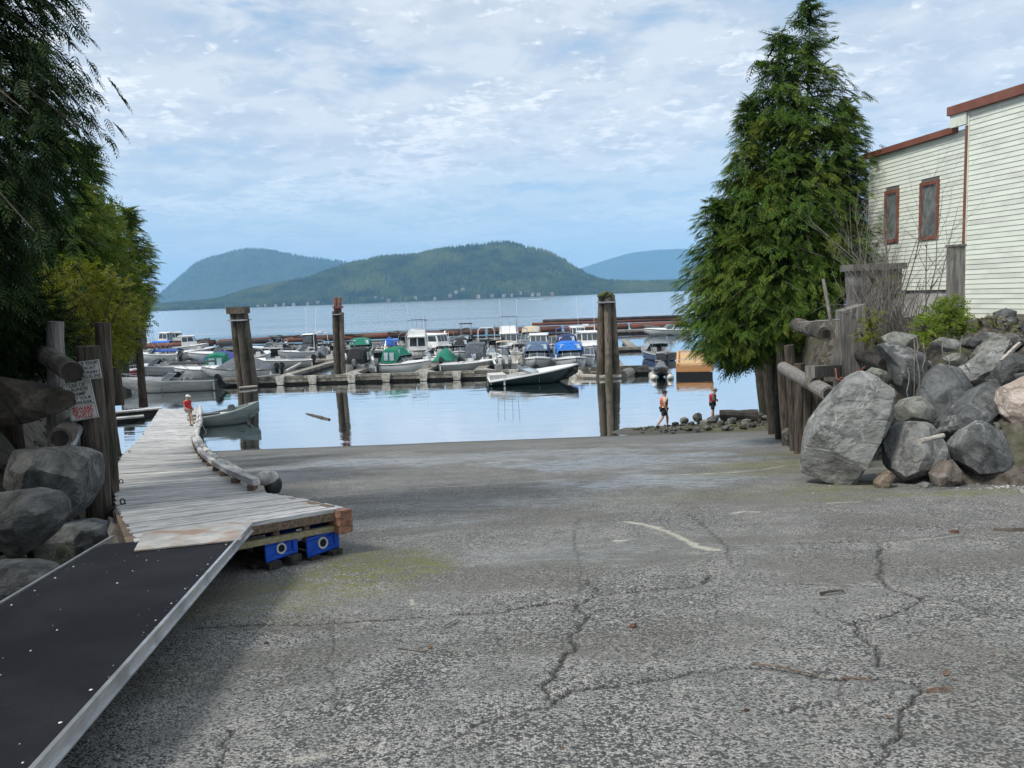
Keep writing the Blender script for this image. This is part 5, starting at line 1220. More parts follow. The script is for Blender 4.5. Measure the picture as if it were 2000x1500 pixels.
bt('far white boat with pale hoop frame and black outboard', 954, 687, 6.0, 86, 'white', 'white', 'runabout', None, 'black', extra=('arch',))
bt('tall white cabin cruiser with blue stripe and bridge top', 995, 692, 7.2, 268, 'white', 'white', 'fly', 'steel', None, extra=('stripe', 'antenna'), B=2.7)
bt('cluttered boat with twin grey outboards and stern to the ramp', 988, 721, 5.6, 92, 'white', 'white', 'open', 'beige', 'grey', nm=2, extra=('rods',))
bt('far boat under a domed beige canvas top', 1038, 671, 6.2, 268, 'white', 'white', 'canopy', 'beige', None, B=2.7)
bt('white hardtop cruiser behind the slate blue topped boat', 1053, 697, 6.4, 266, 'white', 'white', 'cabin', None, None, B=2.6)
bt('white boat with slate blue canvas and bow towards the ramp', 1050, 718, 5.8, 265, 'white', 'white', 'canopy', 'steel', None, B=2.4)
bt('far boat with a dark blue bimini near the breakwater', 1102, 681, 5.4, 268, 'white', 'white', 'bimini', 'blue', None)
bt('boat with a navy canvas enclosure behind the bright blue one', 1108, 697, 5.8, 266, 'white', 'white', 'canopy', 'navy', None)
bt('white boat with bright blue canopy and rounded bow towards the ramp', 1115, 718, 5.8, 275, 'white', 'white', 'canopy', 'sky', 'black', B=2.5)
bt('white cabin cruiser left of the mossy pile cluster', 1150, 692, 7.0, 272, 'white', 'white', 'cabin', None, None, B=2.6, extra=('radar', 'antenna'))
bt('blue hulled boat with black bimini and silver outboard', 1280, 701, 5.6, 100, 'blue', 'alu', 'bimini', 'black', 'silver', tilt=-.2)
bt('white boat at the far right below the cedar branches', 1302, 655, 6.6, 185, 'white', 'white', 'runabout', None, 'black')
for lb, a_ in (('low white boat with black twin outboards at far left under the bright blue bimini', (312, 704, 5.4, 178, 'white', 'white', 'open', None, 'black', 2)),
    ('dark inflatable style boat moored left of the leaning pile cluster', (388, 694, 4.6, 20, 'black', 'white', 'open', None, 'black')),
    ('white boat tucked right behind the leaning pile cluster', (506, 706, 5.4, 82, 'white', 'white', 'runabout', None, 'black')),
    ('grey skiff with black motor left of the open white boat', (500, 730, 4.6, 186, 'alu', 'white', 'open', None, 'black')),
    ('far white boat between the black hulled one and the radar arch', (622, 686, 5.2, 95, 'white', 'white', 'runabout', None, 'white')),
    ('white boat half hidden by the rusty-topped pile cluster', (664, 704, 5.4, 92, 'white', 'white', 'cuddy', 'grey', 'black')),
    ('low white boat right of the green canopy cruiser', (738, 699, 5.2, 262, 'white', 'white', 'runabout', None, None)),
    ('grey aluminium boat between the two green topped boats', (834, 717, 5.0, 60, 'alu', 'white', 'open', None, 'black')),
    ('white bowrider behind the boat with slate grey cover', (888, 683, 5.6, 268, 'white', 'white', 'bimini', 'black', None)),
    ('far white boat with black motor left of the tall cruiser', (972, 694, 5.2, 86, 'white', 'white', 'cuddy', 'black', 'black')),
    ('far boat behind the domed beige top, dark canvas', (1018, 679, 5.2, 270, 'white', 'white', 'bimini', 'navy', None)),
    ('white boat between the hardtop cruiser and the dark blue bimini', (1078, 689, 5.6, 268, 'white', 'white', 'cuddy', 'navy', None)),
    ('small white boat beside the foot of the mossy pile cluster', (1142, 712, 4.8, 262, 'white', 'white', 'runabout', None, 'white')),
    ('far white cruiser just left of the mossy pile cluster top', (1130, 676, 6.0, 270, 'white', 'white', 'pilothouse', None, None)),
    ('white boat just right of the long diagonal finger float', (585, 700, 5.0, 210, 'white', 'white', 'runabout', None, 'white')),
    ('small boat under a grey tarp left of the rusty-topped pile cluster', (632, 705, 4.6, 96, 'white', 'white', 'cover', 'grey', 'black')),
    ('white boat behind the black stern cover boat', (682, 709, 5.0, 94, 'white', 'white', 'bimini', 'navy', 'white')),
    ('white boat with beige canvas between the two green canopies', (752, 722, 4.8, 84, 'white', 'white', 'cuddy', 'beige', 'grey')),
    ('white boat moored behind the full green cover', (868, 702, 5.2, 96, 'white', 'white', 'runabout', None, 'black')),
    ('dark canvas boat behind the low aluminium boat', (900, 703, 5.0, 270, 'white', 'white', 'canopy', 'black', None)),
    ('white open boat left of the twin outboard boat', (962, 714, 4.8, 88, 'white', 'white', 'open', None, 'black')),
    ('white boat right of the cabin cruiser with blue stripe', (1016, 699, 5.4, 92, 'white', 'white', 'runabout', None, 'grey')),
    ('small white boat between the slate and bright blue tops', (1083, 713, 4.8, 92, 'white', 'white', 'runabout', None, 'white')),
    ('far white boat behind the tall flybridge boat', (792, 682, 5.4, 100, 'white', 'white', 'cuddy', 'grey', 'black')),
    ('far white boat left of the green canopy cruiser', (684, 686, 5.2, 88, 'white', 'white', 'runabout', None, 'black')),
    ('low far boat with blue tarp by the far float', (762, 684, 4.8, 95, 'white', 'white', 'cover', 'blue', None)),
    ('grey decked boat at the far left end of the floats', (372, 686, 5.4, 12, 'white', 'white', 'cabin', None, None)),
    ('far dark boat seen right of the leaning pile cluster', (548, 684, 5.0, 88, 'navy', 'white', 'cuddy', 'black', 'black'))):
    bt(lb, *a_)
wk = bt('tiny white motor boat under way far out on the water', 1064, 584.6, 9.0, 190, 'white', 'white', 'cabin', None, None, group=None)
wkm = MB(); 
c = Vector(wk.location); wkm.add([c + Vector((4, 0, .05)), c + Vector((26, -3, .04)), c + Vector((26, 3, .04)), c + Vector((4, 0, .5)), c + Vector((16, 0, .35))], [(0, 1, 4, 3), (0, 3, 4, 2), (1, 2, 4)])
wkm.build('wake', mat('foam', (.7, .72, .74), (.85, .86, .87), .9, .4, bump=0), wk)
tag(MB().box(tuple(W(1010, 722) + dz(.95)), (1.0, .7, 1.0)).box(tuple(W(1010, 722) + dz(1.48)), (1.1, .8, .08)).build('dock_locker', FEND), 'pale grey locker box standing on the float beside the twin outboard boat', 'box')

# skiff tied to the curving dock
sk = bt('small grey green skiff with outboard tied to the curving plank dock', 439, 828, 3.8, 24, 'greygreen', 'greygreen', 'skiff', None, None, B=1.7, fb=.74, group=None, name='skiff', tilt=0)
outboard(sk, .55, .25, .62, 'grey', 0, .8); MB().box((-.7, .1, .56), (.9, .55, .22)).build('gear_box', DARKIN, sk, False); MB().box((.2, .1, .58), (.75, .7, .07)).build('seat_board', GEL, sk, False)
tag(MB().tube([D(384, 826) + Vector((.2, 0, .1)), W(403, 845, .25), W(399, 850, .15), W(404, 838, .55)], .018, 5).build('mooring_line', ROPE), 'pale mooring line from the padded rail to the skiff', 'rope')

# jet ski on its drive-on cradle, and the new timber raft
js = thing('jet_ski', 'dark grey jet ski with red seat parked at the end of the front float', 'jet ski', W(1291, 736) + dz(.22), R(262), None)
CRAD = GELO
st = hull_stations(3.0, 1.1, .55, .4, .85, .25, 10); vs = []; fs = []
for x, b_, bc, z, zc, zk in st: vs += [(x, -b_, z), (x, -bc, zc), (x, 0, zk), (x, bc, zc), (x, b_, z), (x, 0, z + .12)]
for i in range(9):
    for k in range(6): fs.append((i * 6 + k, i * 6 + (k + 1) % 6, i * 6 + 6 + (k + 1) % 6, i * 6 + 6 + k))
fs.append(tuple(reversed(range(6)))); MB().add(vs, fs).build('hull', HULLS['black'], js, False, True)
MB().hexa([(-1.1, -.2, .6), (.2, -.22, .6), (.2, .22, .6), (-1.1, .2, .6), (-1.0, -.14, .92), (.1, -.16, .86), (.1, .16, .86), (-1.0, .14, .92)]).build('seat', HULLS['red'], js, False)
MB().hexa([(.2, -.4, .58), (1.2, -.28, .62), (1.2, .28, .62), (.2, .4, .58), (.25, -.2, 1.0), (.75, -.16, .86), (.75, .16, .86), (.25, .2, 1.0)]).build('cowl', MOTOR['grey'], js, False)
MB().tube([(.2, -.42, 1.02), (.32, 0, 1.05), (.2, .42, 1.02)], .03, 6).build('handlebar', MOTOR['black'], js, False)
cr = thing('float_cradle', 'cream floating cradle under the jet ski', 'dock', W(1291, 737), R(262))
for s in (-1, 1): MB().tube([(-1.7, s * .62, .02), (1.2, s * .62, .06), (1.75, s * .55, .25)], [.26, .26, .16], 10).build('pontoon', CRAD, cr, False, True)
NEWW = mat('new_lumber', (.50, .30, .13), (.66, .43, .21), .7, 3, (1, 10, 10), bump=.2, rndv=.10)
NEWE = mat('new_lumber_face', (.46, .22, .085), (.58, .30, .12), .7, 3, (1, 8, 8), bump=.2)
a, b_ = W(1322, 737), W(1392, 736); e = (b_ - a).normalized(); nn_ = Vector((-e.y, e.x, 0)); raft = thing('timber_raft', 'new orange lumber float under construction at the right', 'dock', a)
wd = (b_ - a).length; LEN = 12.5; skew = -.05
MB().beam(a + dz(.62), b_ + dz(.62), .12, .42).build('end_board', NEWE, raft); MB().beam(a + dz(.14), b_ + dz(.14), .10, .46).build('float_skirt', HOLE, raft)
MB().beam(a + dz(.62), a + nn_ * LEN + dz(.62), .12, .42).build('side_board', NEWE, raft); MB().beam(b_ + dz(.62), b_ + nn_ * LEN + dz(.62), .12, .42).build('side_board', NEWE, raft)
MB().beam(a + dz(.14), a + nn_ * LEN + dz(.14), .1, .46).build('float_skirt', HOLE, raft); MB().beam(a + nn_ * LEN + dz(.62), b_ + nn_ * LEN + dz(.62), .12, .42).build('end_board', NEWE, raft)
for i in range(46):
    y = .12 + i * (LEN - .2) / 46
    if 18 < i < 21: continue
    MB().beam(a + nn_ * (y + .12) + dz(.845), b_ + nn_ * (y + .12) + dz(.845), .235, .035).build('plank', NEWW, raft)
for t_ in (.02, .98): MB().beam(a + e * wd * t_ + dz(.98), a + e * wd * t_ + nn_ * LEN + dz(.98), .14, .12).build('bull_rail', NEWW, raft)
MB().beam(a + dz(.97) + nn_ * .1, b_ + dz(.97) + nn_ * .1, .14, .10).build('bull_rail', NEWW, raft); MB().beam(a + nn_ * LEN * .97 + dz(.98), b_ + nn_ * LEN * .97 + dz(.98), .14, .12).build('bull_rail', NEWW, raft)
for k in range(5): MB().box(tuple(a + nn_ * (1 + k * 2.6) + e * .14 + dz(.91)), (.2, .4, .1)).build('rail_block', NEWE, raft)
# ================================================================== RIGHT SIDE: building, pile wall, boulders
SIDING = mat('pale_siding', (.685, .72, .625), (.745, .78, .685), .6, 1.1, (.5, .5, 3), bump=.05, rndv=.025, c3=(.61, .63, .555), sc3=.8)
TRIM = mat('brown_red_trim', (.17, .060, .040), (.22, .085, .058), .6, 2, bump=.1)
WALLM = mat('wall_backing', (.10, .105, .09), (.14, .145, .125), .9, 2, bump=0)
CONC = mat('pale_concrete', (.38, .37, .35), (.52, .51, .48), .9, 2.5, bump=.3, c3=(.26, .255, .235), sc3=1.3)
GREYCONC = mat('grey_weathered_block', (.085, .08, .075), (.20, .19, .18), .95, 3, (3, 3, 1), bump=.8, bdist=.03, c3=(.24, .235, .22), sc3=1.6)
d0 = ray(1889, 430); cx_ = d0[0] / d0[1] * 20.0; C0 = Vector((cx_, 20.0, 0))
def dirvp(px): return Vector(((px - 1000) / F, 1.0, 0)).normalized()
a1 = dirvp(655); a2 = dirvp(775); n1 = Vector((-a1.y, a1.x, 0)); n2 = Vector((-a2.y, a2.x, 0))
def on_wall(px, py, o, n):      # point of a pixel on a vertical wall through o with normal n
    d = Vector(ray(px, py)); t = (o - Vector((0, 0, HC))).dot(n) / d.dot(n); return Vector((0, 0, HC)) + d * t
bld = thing('building', 'pale cream clapboard building with brown red trim above the boulder bank', 'building', C0 + Vector((0, 0, BANK_TOP)))
zt1 = on_wall(1900, 214, C0, n1).z; zb1 = on_wall(1900, 640, C0, n1).z - .25
C2 = C0 - n1 * .0 + a1 * .02 - n2 * .10
zt2 = on_wall(1850, 263, C2, n2).z; zb2 = on_wall(1830, 566, C2, n2).z
E2 = (on_wall(1697, 400, C2, n2) - C2).dot(a2)
NEAR = 9.0
def board(o, a, n, s0, s1, z0, z1, thick=.020):
    p = lambda s, z, t: o + a * s + n * t + Vector((0, 0, z))
    return MB().add([p(s0, z0, 0), p(s1, z0, 0), p(s1, z0, thick), p(s0, z0, thick), p(s0, z1 + .012, 0), p(s1, z1 + .012, 0), p(s1, z1 + .012, .004), p(s0, z1 + .012, .004)],
                    [(3, 2, 1, 0), (4, 5, 6, 7), (0, 1, 5, 4), (1, 2, 6, 5), (2, 3, 7, 6), (3, 0, 4, 7)])
MB().add([C0 - a1 * NEAR + dz(zb1 - 1), C0 + dz(zb1 - 1), C0 - n1 * 8 + dz(zb1 - 1), C0 - a1 * NEAR - n1 * 8 + dz(zb1 - 1), C0 - a1 * NEAR + dz(zt1), C0 + dz(zt1), C0 - n1 * 8 + dz(zt1), C0 - a1 * NEAR - n1 * 8 + dz(zt1)],
         [(3, 2, 1, 0), (4, 5, 6, 7), (0, 1, 5, 4), (1, 2, 6, 5), (2, 3, 7, 6), (3, 0, 4, 7)]).build('wall', WALLM, bld)
e2 = C2 + a2 * E2
MB().add([C2 + dz(zb2 - .02), e2 + dz(zb2 - .02), e2 - n2 * 7 + dz(zb2 - .02), C2 - n2 * 7 + dz(zb2 - .02), C2 + dz(zt2), e2 + dz(zt2), e2 - n2 * 7 + dz(zt2), C2 - n2 * 7 + dz(zt2)],
         [(3, 2, 1, 0), (4, 5, 6, 7), (0, 1, 5, 4), (1, 2, 6, 5), (2, 3, 7, 6), (3, 0, 4, 7)]).build('wall', WALLM, bld)
MB().add([v + dz(z) - n2 * .05 for z in (zb2 - 2.2, zb2 - .022) for v in (C2, e2, e2 - n2 * 6, C2 - n2 * 6)], [(3, 2, 1, 0), (4, 5, 6, 7), (0, 1, 5, 4), (1, 2, 6, 5), (2, 3, 7, 6), (3, 0, 4, 7)]).build('foundation', CONC, bld)
N1 = 46
for i in range(N1):
    h = (zt1 - zb1) / N1; board(C0, a1, n1, -NEAR, 0, zb1 + i * h, zb1 + (i + 1) * h).build('siding_board', SIDING, bld)
wins = []
for tl, br in (((1799, 352), (1834, 468)), ((1730, 369), (1756, 474))):
    p, q = on_wall(tl[0], tl[1], C2, n2), on_wall(br[0], br[1], C2, n2); s1, s0 = (p - C2).dot(a2), (q - C2).dot(a2)
    zA = on_wall((tl[0] + br[0]) / 2, (tl[1] + 2), C2, n2).z; zB = on_wall((tl[0] + br[0]) / 2, br[1], C2, n2).z; wins.append((s0, s1, zB, zA))
N2 = 36
for i in range(N2):
    h = (zt2 - zb2) / N2; z0, z1 = zb2 + i * h, zb2 + (i + 1) * h; cuts = [0.0]
    for s0, s1, zB, zA in wins:
        if z1 > zB and z0 < zA: cuts += [s0 + .02, s1 - .02]
    cuts.append(E2)
    for k in range(0, len(cuts), 2): board(C2, a2, n2, cuts[k], cuts[k + 1], z0, z1).build('siding_board', SIDING, bld)
PANE = mat('dusty_pane', (.10, .12, .12), (.20, .22, .215), .25, 3, bump=.05, spec=.6)
CURT = mat('pale_blind', (.34, .35, .33), (.42, .43, .41), .9, 30, (1, 1, 30), bump=.1)
for s0, s1, zB, zA in wins:
    pp = lambda s, z, t: C2 + a2 * s + n2 * t + Vector((0, 0, z)); fw = .10
    fr = MB()
    def bx(sa, sb, za, zb, t0=-.02, t1=.05): fr.add([pp(sa, za, t0), pp(sb, za, t0), pp(sb, za, t1), pp(sa, za, t1), pp(sa, zb, t0), pp(sb, zb, t0), pp(sb, zb, t1), pp(sa, zb, t1)], [(3, 2, 1, 0), (4, 5, 6, 7), (0, 1, 5, 4), (1, 2, 6, 5), (2, 3, 7, 6), (3, 0, 4, 7)])
    bx(s0, s0 + fw, zB, zA); bx(s1 - fw, s1, zB, zA); bx(s0 + fw, s1 - fw, zB, zB + fw); bx(s0 + fw, s1 - fw, zA - fw, zA)
    w = fr.build('window', TRIM, bld)
    MB().add([pp(s0 + fw, zB + fw, .012), pp(s1 - fw, zB + fw, .012), pp(s1 - fw, zA - fw, .012), pp(s0 + fw, zA - fw, .012)], [(0, 1, 2, 3)]).build('pane', PANE, w)
    sa = MB(); fr = sa; i_ = fw + .004; bx(s0 + i_, s0 + i_ + .035, zB + i_, zA - i_, .013, .03); bx(s1 - i_ - .035, s1 - i_, zB + i_, zA - i_, .013, .03); bx(s0 + i_ + .035, s1 - i_ - .035, zB + i_, zB + i_ + .035, .013, .03); bx(s0 + i_ + .035, s1 - i_ - .035, zA - i_ - .035, zA - i_, .013, .03); sa.build('sash', GREYCONC, w)
# roof trims, soffit box, corner strip
MB().beam(C0 - a1 * NEAR + n1 * .06 + dz(zt1 + .10), C0 + a1 * .62 + n1 * .06 + dz(zt1 + .10), .16, .22).build('roof_trim', TRIM, bld)
MB().beam(C0 + a1 * .04 + n1 * .04 + dz(zt1 - .17), C0 + a1 * .56 + n1 * .04 + dz(zt1 - .17), .10, .31).build('soffit_box', SIDING, bld)
MB().beam(C2 + a2 * .5 + n2 * .07 + dz(zt2 + .05), e2 + a2 * .3 + n2 * .07 + dz(zt2 + .05), .14, .16).build('roof_trim', TRIM, bld)
q = C0 + a1 * .045 + n1 * .03
MB().beam(q + dz(on_wall(1884, 480, C0, n1).z), q + dz(zt1 - .36), .07, .07, n1).build('downpipe', TRIM, bld)
MB().beam(C0 + n1 * .02 + a1 * .0 + dz(zb1), C0 + n1 * .02 + dz(zt1 - .01), .035, .045, n1).build('corner_trim', SIDING, bld)
for v in (C0 - n1 * 4 - a1 * 4.5,):
    MB().box((v.x, v.y, zt1 + .03), (7.4, 8.2, .10), math.atan2(a1.y, a1.x) - math.pi / 2).build('roof', WALLM, bld)

# square post in front of the corner
p0, p1 = P(1866, 604, 18.4), P(1867, 482, 18.4); kk = 18.4 / F
po = thing('square_post', 'square grey timber post with a flat cap in front of the building corner', 'post', p0 - dz(.5))
MB().beam(p0 - dz(.5), p1, 24 * kk, 22 * kk, (0, 1, 0)).build('shaft', PILE_G, po); MB().beam(p1, p1 + dz(.05), 27 * kk, 25 * kk, (0, 1, 0)).build('cap', GREYCONC, po)
# weathered block with slab cap
Yb = 19.0; kk = Yb / F; bb, bt_ = P(1712, 672, Yb), P(1705, 528, Yb)
blk = thing('weathered_block', 'grey weathered block with a flat slab cap behind the bare twigs', 'block', bb)
w0, w1 = 40 * kk, 47 * kk
MB().hexa([bb + Vector((x * w0, y * .22, -.6)) for x, y in ((-1, -1), (1, -1), (1, 1), (-1, 1))] + [bt_ + Vector((x * w1, y * .24, 0)) for x, y in ((-1, -1), (1, -1), (1, 1), (-1, 1))]).build('body', GREYCONC, blk)
MB().hexa([bt_ + Vector((x * 54 * kk, y * .3, z)) for z in (0, 12 * kk) for x, y in ((-1, -1), (1, -1), (1, 1), (-1, 1))]).build('cap', GREYCONC, blk)
# thick grey post
Yp = 16.6; kk = Yp / F; b_ = P(1655, 790, Yp); tp = P(1662, 606, Yp)
post = thing('mooring_post', 'thick square grey post with chamfered top beside the big grey boulder', 'post', b_ - dz(1))
w = 21 * kk; u_ = (tp - b_).normalized()
MB().add([b_ - u_ * 1 + Vector((x * w, y * w, 0)) for x, y in ((-1, -.8), (1, -.8), (1, 1), (-1, 1))] + [tp + Vector((x * w, y * w, .13 if x > 0 else 0)) for x, y in ((-1, -.8), (1, -.8), (1, 1), (-1, 1))],
         [(3, 2, 1, 0), (4, 5, 6, 7), (0, 1, 5, 4), (1, 2, 6, 5), (2, 3, 7, 6), (3, 0, 4, 7)]).build('shaft', PILE_G, post)

# pile wall
names = ['first', 'second', 'third', 'fourth', 'fifth', 'sixth', 'seventh', 'eighth', 'ninth', 'tenth']
wall_p = [(1474, 700, 1495, 832, 17), (1490, 700, 1510, 848, 17), (1505, 702, 1524, 858, 18), (1521, 702, 1538, 872, 19), (1538, 704, 1554, 880, 20), (1558, 740, 1562, 884, 19), (1577, 760, 1578, 872, 18), (1596, 765, 1594, 868, 20), (1614, 775, 1610, 864, 20)]
for i, (tx, ty, bx, by, w) in enumerate(wall_p):
    tx = tx + 3
    pile('timber_pile', (tx, ty - 30), (bx, by), w + 2, PILE_D, '%s pile from the water end of the leaning timber pile wall under the cedar' % names[i], group='piles of the timber wall', seed=40 + i, Y=(G(bx, by).y if i < 6 else 19.2 - i * .15), extra=.4)
# dark planks backing the gaps between the piles
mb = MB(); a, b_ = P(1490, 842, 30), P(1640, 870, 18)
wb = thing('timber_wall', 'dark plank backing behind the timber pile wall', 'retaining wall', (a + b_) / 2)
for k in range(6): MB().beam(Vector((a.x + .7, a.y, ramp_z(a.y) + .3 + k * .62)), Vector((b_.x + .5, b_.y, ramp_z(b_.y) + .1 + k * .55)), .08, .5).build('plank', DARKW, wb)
# logs and pipes lying across
hollow_log('log', P(1556, 634, 17.6), P(1614, 652, 15.6), .155, BARK, 'barky log with rotten end, left of the grey post', seed=11, hollow=.6)
MB_ = MB().beam(P(1668, 722, 17.0), P(1582, 726, 15.9), .22, .24); tag(MB_.build('squared_beam', PILE_G), 'squared timber beam lying behind the grey post foot', 'beam')
hollow_log('log', P(1530, 718, 19.5), P(1620, 770, 14.9), .155, PILE_G, 'pale hollow log pointing at the ramp beside the big boulder', seed=12, hollow=.74)
hollow_log('log', P(1672, 690, 16.8), P(1730, 712, 14.6), .135, DARKW, 'dark hollow log above the big grey boulder', seed=13, hollow=.75)
RODM = mat('thin_rod', (.20, .19, .18), (.30, .29, .28), .7, 5, bump=0); RUBR = mat('red_hose', (.16, .045, .025), (.22, .07, .04), .6, 5, bump=0)
tag(MB().tube([P(1608, 545, 16.4), P(1624, 636, 16.2)], .035, 6).build('broken_stake', PILE_G), 'leaning grey stake standing above the barky log', 'stake')
tag(MB().tube([P(1562, 630, 16.4), P(1640, 624, 16.2)], .014, 5).build('rod', RODM), 'thin level rod over the barky log', 'rod')
tag(MB().tube([P(1632, 720, 15.6), P(1634, 740, 15.4), P(1650, 745, 15.2), P(1672, 732, 15.0), P(1690, 716, 14.9)], .018, 6).tube([P(1640, 738, 15.3), P(1660, 738, 15.1), P(1680, 722, 15.0)], .014, 6).build('hose', RUBR), 'rust red hose draped round the grey post', 'hose')

# boulders (outlines in photograph pixels)
rock([(1590, 948), (1598, 880), (1612, 838), (1640, 800), (1680, 755), (1712, 728), (1734, 732), (1762, 768), (1772, 800), (1764, 850), (1757, 900), (1752, 930), (1712, 958), (1650, 958)], 12.4, 1.1, ROCK_G, 'largest grey boulder, tall and wedge shaped, at the foot of the grey post', 31, 4, cuts=7, amp=.02)
rock([(1757, 880), (1768, 846), (1800, 829), (1838, 832), (1858, 870), (1868, 920), (1840, 948), (1790, 956), (1760, 930)], 12.2, .8, ROCK_G, 'blocky grey boulder right of the largest one, with a stick lying on it', 32, 4, cuts=8, amp=.02)
rock([(1762, 808), (1782, 784), (1815, 776), (1838, 800), (1838, 826), (1800, 832), (1770, 828)], 12.9, .5, ROCK_L, 'small rounded lichen grey stone between the larger boulders', 33, 3)
rock([(1738, 672), (1775, 668), (1815, 690), (1838, 712), (1832, 745), (1812, 776), (1790, 782), (1770, 755), (1764, 715)], 13.9, .8, ROCK_D, 'dark upright boulder under the leafy bush', 34, 4, cuts=7)
rock([(1822, 770), (1838, 738), (1862, 712), (1900, 722), (1914, 762), (1898, 800), (1868, 832), (1838, 824), (1821, 800)], 13.3, .7, ROCK_D, 'smooth dark slab boulder in the middle of the bank', 35, 4, cuts=6)
rock([(1843, 862), (1866, 838), (1900, 800), (1940, 765), (1985, 740), (2003, 745), (1990, 785), (1960, 800), (1920, 850), (1892, 892), (1862, 880)], 12.6, .7, ROCK_D, 'long slanting blue grey boulder running up to the right', 36, 4, cuts=6)
rock([(1890, 882), (1918, 850), (1954, 828), (1985, 846), (2030, 880), (2035, 940), (1985, 944), (1935, 940), (1898, 912)], 11.9, .8, ROCK_D, 'rough dark grey boulder low at the right frame edge', 37, 4, cuts=7)
rock([(1977, 790), (1990, 760), (2040, 735), (2060, 800), (2040, 870), (2005, 840), (1982, 815)], 12.2, .6, ROCK_P, 'pale pinkish boulder cut by the right frame edge', 38, 4)
rock([(1718, 950), (1740, 928), (1762, 918), (1764, 938), (1740, 960), (1720, 962)], 11.85, .3, ROCK_B, 'small tan stone between the two grey boulders at the ramp edge', 39, 3)
rock([(1832, 935), (1852, 908), (1890, 902), (1912, 922), (1908, 948), (1870, 958), (1838, 956)], 11.8, .4, rockmat('reddish_rock', (.12, .095, .075), (.25, .21, .175), (.36, .34, .31), (.14, .13, .11)), 'flat reddish stone at the ramp edge', 40, 3)
rock([(1860, 742), (1890, 725), (1950, 690), (2010, 650), (2030, 690), (1990, 735), (1930, 765), (1895, 790)], 14.2, .6, ROCK_G, 'slanting layered grey rock below the pale siding', 41, 4, cuts=8, amp=.09)
rock([(1905, 705), (1940, 668), (1975, 648), (1990, 660), (1950, 700), (1920, 722)], 14.8, .4, ROCK_L, 'narrow weathered slab high on the bank', 42, 3, amp=.09)
rock([(1925, 660), (1935, 648), (1952, 650), (1955, 668), (1940, 680), (1928, 674)], 15.2, .3, ROCK_D, 'round dark stone just below the siding', 43, 3)
rock([(1735, 660), (1760, 648), (1800, 655), (1822, 680), (1790, 690), (1750, 690)], 14.7, .5, ROCK_L, 'flat stone on top of the dark upright boulder', 44, 3)
rock([(1700, 730), (1718, 718), (1745, 730), (1760, 752), (1735, 752)], 14.2, .4, ROCK_L, 'pale stone tucked behind the largest boulder', 45, 3)
rock([(1575, 895), (1590, 882), (1604, 890), (1600, 912), (1580, 912)], 14.6, .4, ROCK_B, 'tan stone at the corner between pile wall and largest boulder', 46, 3)
rock([(1535, 850), (1545, 838), (1560, 842), (1562, 862), (1545, 872)], 22, .5, ROCK_M, 'mossy stone among the feet of the pile wall', 47, 3)
rock([(1955, 745), (1985, 700), (2030, 680), (2040, 740), (1995, 770)], 13.6, .5, ROCK_D, 'dark ridge rock behind the pinkish boulder', 48, 3, amp=.09)
rock([(1855, 700), (1880, 690), (1905, 700), (1900, 722), (1870, 718)], 14.6, .35, ROCK_L, 'small broken stone above the smooth dark slab', 49, 3)
rock([(1790, 955), (1815, 944), (1836, 950), (1834, 962), (1800, 964)], 11.75, .2, ROCK_L, 'low gravelly stone beside the reddish one', 50, 3)
def rf(rg):
    t = rg.random(); y = rg.uniform(11.6, 21); x = np.interp(y, RE_y, RE_x) + abs(rg.normal(0, 1.2)) - .1
    if rg.random() < .6: x = rg.uniform(6.6, 14.5); y = rg.uniform(11.9, 17.5)
    return (x, y, float(right_bank(np.array([x]), np.array([y]))[0]) + .05)
rubble('rubble', rf, 1700, .015, .10, ROCK_L, 'loose stones and gravel on the right bank', 5)
def gf(rg):
    px = rg.uniform(1585, 2060); g_ = G(px, 955 + rg.normal(0, 5)); return (g_.x, g_.y, g_.z + .0)
def rf2(rg):
    x = rg.uniform(6.9, 15); y = rg.uniform(12.6, 17.5); return (x, y, float(right_bank(np.array([x]), np.array([y]))[0]) + .03)
rubble('rubble', rf2, 420, .08, .30, ROCK_D, 'broken dark stones wedged between the boulders', 15)
rubble('gravel', gf, 900, .012, .045, CONC, 'fine pale gravel at the foot of the boulders', 6)
tag(log_mesh(P(1796, 862, 11.3), P(1842, 851, 11.5), .042, .038, 8, 5, 2, .08).build('driftwood_stick', LOGP), 'pale stick lying on the blocky grey boulder', 'stick')
tag(MB().beam(P(1992, 670, 13.6), P(1955, 705, 13.3), .05, .05).build('driftwood_stick', LOGP), 'short weathered stick on the slanting layered rock', 'stick')

for i, (x, y, w, h, Y, mm, lb) in enumerate(((1838, 848, 22, 20, 13.1, ROCK_D, 'dark stone wedged in the notch below the smooth dark slab'), (1880, 905, 26, 18, 12.5, ROCK_D, 'dark stone tucked under the long slanting boulder'), (1945, 812, 34, 26, 13.2, ROCK_L, 'pale stone between the slanting boulder and the pinkish one'),
    (1815, 720, 24, 18, 14.2, ROCK_L, 'lichen stone behind the dark upright boulder'), (1855, 676, 34, 16, 15.0, ROCK_G, 'grey slab just below the leafy bush'), (1905, 672, 26, 14, 15.3, ROCK_D, 'dark slab below the corner of the near siding'), (1975, 705, 36, 22, 14.3, ROCK_D, 'dark jagged rock behind the layered one'),
    (1750, 900, 16, 30, 12.9, ROCK_D, 'dark stone deep in the gap between the two biggest boulders'), (1960, 925, 30, 20, 12.3, ROCK_G, 'grey stone behind the rough boulder at the frame edge'), (1800, 700, 20, 14, 14.4, ROCK_D, 'small dark block under the hanging roots'), (1990, 668, 30, 16, 15.0, ROCK_G, 'flat grey rock at the right edge under the siding'))):
    rg = np.random.default_rng(900 + i); rock([(x + math.cos(a) * w * rg.uniform(.8, 1.2), y + math.sin(a) * h * rg.uniform(.8, 1.2)) for a in np.linspace(0, 6.283, 7, endpoint=False)], Y, w * Y / F * .9, mm, lb, 90 + i, 3)
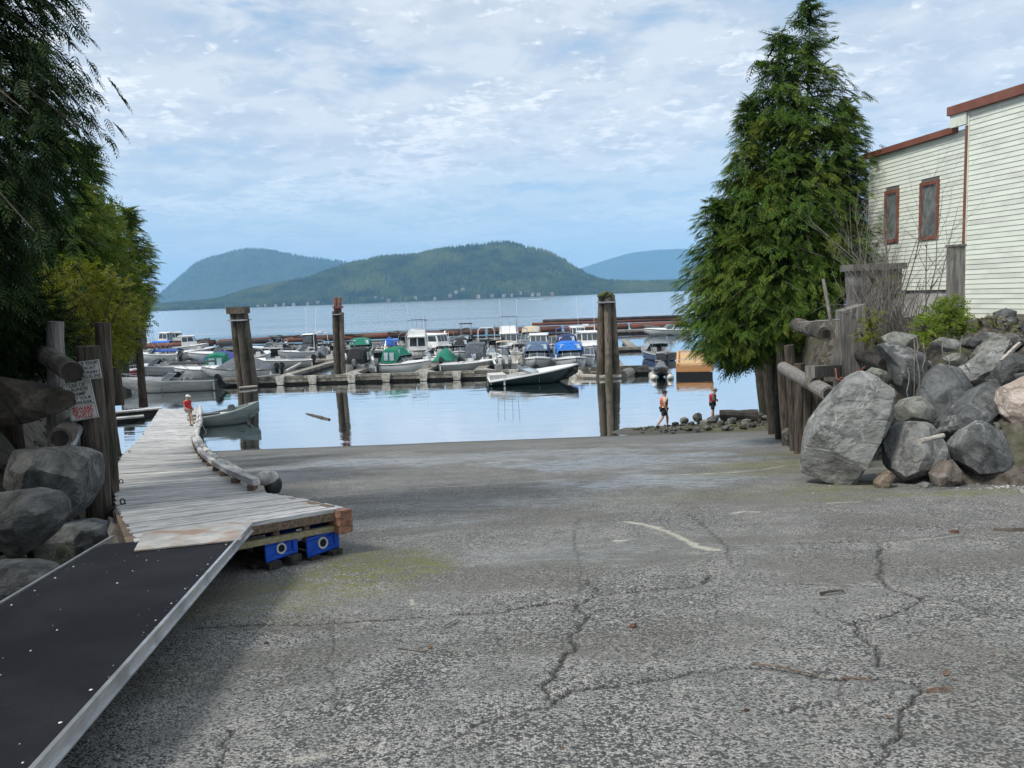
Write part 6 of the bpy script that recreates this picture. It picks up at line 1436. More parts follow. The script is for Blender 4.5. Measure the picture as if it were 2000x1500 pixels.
# rocks at the water's edge
GW = 'wet rocks at the water edge'
wr = [(1320, 832, 14, 8), (1338, 826, 16, 10), (1352, 832, 14, 8), (1365, 822, 20, 14), (1378, 830, 18, 9), (1392, 826, 22, 10), (1408, 832, 18, 9), (1418, 822, 20, 11), (1432, 828, 22, 12), (1448, 824, 24, 14), (1460, 830, 20, 10), (1470, 820, 18, 11), (1440, 814, 22, 8), (1385, 838, 16, 6), (1420, 838, 18, 6), (1345, 839, 12, 5), (1400, 818, 16, 7), (1482, 818, 20, 12), (1498, 822, 18, 10), (1262, 838, 12, 4), (1275, 836, 9, 4), (1244, 839, 18, 3), (1310, 838, 10, 4), (1470, 834, 16, 6), (1452, 836, 14, 6), (1330, 838, 10, 4), (1362, 840, 12, 5), (1430, 840, 10, 4)]
for i, (x, y, w, h) in enumerate(wr):
    rg = np.random.default_rng(i); k = 8; pts = [(x + math.cos(a) * w * .62 * rg.uniform(.8, 1.2), y - h * .35 + math.sin(a) * h * .75 * rg.uniform(.8, 1.2)) for a in np.linspace(0, 6.283, k, endpoint=False)]
    Yw = min(max(W(x, y, .12).y, 32), G(x, y).y if G(x, y).z > .12 else 99)
    rock(pts, Yw, w * Yw / F * .5, (ROCK_M, ROCK_L, ROCK_D)[i % 3], ('low wet stone in the heap at the water edge, %s row, %s from the left' % (('lower', 'upper')[y < 830], ORD[sorted(q[0] for q in wr if (q[1] < 830) == (y < 830)).index(x)])), 60 + i, 2, 5, 'shore_rock', 'rock', GW)
tag(log_mesh(P(1405, 808, 36.5), P(1480, 812, 36.0), .20, .30, 10, 6, 4, .12).build('driftwood_log', DARKW), 'black waterlogged log on the rocks right of the boy in red', 'log')
def sf(rg):
    px = rg.uniform(1250, 1500); g_ = W(px, 836 - (px - 1300) * .05 + rg.normal(0, 3), .13); return (g_.x, g_.y, .12 + rg.normal(0, .02))
rubble('shingle', sf, 700, .02, .12, ROCK_M, 'small weedy stones between the water edge rocks', 8)

# ================================================================== VEGETATION
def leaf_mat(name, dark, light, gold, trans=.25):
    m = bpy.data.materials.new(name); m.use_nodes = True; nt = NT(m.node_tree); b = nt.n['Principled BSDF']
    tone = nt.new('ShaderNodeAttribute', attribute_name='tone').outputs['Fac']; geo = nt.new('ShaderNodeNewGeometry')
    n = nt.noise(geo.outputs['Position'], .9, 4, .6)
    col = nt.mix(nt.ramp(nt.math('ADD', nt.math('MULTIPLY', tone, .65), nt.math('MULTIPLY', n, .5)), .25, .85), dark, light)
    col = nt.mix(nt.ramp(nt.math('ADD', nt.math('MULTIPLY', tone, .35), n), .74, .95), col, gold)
    nt.set(b, 'Base Color', col); b.inputs['Roughness'].default_value = .55; b.inputs['Specular IOR Level'].default_value = .14
    tr = nt.new('ShaderNodeBsdfTranslucent'); nt.set(tr, 'Color', nt.vmath('MULTIPLY', col, (1.2, 1.3, .7))); mx = nt.new('ShaderNodeMixShader'); mx.inputs[0].default_value = trans
    nt.l.new(b.outputs[0], mx.inputs[1]); nt.l.new(tr.outputs[0], mx.inputs[2]); nt.l.new(mx.outputs[0], nt.n['Material Output'].inputs['Surface'])
    return m
CEDAR = leaf_mat('cedar_green', (.020, .050, .012), (.105, .185, .026), (.21, .23, .035))
CEDAR_D = leaf_mat('dark_cedar_green', (.004, .014, .004), (.019, .048, .009), (.042, .07, .014), .10)
YELLOWG = leaf_mat('yellow_green_leaves', (.075, .095, .014), (.22, .22, .03), (.30, .24, .035), .35)
FRESH = leaf_mat('fresh_green_leaves', (.07, .13, .02), (.21, .27, .045), (.30, .30, .06), .4)
TRUNK = mat('tree_bark', (.04, .03, .022), (.10, .08, .062), .95, 5, (5, 5, .8), bump=.9, bdist=.03)
def frond(rg, pairs=6, fan=.36, subs=False):
    """flat drooping spray: midrib along +x, unit length"""
    V = []; Fc = []; T = []
    def kite(p, d, l, w, t):
        d = d / np.linalg.norm(d); s = np.cross(d, (0, 0, 1.0)); s /= max(np.linalg.norm(s), 1e-6); b = len(V)
        dr = np.array((0, 0, -.18 * l))
        V.extend([p, p + d * l * .45 + s * w, p + d * l + dr, p + d * l * .45 - s * w]); Fc.extend([(b, b + 1, b + 2), (b, b + 2, b + 3)]); T.extend([t, t + .1, t + .35, t + .1])
    mid = lambda x: np.array((x, 0, .12 * x - .34 * x * x))
    for i in range(pairs):
        x = .06 + .9 * i / pairs; l = fan * (1 - x) ** .65 * (.45 + .55 * min(1, x / .25)) * rg.uniform(.8, 1.15) + .06
        for s in (-1, 1):
            ang = rg.uniform(.7, .95); kite(mid(x), np.array((math.cos(ang), s * math.sin(ang), rg.uniform(-.28, .08))), l, .022 + .028 * l, .25 + .4 * x)
            if subs and l > .16:
                kite(mid(x) + np.array((math.cos(ang), s * math.sin(ang), 0)) * l * .45, np.array((math.cos(ang * .35), s * math.sin(ang * .35), -.12)), l * .5, .028, .4 + .4 * x)
    kite(mid(.9), np.array((1, 0, -.45)), .16, .035, .8)
    kite(mid(.0), np.array((1, 0, -.05)), .9, .016, .1)
    return np.array(V), np.array(Fc), np.array(T)
def leafspray(rg, n=7):
    V = []; Fc = []; T = []
    for i in range(n):
        x = .1 + .9 * i / n; s = -1 if i % 2 else 1; p = np.array((x, 0, -.1 * x * x)); d = np.array((.55, s * .8, rg.uniform(-.4, .2))); d /= np.linalg.norm(d); l = rg.uniform(.26, .40); sd = np.cross(d, (0, 0, 1.)); b = len(V)
        V.extend([p, p + d * l * .35 + sd * l * .28, p + d * l * .75 + sd * l * .18, p + d * l + np.array((0, 0, -.1 * l)), p + d * l * .75 - sd * l * .18, p + d * l * .35 - sd * l * .28, p + d * l * .5 + np.array((0, 0, .05 * l))])
        Fc.extend([(b, b + 1, b + 6), (b + 1, b + 2, b + 6), (b + 2, b + 3, b + 6), (b + 3, b + 4, b + 6), (b + 4, b + 5, b + 6), (b + 5, b, b + 6)]); t = rg.uniform(.2, .9); T.extend([t] * 7)
    return np.array(V), np.array(Fc), np.array(T)
def instance_fronds(protos, pos, dirv, scale, roll, tone, upv=None):
    V = []; Fc = []; T = []; base = 0; n = len(pos); which = np.arange(n) % len(protos)
    for k, (pv, pf, pt_) in enumerate(protos):
        idx = np.where(which == k)[0]
        if len(idx) == 0: continue
        x = dirv[idx] / np.linalg.norm(dirv[idx], axis=1, keepdims=True); up = np.tile(np.array((0, 0, 1.0)), (len(idx), 1))
        y = np.cross(up, x); y /= np.maximum(np.linalg.norm(y, axis=1, keepdims=True), 1e-5); z = np.cross(x, y)
        c, s = np.cos(roll[idx])[:, None], np.sin(roll[idx])[:, None]; y2 = y * c + z * s; z2 = -y * s + z * c
        m = len(pv); v = pos[idx][:, None, :] + scale[idx][:, None, None] * (pv[None, :, 0:1] * x[:, None, :] + pv[None, :, 1:2] * y2[:, None, :] + pv[None, :, 2:3] * z2[:, None, :])
        V.append(v.reshape(-1, 3)); Fc.append((pf[None] + (np.arange(len(idx)) * m)[:, None, None]).reshape(-1, 3) + base); base += len(idx) * m
        T.append((pt_[None] * .6 + tone[idx][:, None] * .5).reshape(-1))
    return np.concatenate(V), np.concatenate(Fc), np.concatenate(T)
def cedar(label, stems, m, seed, fr_scale, nb, nf, droop=.5, name='cedar_tree', group=None, keep=None, trunk_r=.22, subs=False):
    """stems: (base xyz, height, profile [(t, radius)...], skew) - every stem a leader with whorled drooping branches"""
    rg = np.random.default_rng(seed); protos = [frond(rg, subs=subs) for _ in range(6)]; t = thing(name, label, 'tree', Vector(stems[0][0]), group=group)
    pos = []; dr = []; sc = []; tn = []; limb = MB()
    for si, (base, H, prof, lean, *t0) in enumerate(stems):
        t0 = t0[0] if t0 else 0.0
        base = np.array(base, float); pr = np.array(prof); pts = [base + np.array((lean[0] * s * H, lean[1] * s * H, H * s)) for s in np.linspace(t0, 1, 8)]
        if t0: m0 = np.array(stems[0][0], float); m0[2] = pts[0][2] - 1.1; pts = [m0, (m0 + pts[0]) / 2 + np.array((0, 0, -.1))] + pts
        tr = MB().tube(pts, [trunk_r * (1 - .92 * s) for s in np.linspace(0, 1, len(pts))], 9, True, .06); tr.build('trunk', TRUNK, t, smooth=True)
        for b in range(int(nb * (H / 12))):
            h = 1 - rg.random() ** .80 * (1 - pr[0, 0]) if b > 12 else 1 - .12 * rg.random(); h = max(h, pr[0, 0]); Rr = np.interp(h, pr[:, 0], pr[:, 1]) * rg.uniform(.72, 1.12)
            az = b * 2.39996 + rg.normal(0, .3); o = base + np.array((lean[0] * h * H, lean[1] * h * H, h * H)); d = np.array((math.cos(az), math.sin(az), 0))
            rise = rg.uniform(.05, .35) + .75 * max(0, h - .85) / .15
            if keep is not None:
                for _ in range(8):
                    if keep(o + d * (Rr + .12)) and keep(o + d * Rr * .9 + np.array((0, 0, Rr * (rise - droop) - fr_scale * .45))): break
                    Rr *= .82
                else: continue
            q = 9; cur = []
            for s in np.linspace(0, 1, q): cur.append(o + d * Rr * s + np.array((0, 0, Rr * (rise * s - droop * s * s + .16 * s ** 4))))
            cur = np.array(cur)
            if b % 3 == 0: limb.tube([tuple(c) for c in cur[::2]], [max(.045 * Rr / 3, .012) * (1 - .8 * s) for s in np.linspace(0, 1, len(cur[::2]))], 4, False)
            k = max(6, int(nf * (.5 + Rr / 3.4)))
            for f_ in range(k):
                s = 1 - rg.random() ** 1.1 * .82; i = min(int(s * (q - 1)), q - 2); u = s * (q - 1) - i; p = cur[i] * (1 - u) + cur[i + 1] * u; tg = cur[i + 1] - cur[i]; tg /= np.linalg.norm(tg)
                yaw = rg.choice((-1, 1)) * rg.uniform(.1, 1.0) if s < .96 else rg.normal(0, .25); c, sn = math.cos(yaw), math.sin(yaw)
                dv = np.array((tg[0] * c - tg[1] * sn, tg[0] * sn + tg[1] * c, tg[2] - rg.uniform(.0, .45)))
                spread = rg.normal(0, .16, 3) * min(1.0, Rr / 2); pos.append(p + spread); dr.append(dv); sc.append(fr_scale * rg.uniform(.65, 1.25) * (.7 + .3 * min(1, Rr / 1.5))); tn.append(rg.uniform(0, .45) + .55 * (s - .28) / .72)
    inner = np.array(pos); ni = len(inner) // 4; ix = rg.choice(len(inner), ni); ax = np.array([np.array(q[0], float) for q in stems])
    for p in inner[ix]:      # larger inner sprays, darker tone put in for shade inside the crown
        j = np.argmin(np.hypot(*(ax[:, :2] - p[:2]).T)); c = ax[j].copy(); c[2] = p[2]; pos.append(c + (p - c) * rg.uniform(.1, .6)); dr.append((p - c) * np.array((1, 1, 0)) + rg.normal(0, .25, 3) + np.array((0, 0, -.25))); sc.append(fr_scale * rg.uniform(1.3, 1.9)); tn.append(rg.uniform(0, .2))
    pos = np.array(pos); n = len(pos); V, Fc, T = instance_fronds(protos, pos, np.array(dr), np.array(sc), rg.normal(0, .45, n), np.array(tn))
    lo_ = limb.build('limbs', TRUNK, t); lo_['kind'] = 'stuff'
    o = link('crown', np_mesh('crown', V, Fc, False, dict(tone=T)), m, t); return t, n
YT = 25.0
def k_cedar(p):
    x, y = proj(p); return y < np.interp(x, [1300, 1330, 1400, 1450, 1500, 1560, 1600, 1640, 1700], [640, 690, 728, 728, 712, 700, 650, 590, 560]) and x > np.interp(y, [0, 60, 200, 390, 450, 560, 640, 690, 720], [1480, 1480, 1425, 1365, 1345, 1318, 1315, 1345, 1390])
def stem_at(px_top, py_top, px_base, zb, Y, prof_px):
    tp = P(px_top, py_top, Y); bx = P(px_base, 650, Y).x; H = tp.z - zb; k = Y / F
    prof = [((HC + (np.interp(0, [0], [0])) - zb) / H, 0)] if False else [(max(0.02, (P(px_base, y, Y).z - zb) / H), r_ * k) for y, r_ in prof_px]
    return ((bx, Y, zb), H, sorted(prof), ((tp.x - bx) / H, 0))
s1 = stem_at(1583, 2, 1560, 3.2, YT, [(8, 6), (60, 36), (120, 62), (240, 105), (330, 130), (420, 155), (520, 175), (600, 170), (680, 130), (725, 70)])
s2 = stem_at(1522, 62, 1520, 3.0, YT - .4, [(65, 6), (110, 32), (200, 66), (330, 105), (450, 140), (560, 165), (650, 150), (715, 90)])
s3 = stem_at(1385, 388, 1440, 2.6, YT - .6, [(392, 6), (430, 34), (500, 66), (580, 98), (650, 110), (710, 90), (735, 40)])
s4 = stem_at(1655, 205, 1640, 3.4, YT + .6, [(210, 6), (260, 30), (350, 60), (480, 80), (560, 85), (640, 60)])
s5 = stem_at(1462, 190, 1475, 3.0, YT - .3, [(195, 6), (260, 36), (350, 62), (470, 95), (580, 120), (680, 110), (725, 60)])
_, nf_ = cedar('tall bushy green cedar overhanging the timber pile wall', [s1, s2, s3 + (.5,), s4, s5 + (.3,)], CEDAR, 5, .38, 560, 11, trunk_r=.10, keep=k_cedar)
print('cedar fronds', nf_)
YL = 10.5; k_ = YL / F
def keeper(bd, lo=-220):
    ys_, xs_ = zip(*bd)
    def f(p):
        x, y = proj(p); return x < np.interp(y, ys_, xs_) and x > lo
    return f
k_dark = keeper([(-200, 175), (0, 185), (100, 200), (160, 225), (220, 232), (270, 235), (330, 195), (400, 130), (500, 100), (600, 80), (640, 40), (680, -60), (720, -300)], -420)
k_mid = keeper([(300, 190), (350, 215), (420, 235), (520, 240), (600, 215), (640, 150), (680, 60), (700, -300)])
k_light = keeper([(340, 225), (380, 255), (420, 268), (470, 300), (530, 315), (580, 312), (620, 285), (650, 255), (690, 225), (730, 200), (760, -300)])
sl = [((P(-20, 600, 10.6).x, 10.6, 4.6), 11.5, [(.12, 1.5), (.22, 2.0), (.4, 2.25), (.6, 2.15), (.8, 1.6), (1, .2)], (.0, 0)), ((P(-160, 600, 9.0).x, 9.0, 4.6), 12, [(.10, 1.9), (.3, 2.3), (.6, 2.1), (1, .2)], (0, 0))]
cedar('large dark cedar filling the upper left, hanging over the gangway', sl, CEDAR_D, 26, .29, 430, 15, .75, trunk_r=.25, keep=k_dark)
cedar('unseen dark cedar added at left to shade the gangway and the signs', [((-8.6, 4.6, 5.4), 9.5, [(.1, 1.7), (.3, 2.1), (.6, 1.6), (1, .2)], (0, 0)), ((-8.2, .8, 5.6), 9, [(.1, 1.7), (.3, 2.0), (.6, 1.6), (1, .2)], (0, 0))], CEDAR_D, 16, .42, 110, 10, .7, trunk_r=.25)  # out-of-frame trees added to cast shade over the left side
sm = [((P(196, 600, 18.5).x, 18.5, 4.4), 6.0, [(.06, 1.1), (.2, 1.45), (.45, 1.25), (.75, .75), (1, .08)], (.0, 0)), ((P(120, 600, 16.0).x, 16.0, 4.5), 7.4, [(.08, 1.4), (.3, 1.5), (.6, 1.1), (1, .1)], (0, 0))]
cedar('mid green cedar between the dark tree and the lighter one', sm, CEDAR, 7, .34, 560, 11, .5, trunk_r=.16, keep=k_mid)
sn = [((P(262, 600, 24.5).x, 24.5, 3.4), 6.2, [(.08, 1.2), (.28, 1.7), (.5, 1.5), (.75, 1.0), (1, .1)], (.02, 0)), ((P(215, 600, 22).x, 22, 3.8), 5.6, [(.05, 1.1), (.3, 1.3), (.7, .7), (1, .1)], (0, 0))]
cedar('lighter feathery tree reaching right, above the three dock head piles', sn, leaf_mat('light_cedar_green', (.045, .085, .018), (.17, .225, .035), (.26, .25, .05)), 8, .33, 800, 10, .30, trunk_r=.14, keep=k_light)
def bush(name, label, centers, m, seed, n, scale, cat='bush', proto=leafspray, twigs=True):
    rg = np.random.default_rng(seed); protos = [proto(rg) for _ in range(4)]; c0 = Vector(centers[0][0]); t = thing(name, label, cat, c0)
    pos = []; dr = []
    for c, r_ in centers:
        k = int(n * r_[0] * r_[2]); c = np.array(c); u = rg.normal(size=(k, 3)); u /= np.linalg.norm(u, axis=1, keepdims=True); p = c + u * np.array(r_) * (rg.random((k, 1)) ** .4); pos.append(p); d = u * .8 + rg.normal(0, .4, (k, 3)); d[:, 2] -= .15; dr.append(d)
    pos = np.concatenate(pos); dr = np.concatenate(dr); k = len(pos); V, Fc, T = instance_fronds(protos, pos, dr, scale * rg.uniform(.6, 1.3, k), rg.normal(0, .6, k), rg.random(k))
    link('foliage', np_mesh('foliage', V, Fc, False, dict(tone=T)), m, t)
    if twigs:
        mb = MB()
        for c, r_ in centers:
            for i in range(9):
                e = Vector(c) + Vector((rnd.uniform(-1, 1) * r_[0], rnd.uniform(-1, 1) * r_[1], rnd.uniform(-.2, .8) * r_[2])); b_ = Vector(c) + Vector((rnd.uniform(-.3, .3) * r_[0], 0, -r_[2])); mb.tube([b_, b_.lerp(e, .5) + Vector((0, 0, .1)), e], [.016, .011, .005], 4, False)
        so_ = mb.build('stems', TRUNK, t); so_['kind'] = 'stuff'
    return t
bush('yellow_shrub', 'yellow green shrub below the dark cedar, behind the signs', [(P(170, 600, 13.6), (.85, .7, .75)), (P(120, 575, 13.2), (.7, .6, .6)), (P(205, 650, 14.2), (.6, .6, .55)), (P(75, 640, 12.6), (.6, .5, .5)), (P(150, 680, 13.4), (.5, .5, .4))], YELLOWG, 3, 1100, .17)
bush('leafy_tree_crown', 'mid green leafy bush between the dark cedar and the feathery tree', [(P(185, 480, 17.2), (.8, .6, .9)), (P(225, 540, 17.6), (.75, .6, .8)), (P(150, 540, 16.8), (.7, .6, .7)), (P(250, 600, 18.5), (.6, .6, .6)), (P(200, 420, 17.8), (.5, .5, .6))], leaf_mat('mid_green_leaves', (.045, .085, .016), (.16, .22, .035), (.27, .26, .05), .3), 13, 650, .20)
bush('undergrowth_shrub', 'dark green undergrowth below the big cedar at the left edge', [(P(20, 660, 10.6), (.7, .6, .5)), (P(-20, 610, 10.4), (.8, .6, .6)), (P(60, 700, 10.8), (.45, .4, .3)), (P(95, 660, 11.4), (.4, .4, .5))], CEDAR_D, 4, 1500, .26, proto=frond)
bush('hanging_greenery', 'green drooping foliage around the tops of the dock head piles', [(P(238, 640, 27), (.75, .8, .9)), (P(215, 690, 25.5), (.55, .6, .65)), (P(250, 600, 27), (.6, .6, .6))], CEDAR, 9, 420, .34, proto=frond)
bush('leafy_bush', 'bright yellow green leafy bush on the bank in front of the siding', [(P(1842, 622, 16.0), (.46, .4, .30)), (P(1812, 640, 15.6), (.30, .3, .22)), (P(1872, 634, 15.9), (.28, .3, .2)), (P(1858, 600, 16.2), (.22, .25, .2)), (P(1825, 660, 15.4), (.2, .25, .12))], FRESH, 5, 2600, .145)
bush('small_leafy_plant', 'small yellow leaved plant at the foot of the near siding', [(P(1943, 628, 16.0), (.16, .15, .12)), (P(1915, 628, 16.2), (.16, .15, .10)), (P(1968, 640, 15.6), (.14, .12, .08))], YELLOWG, 6, 2200, .10)
bush('low_fern', 'olive green fern tuft between the grey post and the upright boulder', [(P(1700, 622, 16.0), (.22, .2, .16)), (P(1690, 655, 15.6), (.26, .2, .12)), (P(1715, 668, 15.3), (.24, .2, .10))], YELLOWG, 7, 1500, .13)
bush('sparse_vine', 'thin yellow leaves climbing the twigs beside the weathered block', [(P(1745, 560, 18.0), (.26, .2, .28)), (P(1705, 545, 18.0), (.14, .15, .12))], YELLOWG, 8, 700, .14)
# bare twig thicket
TWIG = mat('bare_twig', (.13, .115, .10), (.24, .22, .195), .9, 8, bump=.2)
rg = random.Random(31); thk = thing('bare_shrub', 'tangle of bare grey stems in front of the two windows', 'shrub', P(1750, 660, 17.6)); st_ = MB(); tw = MB()
def grow(p, d, L, r_, depth):
    pts = [p]; rad = [r_]; n = 6
    for i in range(n):
        d = (d + Vector((rg.gauss(0, .11), rg.gauss(0, .11), rg.gauss(.02, .06)))).normalized(); p = p + d * L / n; pts.append(p); rad.append(r_ * (1 - .75 * (i + 1) / n))
        if depth > 0 and i > 0:
            for q in range(rg.choice((0, 1, 1, 2))): grow(p, (d + Vector((rg.gauss(0, .55), rg.gauss(0, .4), rg.gauss(.1, .35)))).normalized(), L * rg.uniform(.22, .45), rad[-1] * .6, depth - 1)
    (st_ if depth == 2 else tw).tube(pts, rad, 4 if depth == 2 else 3, False)
for i in range(38):
    px = rg.uniform(1725, 1805) if i < 24 else rg.uniform(1690, 1730); b_ = P(px, 662 + rg.uniform(-8, 10), 17.4 + rg.uniform(-.5, .5)); tall = i % 3 == 0
    grow(b_, Vector((rg.gauss(-.05, .16), rg.gauss(0, .15), 1)).normalized(), rg.uniform(2.6, 3.7) if tall else rg.uniform(1.2, 2.3), .020 if tall else .015, 2)
for i in range(70):      # arching canes
    b_ = P(rg.uniform(1690, 1790), 655 + rg.uniform(-5, 20), 17.0 + rg.uniform(-.5, .4)); e = b_ + Vector((rg.uniform(-1.6, .5), rg.uniform(-.6, .1), rg.uniform(-.3, .9))); m_ = b_.lerp(e, .5) + Vector((0, 0, rg.uniform(.3, .9)))
    tw.tube([b_, b_.lerp(m_, .5) + Vector((0, 0, .12)), m_, m_.lerp(e, .5) + Vector((0, 0, .1)), e], [.009, .009, .008, .006, .003], 3, False)
st_.build('stems', TWIG, thk); o = tw.build('twigs', TWIG, thk); o['kind'] = 'stuff'
rt = MB()
for px, py, L_ in ((1790, 655, 1.2), (1785, 660, 1.6), (1880, 655, 1.3), (1845, 665, .8), (1770, 700, .9), (1803, 668, .7)):
    p = P(px, py, 14.0); pts = [p]; 
    for i in range(6): p = p + Vector((rnd.gauss(0, .05), rnd.gauss(-.02, .02), -L_ / 6)); pts.append(p)
    rt.tube(pts, [.012, .012, .011, .01, .008, .006, .004], 4, False)
o = tag(rt.build('hanging_roots', TWIG), 'thin bare roots hanging over the boulders below the leafy bush', 'roots')
def gr(rg):
    return None
# ================================================================== PEOPLE AND SMALL THINGS
SKIN = mat('skin', (.42, .25, .17), (.50, .31, .22), .6, 6, bump=0); HAIR = mat('dark_hair', (.02, .015, .012), (.04, .03, .025), .8, 30, bump=.2)
CL = {k: mat('cloth_' + k, a, b_, .9, 14, bump=.3, bdist=.01) for k, a, b_ in (('orange', (.55, .13, .05), (.66, .19, .08)), ('red', (.42, .015, .025), (.52, .03, .04)), ('shirtred', (.50, .025, .03), (.60, .05, .05)), ('sand', (.52, .44, .37), (.62, .54, .46)), ('black', (.014, .014, .016), (.035, .035, .04)), ('khaki', (.22, .18, .13), (.30, .25, .19)), ('grey', (.14, .15, .15), (.22, .23, .23)), ('camo', (.10, .11, .07), (.22, .22, .15)), ('white', (.65, .65, .64), (.75, .75, .74)), ('navy', (.02, .022, .03), (.04, .045, .06)))}
def skin_mesh(name, J, E, sub=2, grow=1.18):
    me = bpy.data.meshes.new(name); me.from_pydata([j[:3] for j in J], E, []); o = bpy.data.objects.new('tmp', me); COL.objects.link(o)
    o.modifiers.new('skin', 'SKIN'); sv = me.skin_vertices[0].data
    for i, j in enumerate(J): sv[i].radius = (j[3] * grow, (j[4] if len(j) > 4 else j[3]) * grow); sv[i].use_root = (i == 0)
    s = o.modifiers.new('sub', 'SUBSURF'); s.levels = sub; s.render_levels = sub
    dg = bpy.context.evaluated_depsgraph_get(); out = bpy.data.meshes.new_from_object(o.evaluated_get(dg)); out.name = name; bpy.data.objects.remove(o)
    out.materials.clear(); out.polygons.foreach_set('use_smooth', [True] * len(out.polygons)); return out
def person(label, foot, h, face, pose, wear):
    """pose: joints for facing +x, unit height 1.75; face = heading of +x"""
    t = thing('person', label, 'person', foot, face); k = h / 1.75
    S = lambda v: tuple(c * k for c in v)
    hip, chest, neck, head = pose['hip'], pose['chest'], pose['neck'], pose['head']
    J = [(*hip, .13, .10)]; E = []
    def chain(start, pts):
        prev = start
        for p in pts: J.append(p); E.append((prev, len(J) - 1)); prev = len(J) - 1
        return prev
    mid = tuple((a + b_) / 2 for a, b_ in zip(hip, chest))
    c = chain(0, [(*mid, .125, .095), (*chest, .15, .10)]); n = chain(c, [(*neck, .055), (*[a * .45 + b_ * .55 for a, b_ in zip(neck, head)], .075), (*head, .09, .10), (head[0] + .0, head[1], head[2] + .10, .05)])
    for s in ('l', 'r'):
        sh, el, wr, ha = pose['arm_' + s]; chain(c, [(*sh, .058), (*el, .042), (*wr, .030), (*ha, .034), (ha[0] + .01, ha[1], ha[2] - .07, .018)])
        hp, kn, an, to = pose['leg_' + s]; chain(0, [(*hp, .085), (*[(a + b_) / 2 for a, b_ in zip(hp, kn)], .075), (*kn, .055), (*[a * .6 + b_ * .4 for a, b_ in zip(kn, an)], .055), (*an, .036), (*to, .038)])
    sc = lambda JJ: [tuple(x * k for x in j) for j in JJ]
    link('body', skin_mesh('body', sc(J), E), SKIN, t, False)
    hx, hy, hz = head; g_ = 1.0
    MB().ball(S((hx + .098, hy, hz + .0)), S((.018, .014, .022)), 6, 4).build('nose', SKIN, t, False, True)
    for s in (-1, 1):
        MB().ball(S((hx, hy + s * .088, hz)), S((.022, .010, .030)), 6, 4).build('ear', SKIN, t, False, True); MB().ball(S((hx + .086, hy + s * .034, hz + .028)), S((.008, .012, .008)), 6, 4).build('eye', HAIR, t, False)
    MB().box(S((hx + .087, hy, hz - .045)), S((.008, .045, .010))).build('mouth', CL['red'], t, False)
    MB().ball(S((hx - .018, hy, hz + .035)), S((.105, .098, .098)), 10, 8).build('hair', HAIR, t, False, True)
    cap = wear.get('cap')
    if cap:
        m = MB(); m.ball(S((hx - .005, hy, hz + .075)), S((.115, .105, .085)), 12, 8); cc = m.build('cap', CL[cap], t, False, True)
        MB().hexa([S(p) for p in ((hx + .08, hy - .075, hz + .065), (hx + .19, hy - .05, hz + .045), (hx + .19, hy + .05, hz + .045), (hx + .08, hy + .075, hz + .065), (hx + .08, hy - .075, hz + .08), (hx + .19, hy - .05, hz + .058), (hx + .19, hy + .05, hz + .058), (hx + .08, hy + .075, hz + .08))]).build('brim', CL[cap], cc, False)
    # shirt with sleeves, shorts, shoes
    JJ = [(*mid, .145, .112), (*[a * .5 + b_ * .5 for a, b_ in zip(mid, chest)], .152, .112), (*chest, .168, .115), (neck[0], neck[1], neck[2] - .02, .075)]; EE = [(0, 1), (1, 2), (2, 3)]
    for s in ('l', 'r'):
        sh, el, wr, ha = pose['arm_' + s]; ln = wear.get('sleeve', .55); JJ.append((*sh, .074)); EE.append((2, len(JJ) - 1))
        if ln <= 1: JJ.append((*[a + (b_ - a) * ln for a, b_ in zip(sh, el)], .062)); EE.append((len(JJ) - 2, len(JJ) - 1))
        else: JJ.append((*el, .056)); EE.append((len(JJ) - 2, len(JJ) - 1)); JJ.append((*wr, .042)); EE.append((len(JJ) - 2, len(JJ) - 1))
    JJ.append((*[a * .75 + b_ * .25 for a, b_ in zip(hip, mid)], .145, .115)); EE.append((0, len(JJ) - 1))
    link('shirt', skin_mesh('shirt', sc(JJ), EE), CL[wear['shirt']], t, False)
    if wear.get('vest'):
        def loft(rings, name, mm):
            vs = []; fs = []; K = 14
            for (cx, cz, a, b_) in rings: vs += [S((cx + a * math.cos(2 * math.pi * q / K), b_ * math.sin(2 * math.pi * q / K), cz)) for q in range(K)]
            for r_ in range(len(rings) - 1): fs += [(r_ * K + q, r_ * K + (q + 1) % K, (r_ + 1) * K + (q + 1) % K, (r_ + 1) * K + q) for q in range(K)]
            fs += [tuple(reversed(range(K))), tuple((len(rings) - 1) * K + q for q in range(K))]
            return MB().add(vs, fs).build(name, mm, t, False, True)
        v = loft([(mid[0], mid[2] - .14, .155, .185), (mid[0], mid[2] - .08, .175, .205), ((mid[0] + chest[0]) / 2, (mid[2] + chest[2]) / 2, .185, .215), (chest[0], chest[2], .19, .215), (chest[0] + .005, chest[2] + .08, .165, .18), (neck[0] * .6 + chest[0] * .4, neck[2] - .03, .10, .12)], 'life_vest', CL[wear['vest']])
        for f_ in (.25, .75):
            c_ = [a * (1 - f_) + b_ * f_ for a, b_ in zip(mid, chest)]; pts = [S((c_[0] + .19 * math.cos(a), c_[1] + .222 * math.sin(a), c_[2])) for a in np.linspace(0, 6.283, 13)]
            MB().tube(pts, .012 * k, 5, False).build('strap', CL['black'], v, False)
    SS = [(hip[0], hip[1], hip[2] + .03, .148, .12)]; EE = []
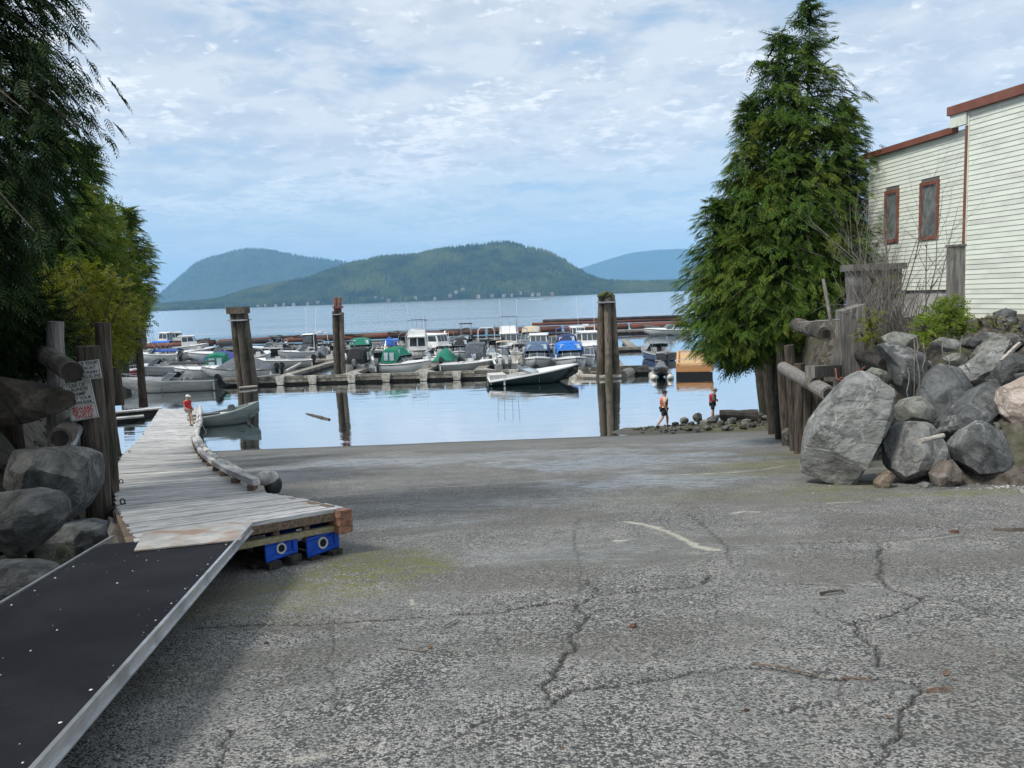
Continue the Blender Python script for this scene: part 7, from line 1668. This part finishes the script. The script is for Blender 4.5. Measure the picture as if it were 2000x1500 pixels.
    for s in ('l', 'r'):
        hp, kn, an, to = pose['leg_' + s]; i0 = len(SS); SS += [(*hp, .105), (*[a + (b_ - a) * .85 for a, b_ in zip(hp, kn)], .088)]; EE += [(0, i0), (i0, i0 + 1)]
        fx = to[0] - an[0]; F_ = [(an[0] - .05, an[1], an[2] - .035, .046), (an[0] + .05 + fx * .3, an[1], an[2] - .04, .048), (to[0] + .03, to[1], to[2] - .01, .040)]
        link('shoe', skin_mesh('shoe', sc(F_), [(0, 1), (1, 2)], 1), CL[wear.get('shoe', 'black')], t, False)
    link('shorts', skin_mesh('shorts', sc(SS), EE), CL[wear['shorts']], t, False)
    return t
def gfoot(px, py): return G(px, py)
walk = dict(hip=(0, 0, .92), chest=(.02, 0, 1.32), neck=(.03, 0, 1.46), head=(.05, 0, 1.62),
            arm_l=((.03, .19, 1.38), (.02, .25, 1.11), (.10, .24, .88), (.13, .23, .82)), arm_r=((.01, -.19, 1.38), (-.05, -.25, 1.10), (.05, -.24, .86), (.08, -.23, .80)),
            leg_l=((0, .09, .88), (.20, .10, .50), (.20, .10, .08), (.33, .10, .045)), leg_r=((0, -.09, .88), (-.10, -.10, .48), (-.38, -.10, .13), (-.28, -.11, .05)))
person('person in an orange life vest and black shorts walking right along the water edge', W(1297, 835, .14), 1.74, R(8), walk, dict(shirt='sand', sleeve=.7, vest='orange', shorts='black', cap='navy'))
stand = dict(hip=(0, 0, .93), chest=(.01, 0, 1.32), neck=(.06, 0, 1.45), head=(.13, 0, 1.57),
             arm_l=((.03, .19, 1.36), (.06, .24, 1.10), (.20, .12, 1.08), (.26, .07, 1.09)), arm_r=((.03, -.19, 1.36), (.05, -.24, 1.08), (.20, -.13, 1.06), (.26, -.07, 1.06)),
             leg_l=((0, .09, .89), (.03, .09, .48), (.02, .09, .08), (.16, .10, .045)), leg_r=((0, -.09, .89), (.0, -.09, .48), (-.05, -.10, .08), (.08, -.12, .045)))
person('person in a red life vest and grey cap looking down on the water edge rocks', W(1392, 820, .22), 1.56, R(-12), stand, dict(shirt='camo', sleeve=1.5, vest='red', shorts='black', cap='grey', shoe='white'))
step = dict(hip=(0, 0, .93), chest=(-.05, 0, 1.32), neck=(-.03, 0, 1.46), head=(.02, 0, 1.61),
            arm_l=((-.04, .19, 1.38), (-.06, .25, 1.10), (.12, .20, .95), (.18, .17, .93)), arm_r=((-.04, -.19, 1.38), (-.05, -.25, 1.10), (.14, -.20, .96), (.20, -.16, .93)),
            leg_l=((0, .09, .89), (-.02, .09, .48), (-.03, .09, .08), (.10, .10, .045)), leg_r=((0, -.09, .89), (.26, -.09, .62), (.34, -.09, .24), (.47, -.10, .20)))
person('person in a red polo shirt and khaki shorts resting a foot on the dock rail', D(371, 832), 1.62, R(-20), step, dict(shirt='shirtred', sleeve=.6, shorts='khaki', cap='white'))

# small debris on the ramp
LEAF = mat('dry_leaf', (.11, .06, .035), (.20, .12, .07), .8, 20, bump=.2); BROWN = mat('brown_clump', (.07, .03, .018), (.14, .06, .035), .9, 20, bump=.6)
def stick(p, q, r_, label, m=BARK, name='stick'): tag(log_mesh(G(*p, r_), G(*q, r_), r_, r_ * .8, 7, 5, int(p[0]), .12, .008).build(name, m), label, 'stick')
stick((1602, 1159), (1648, 1153), .012, 'short dark stick lying right of the middle on the ramp')
stick((1598, 1169), (1614, 1169), .006, 'tiny pale splinter beside the short dark stick', LOGP)
stick((866, 1222), (892, 1208), .010, 'short pale brown stick left of the middle crack', LOGP)
stick((1942, 1036), (2030, 1037), .026, 'pale brown stick cut by the right frame edge', BARK)
stick((832, 1272), (778, 1266), .006, 'thin dark twig near the mossy patch', BARK)
stick((1470, 1296), (1570, 1313), .0035, 'long reddish dead frond lying in the crack', LEAF, 'dead_frond')
stick((1570, 1313), (1600, 1322), .003, 'reddish stalk at the end of the long dead frond', LEAF, 'dead_frond')
stick((1640, 1324), (1705, 1330), .004, 'short dead frond right of the long reddish one', LEAF, 'dead_frond')
for k in range(3): stick((1808, 1347 + k * 3), (1864, 1344 + k * 4), .003, ('upper', 'middle', 'lower')[k] + ' stalk of the small brown bundle at lower right', LEAF, 'dead_frond')
def clump(px, py, r_, label, m=BROWN, name='brown_clump', cat='clump'):
    c = G(px, py, r_ * .4); v, f = ico(2); rg = np.random.default_rng(int(px)); v = v * rg.uniform(.6, 1.1, 3) * r_ * np.array((1, 1, .6)) + rg.normal(0, r_ * .16, v.shape)
    tag(link(name, np_mesh(name, v + np.array(c), f), m), label, cat)
clump(1237, 1222, .026, 'dark red brown clump on the ramp below the middle crack')
clump(1864, 1040, .045, 'dark brown lump near the bleached stick')
clump(520, 1256, .022, 'small dark lump near the gangway shadow', DARKW)
clump(1458, 1386, .018, 'small dark pellet below the long crack')
clump(840, 1264, .016, 'reddish crumb near the thin dark twig', LEAF)
def leaf(px, py, s, a, label, curl=.4):
    c = G(px, py, .012); s *= .62; C, S = math.cos(a), math.sin(a); pts = [(-1, 0, .1), (-.4, .42, curl * .5), (.4, .36, curl * .5), (1, 0, .25), (.4, -.36, 0), (-.4, -.42, 0), (0, 0, .02)]
    v = [c + Vector(((x * C - y * S) * s, (x * S + y * C) * s, z * s)) for x, y, z in pts]
    tag(MB().add(v, [(i, (i + 1) % 6, 6) for i in range(6)]).build('fallen_leaf', LEAF), label, 'leaf')
leaf(1847, 1316, .05, .6, 'curled tan leaf above the small brown bundle', .9)
leaf(1862, 1326, .03, 1.9, 'small orange leaf below the curled tan one')
leaf(1736, 1400, .030, .3, 'brown leaf beside the lower right crack')
leaf(1098, 1461, .028, 1.2, 'brown leaf alone at the bottom middle')
leaf(1496, 1434, .020, 2.2, 'pinkish leaf fragment near the bottom')
leaf(806, 1142, .030, .2, 'orange leaf on the moss right of the blue floats')
leaf(1940, 1277, .028, 1., 'flat brown leaf near the right frame edge')
leaf(1912, 1290, .022, 2., 'dark red leaf left of the flat brown one')
def speck(rg):
    px, py = rg.uniform(100, 2000), 880 + 620 * rg.random() ** .7; g_ = G(px, py); return (g_.x, g_.y, g_.z + .002)
rubble('grit', speck, 1100, .003, .011, ROCK_L, 'loose grit and pebbles on the ramp', 12)
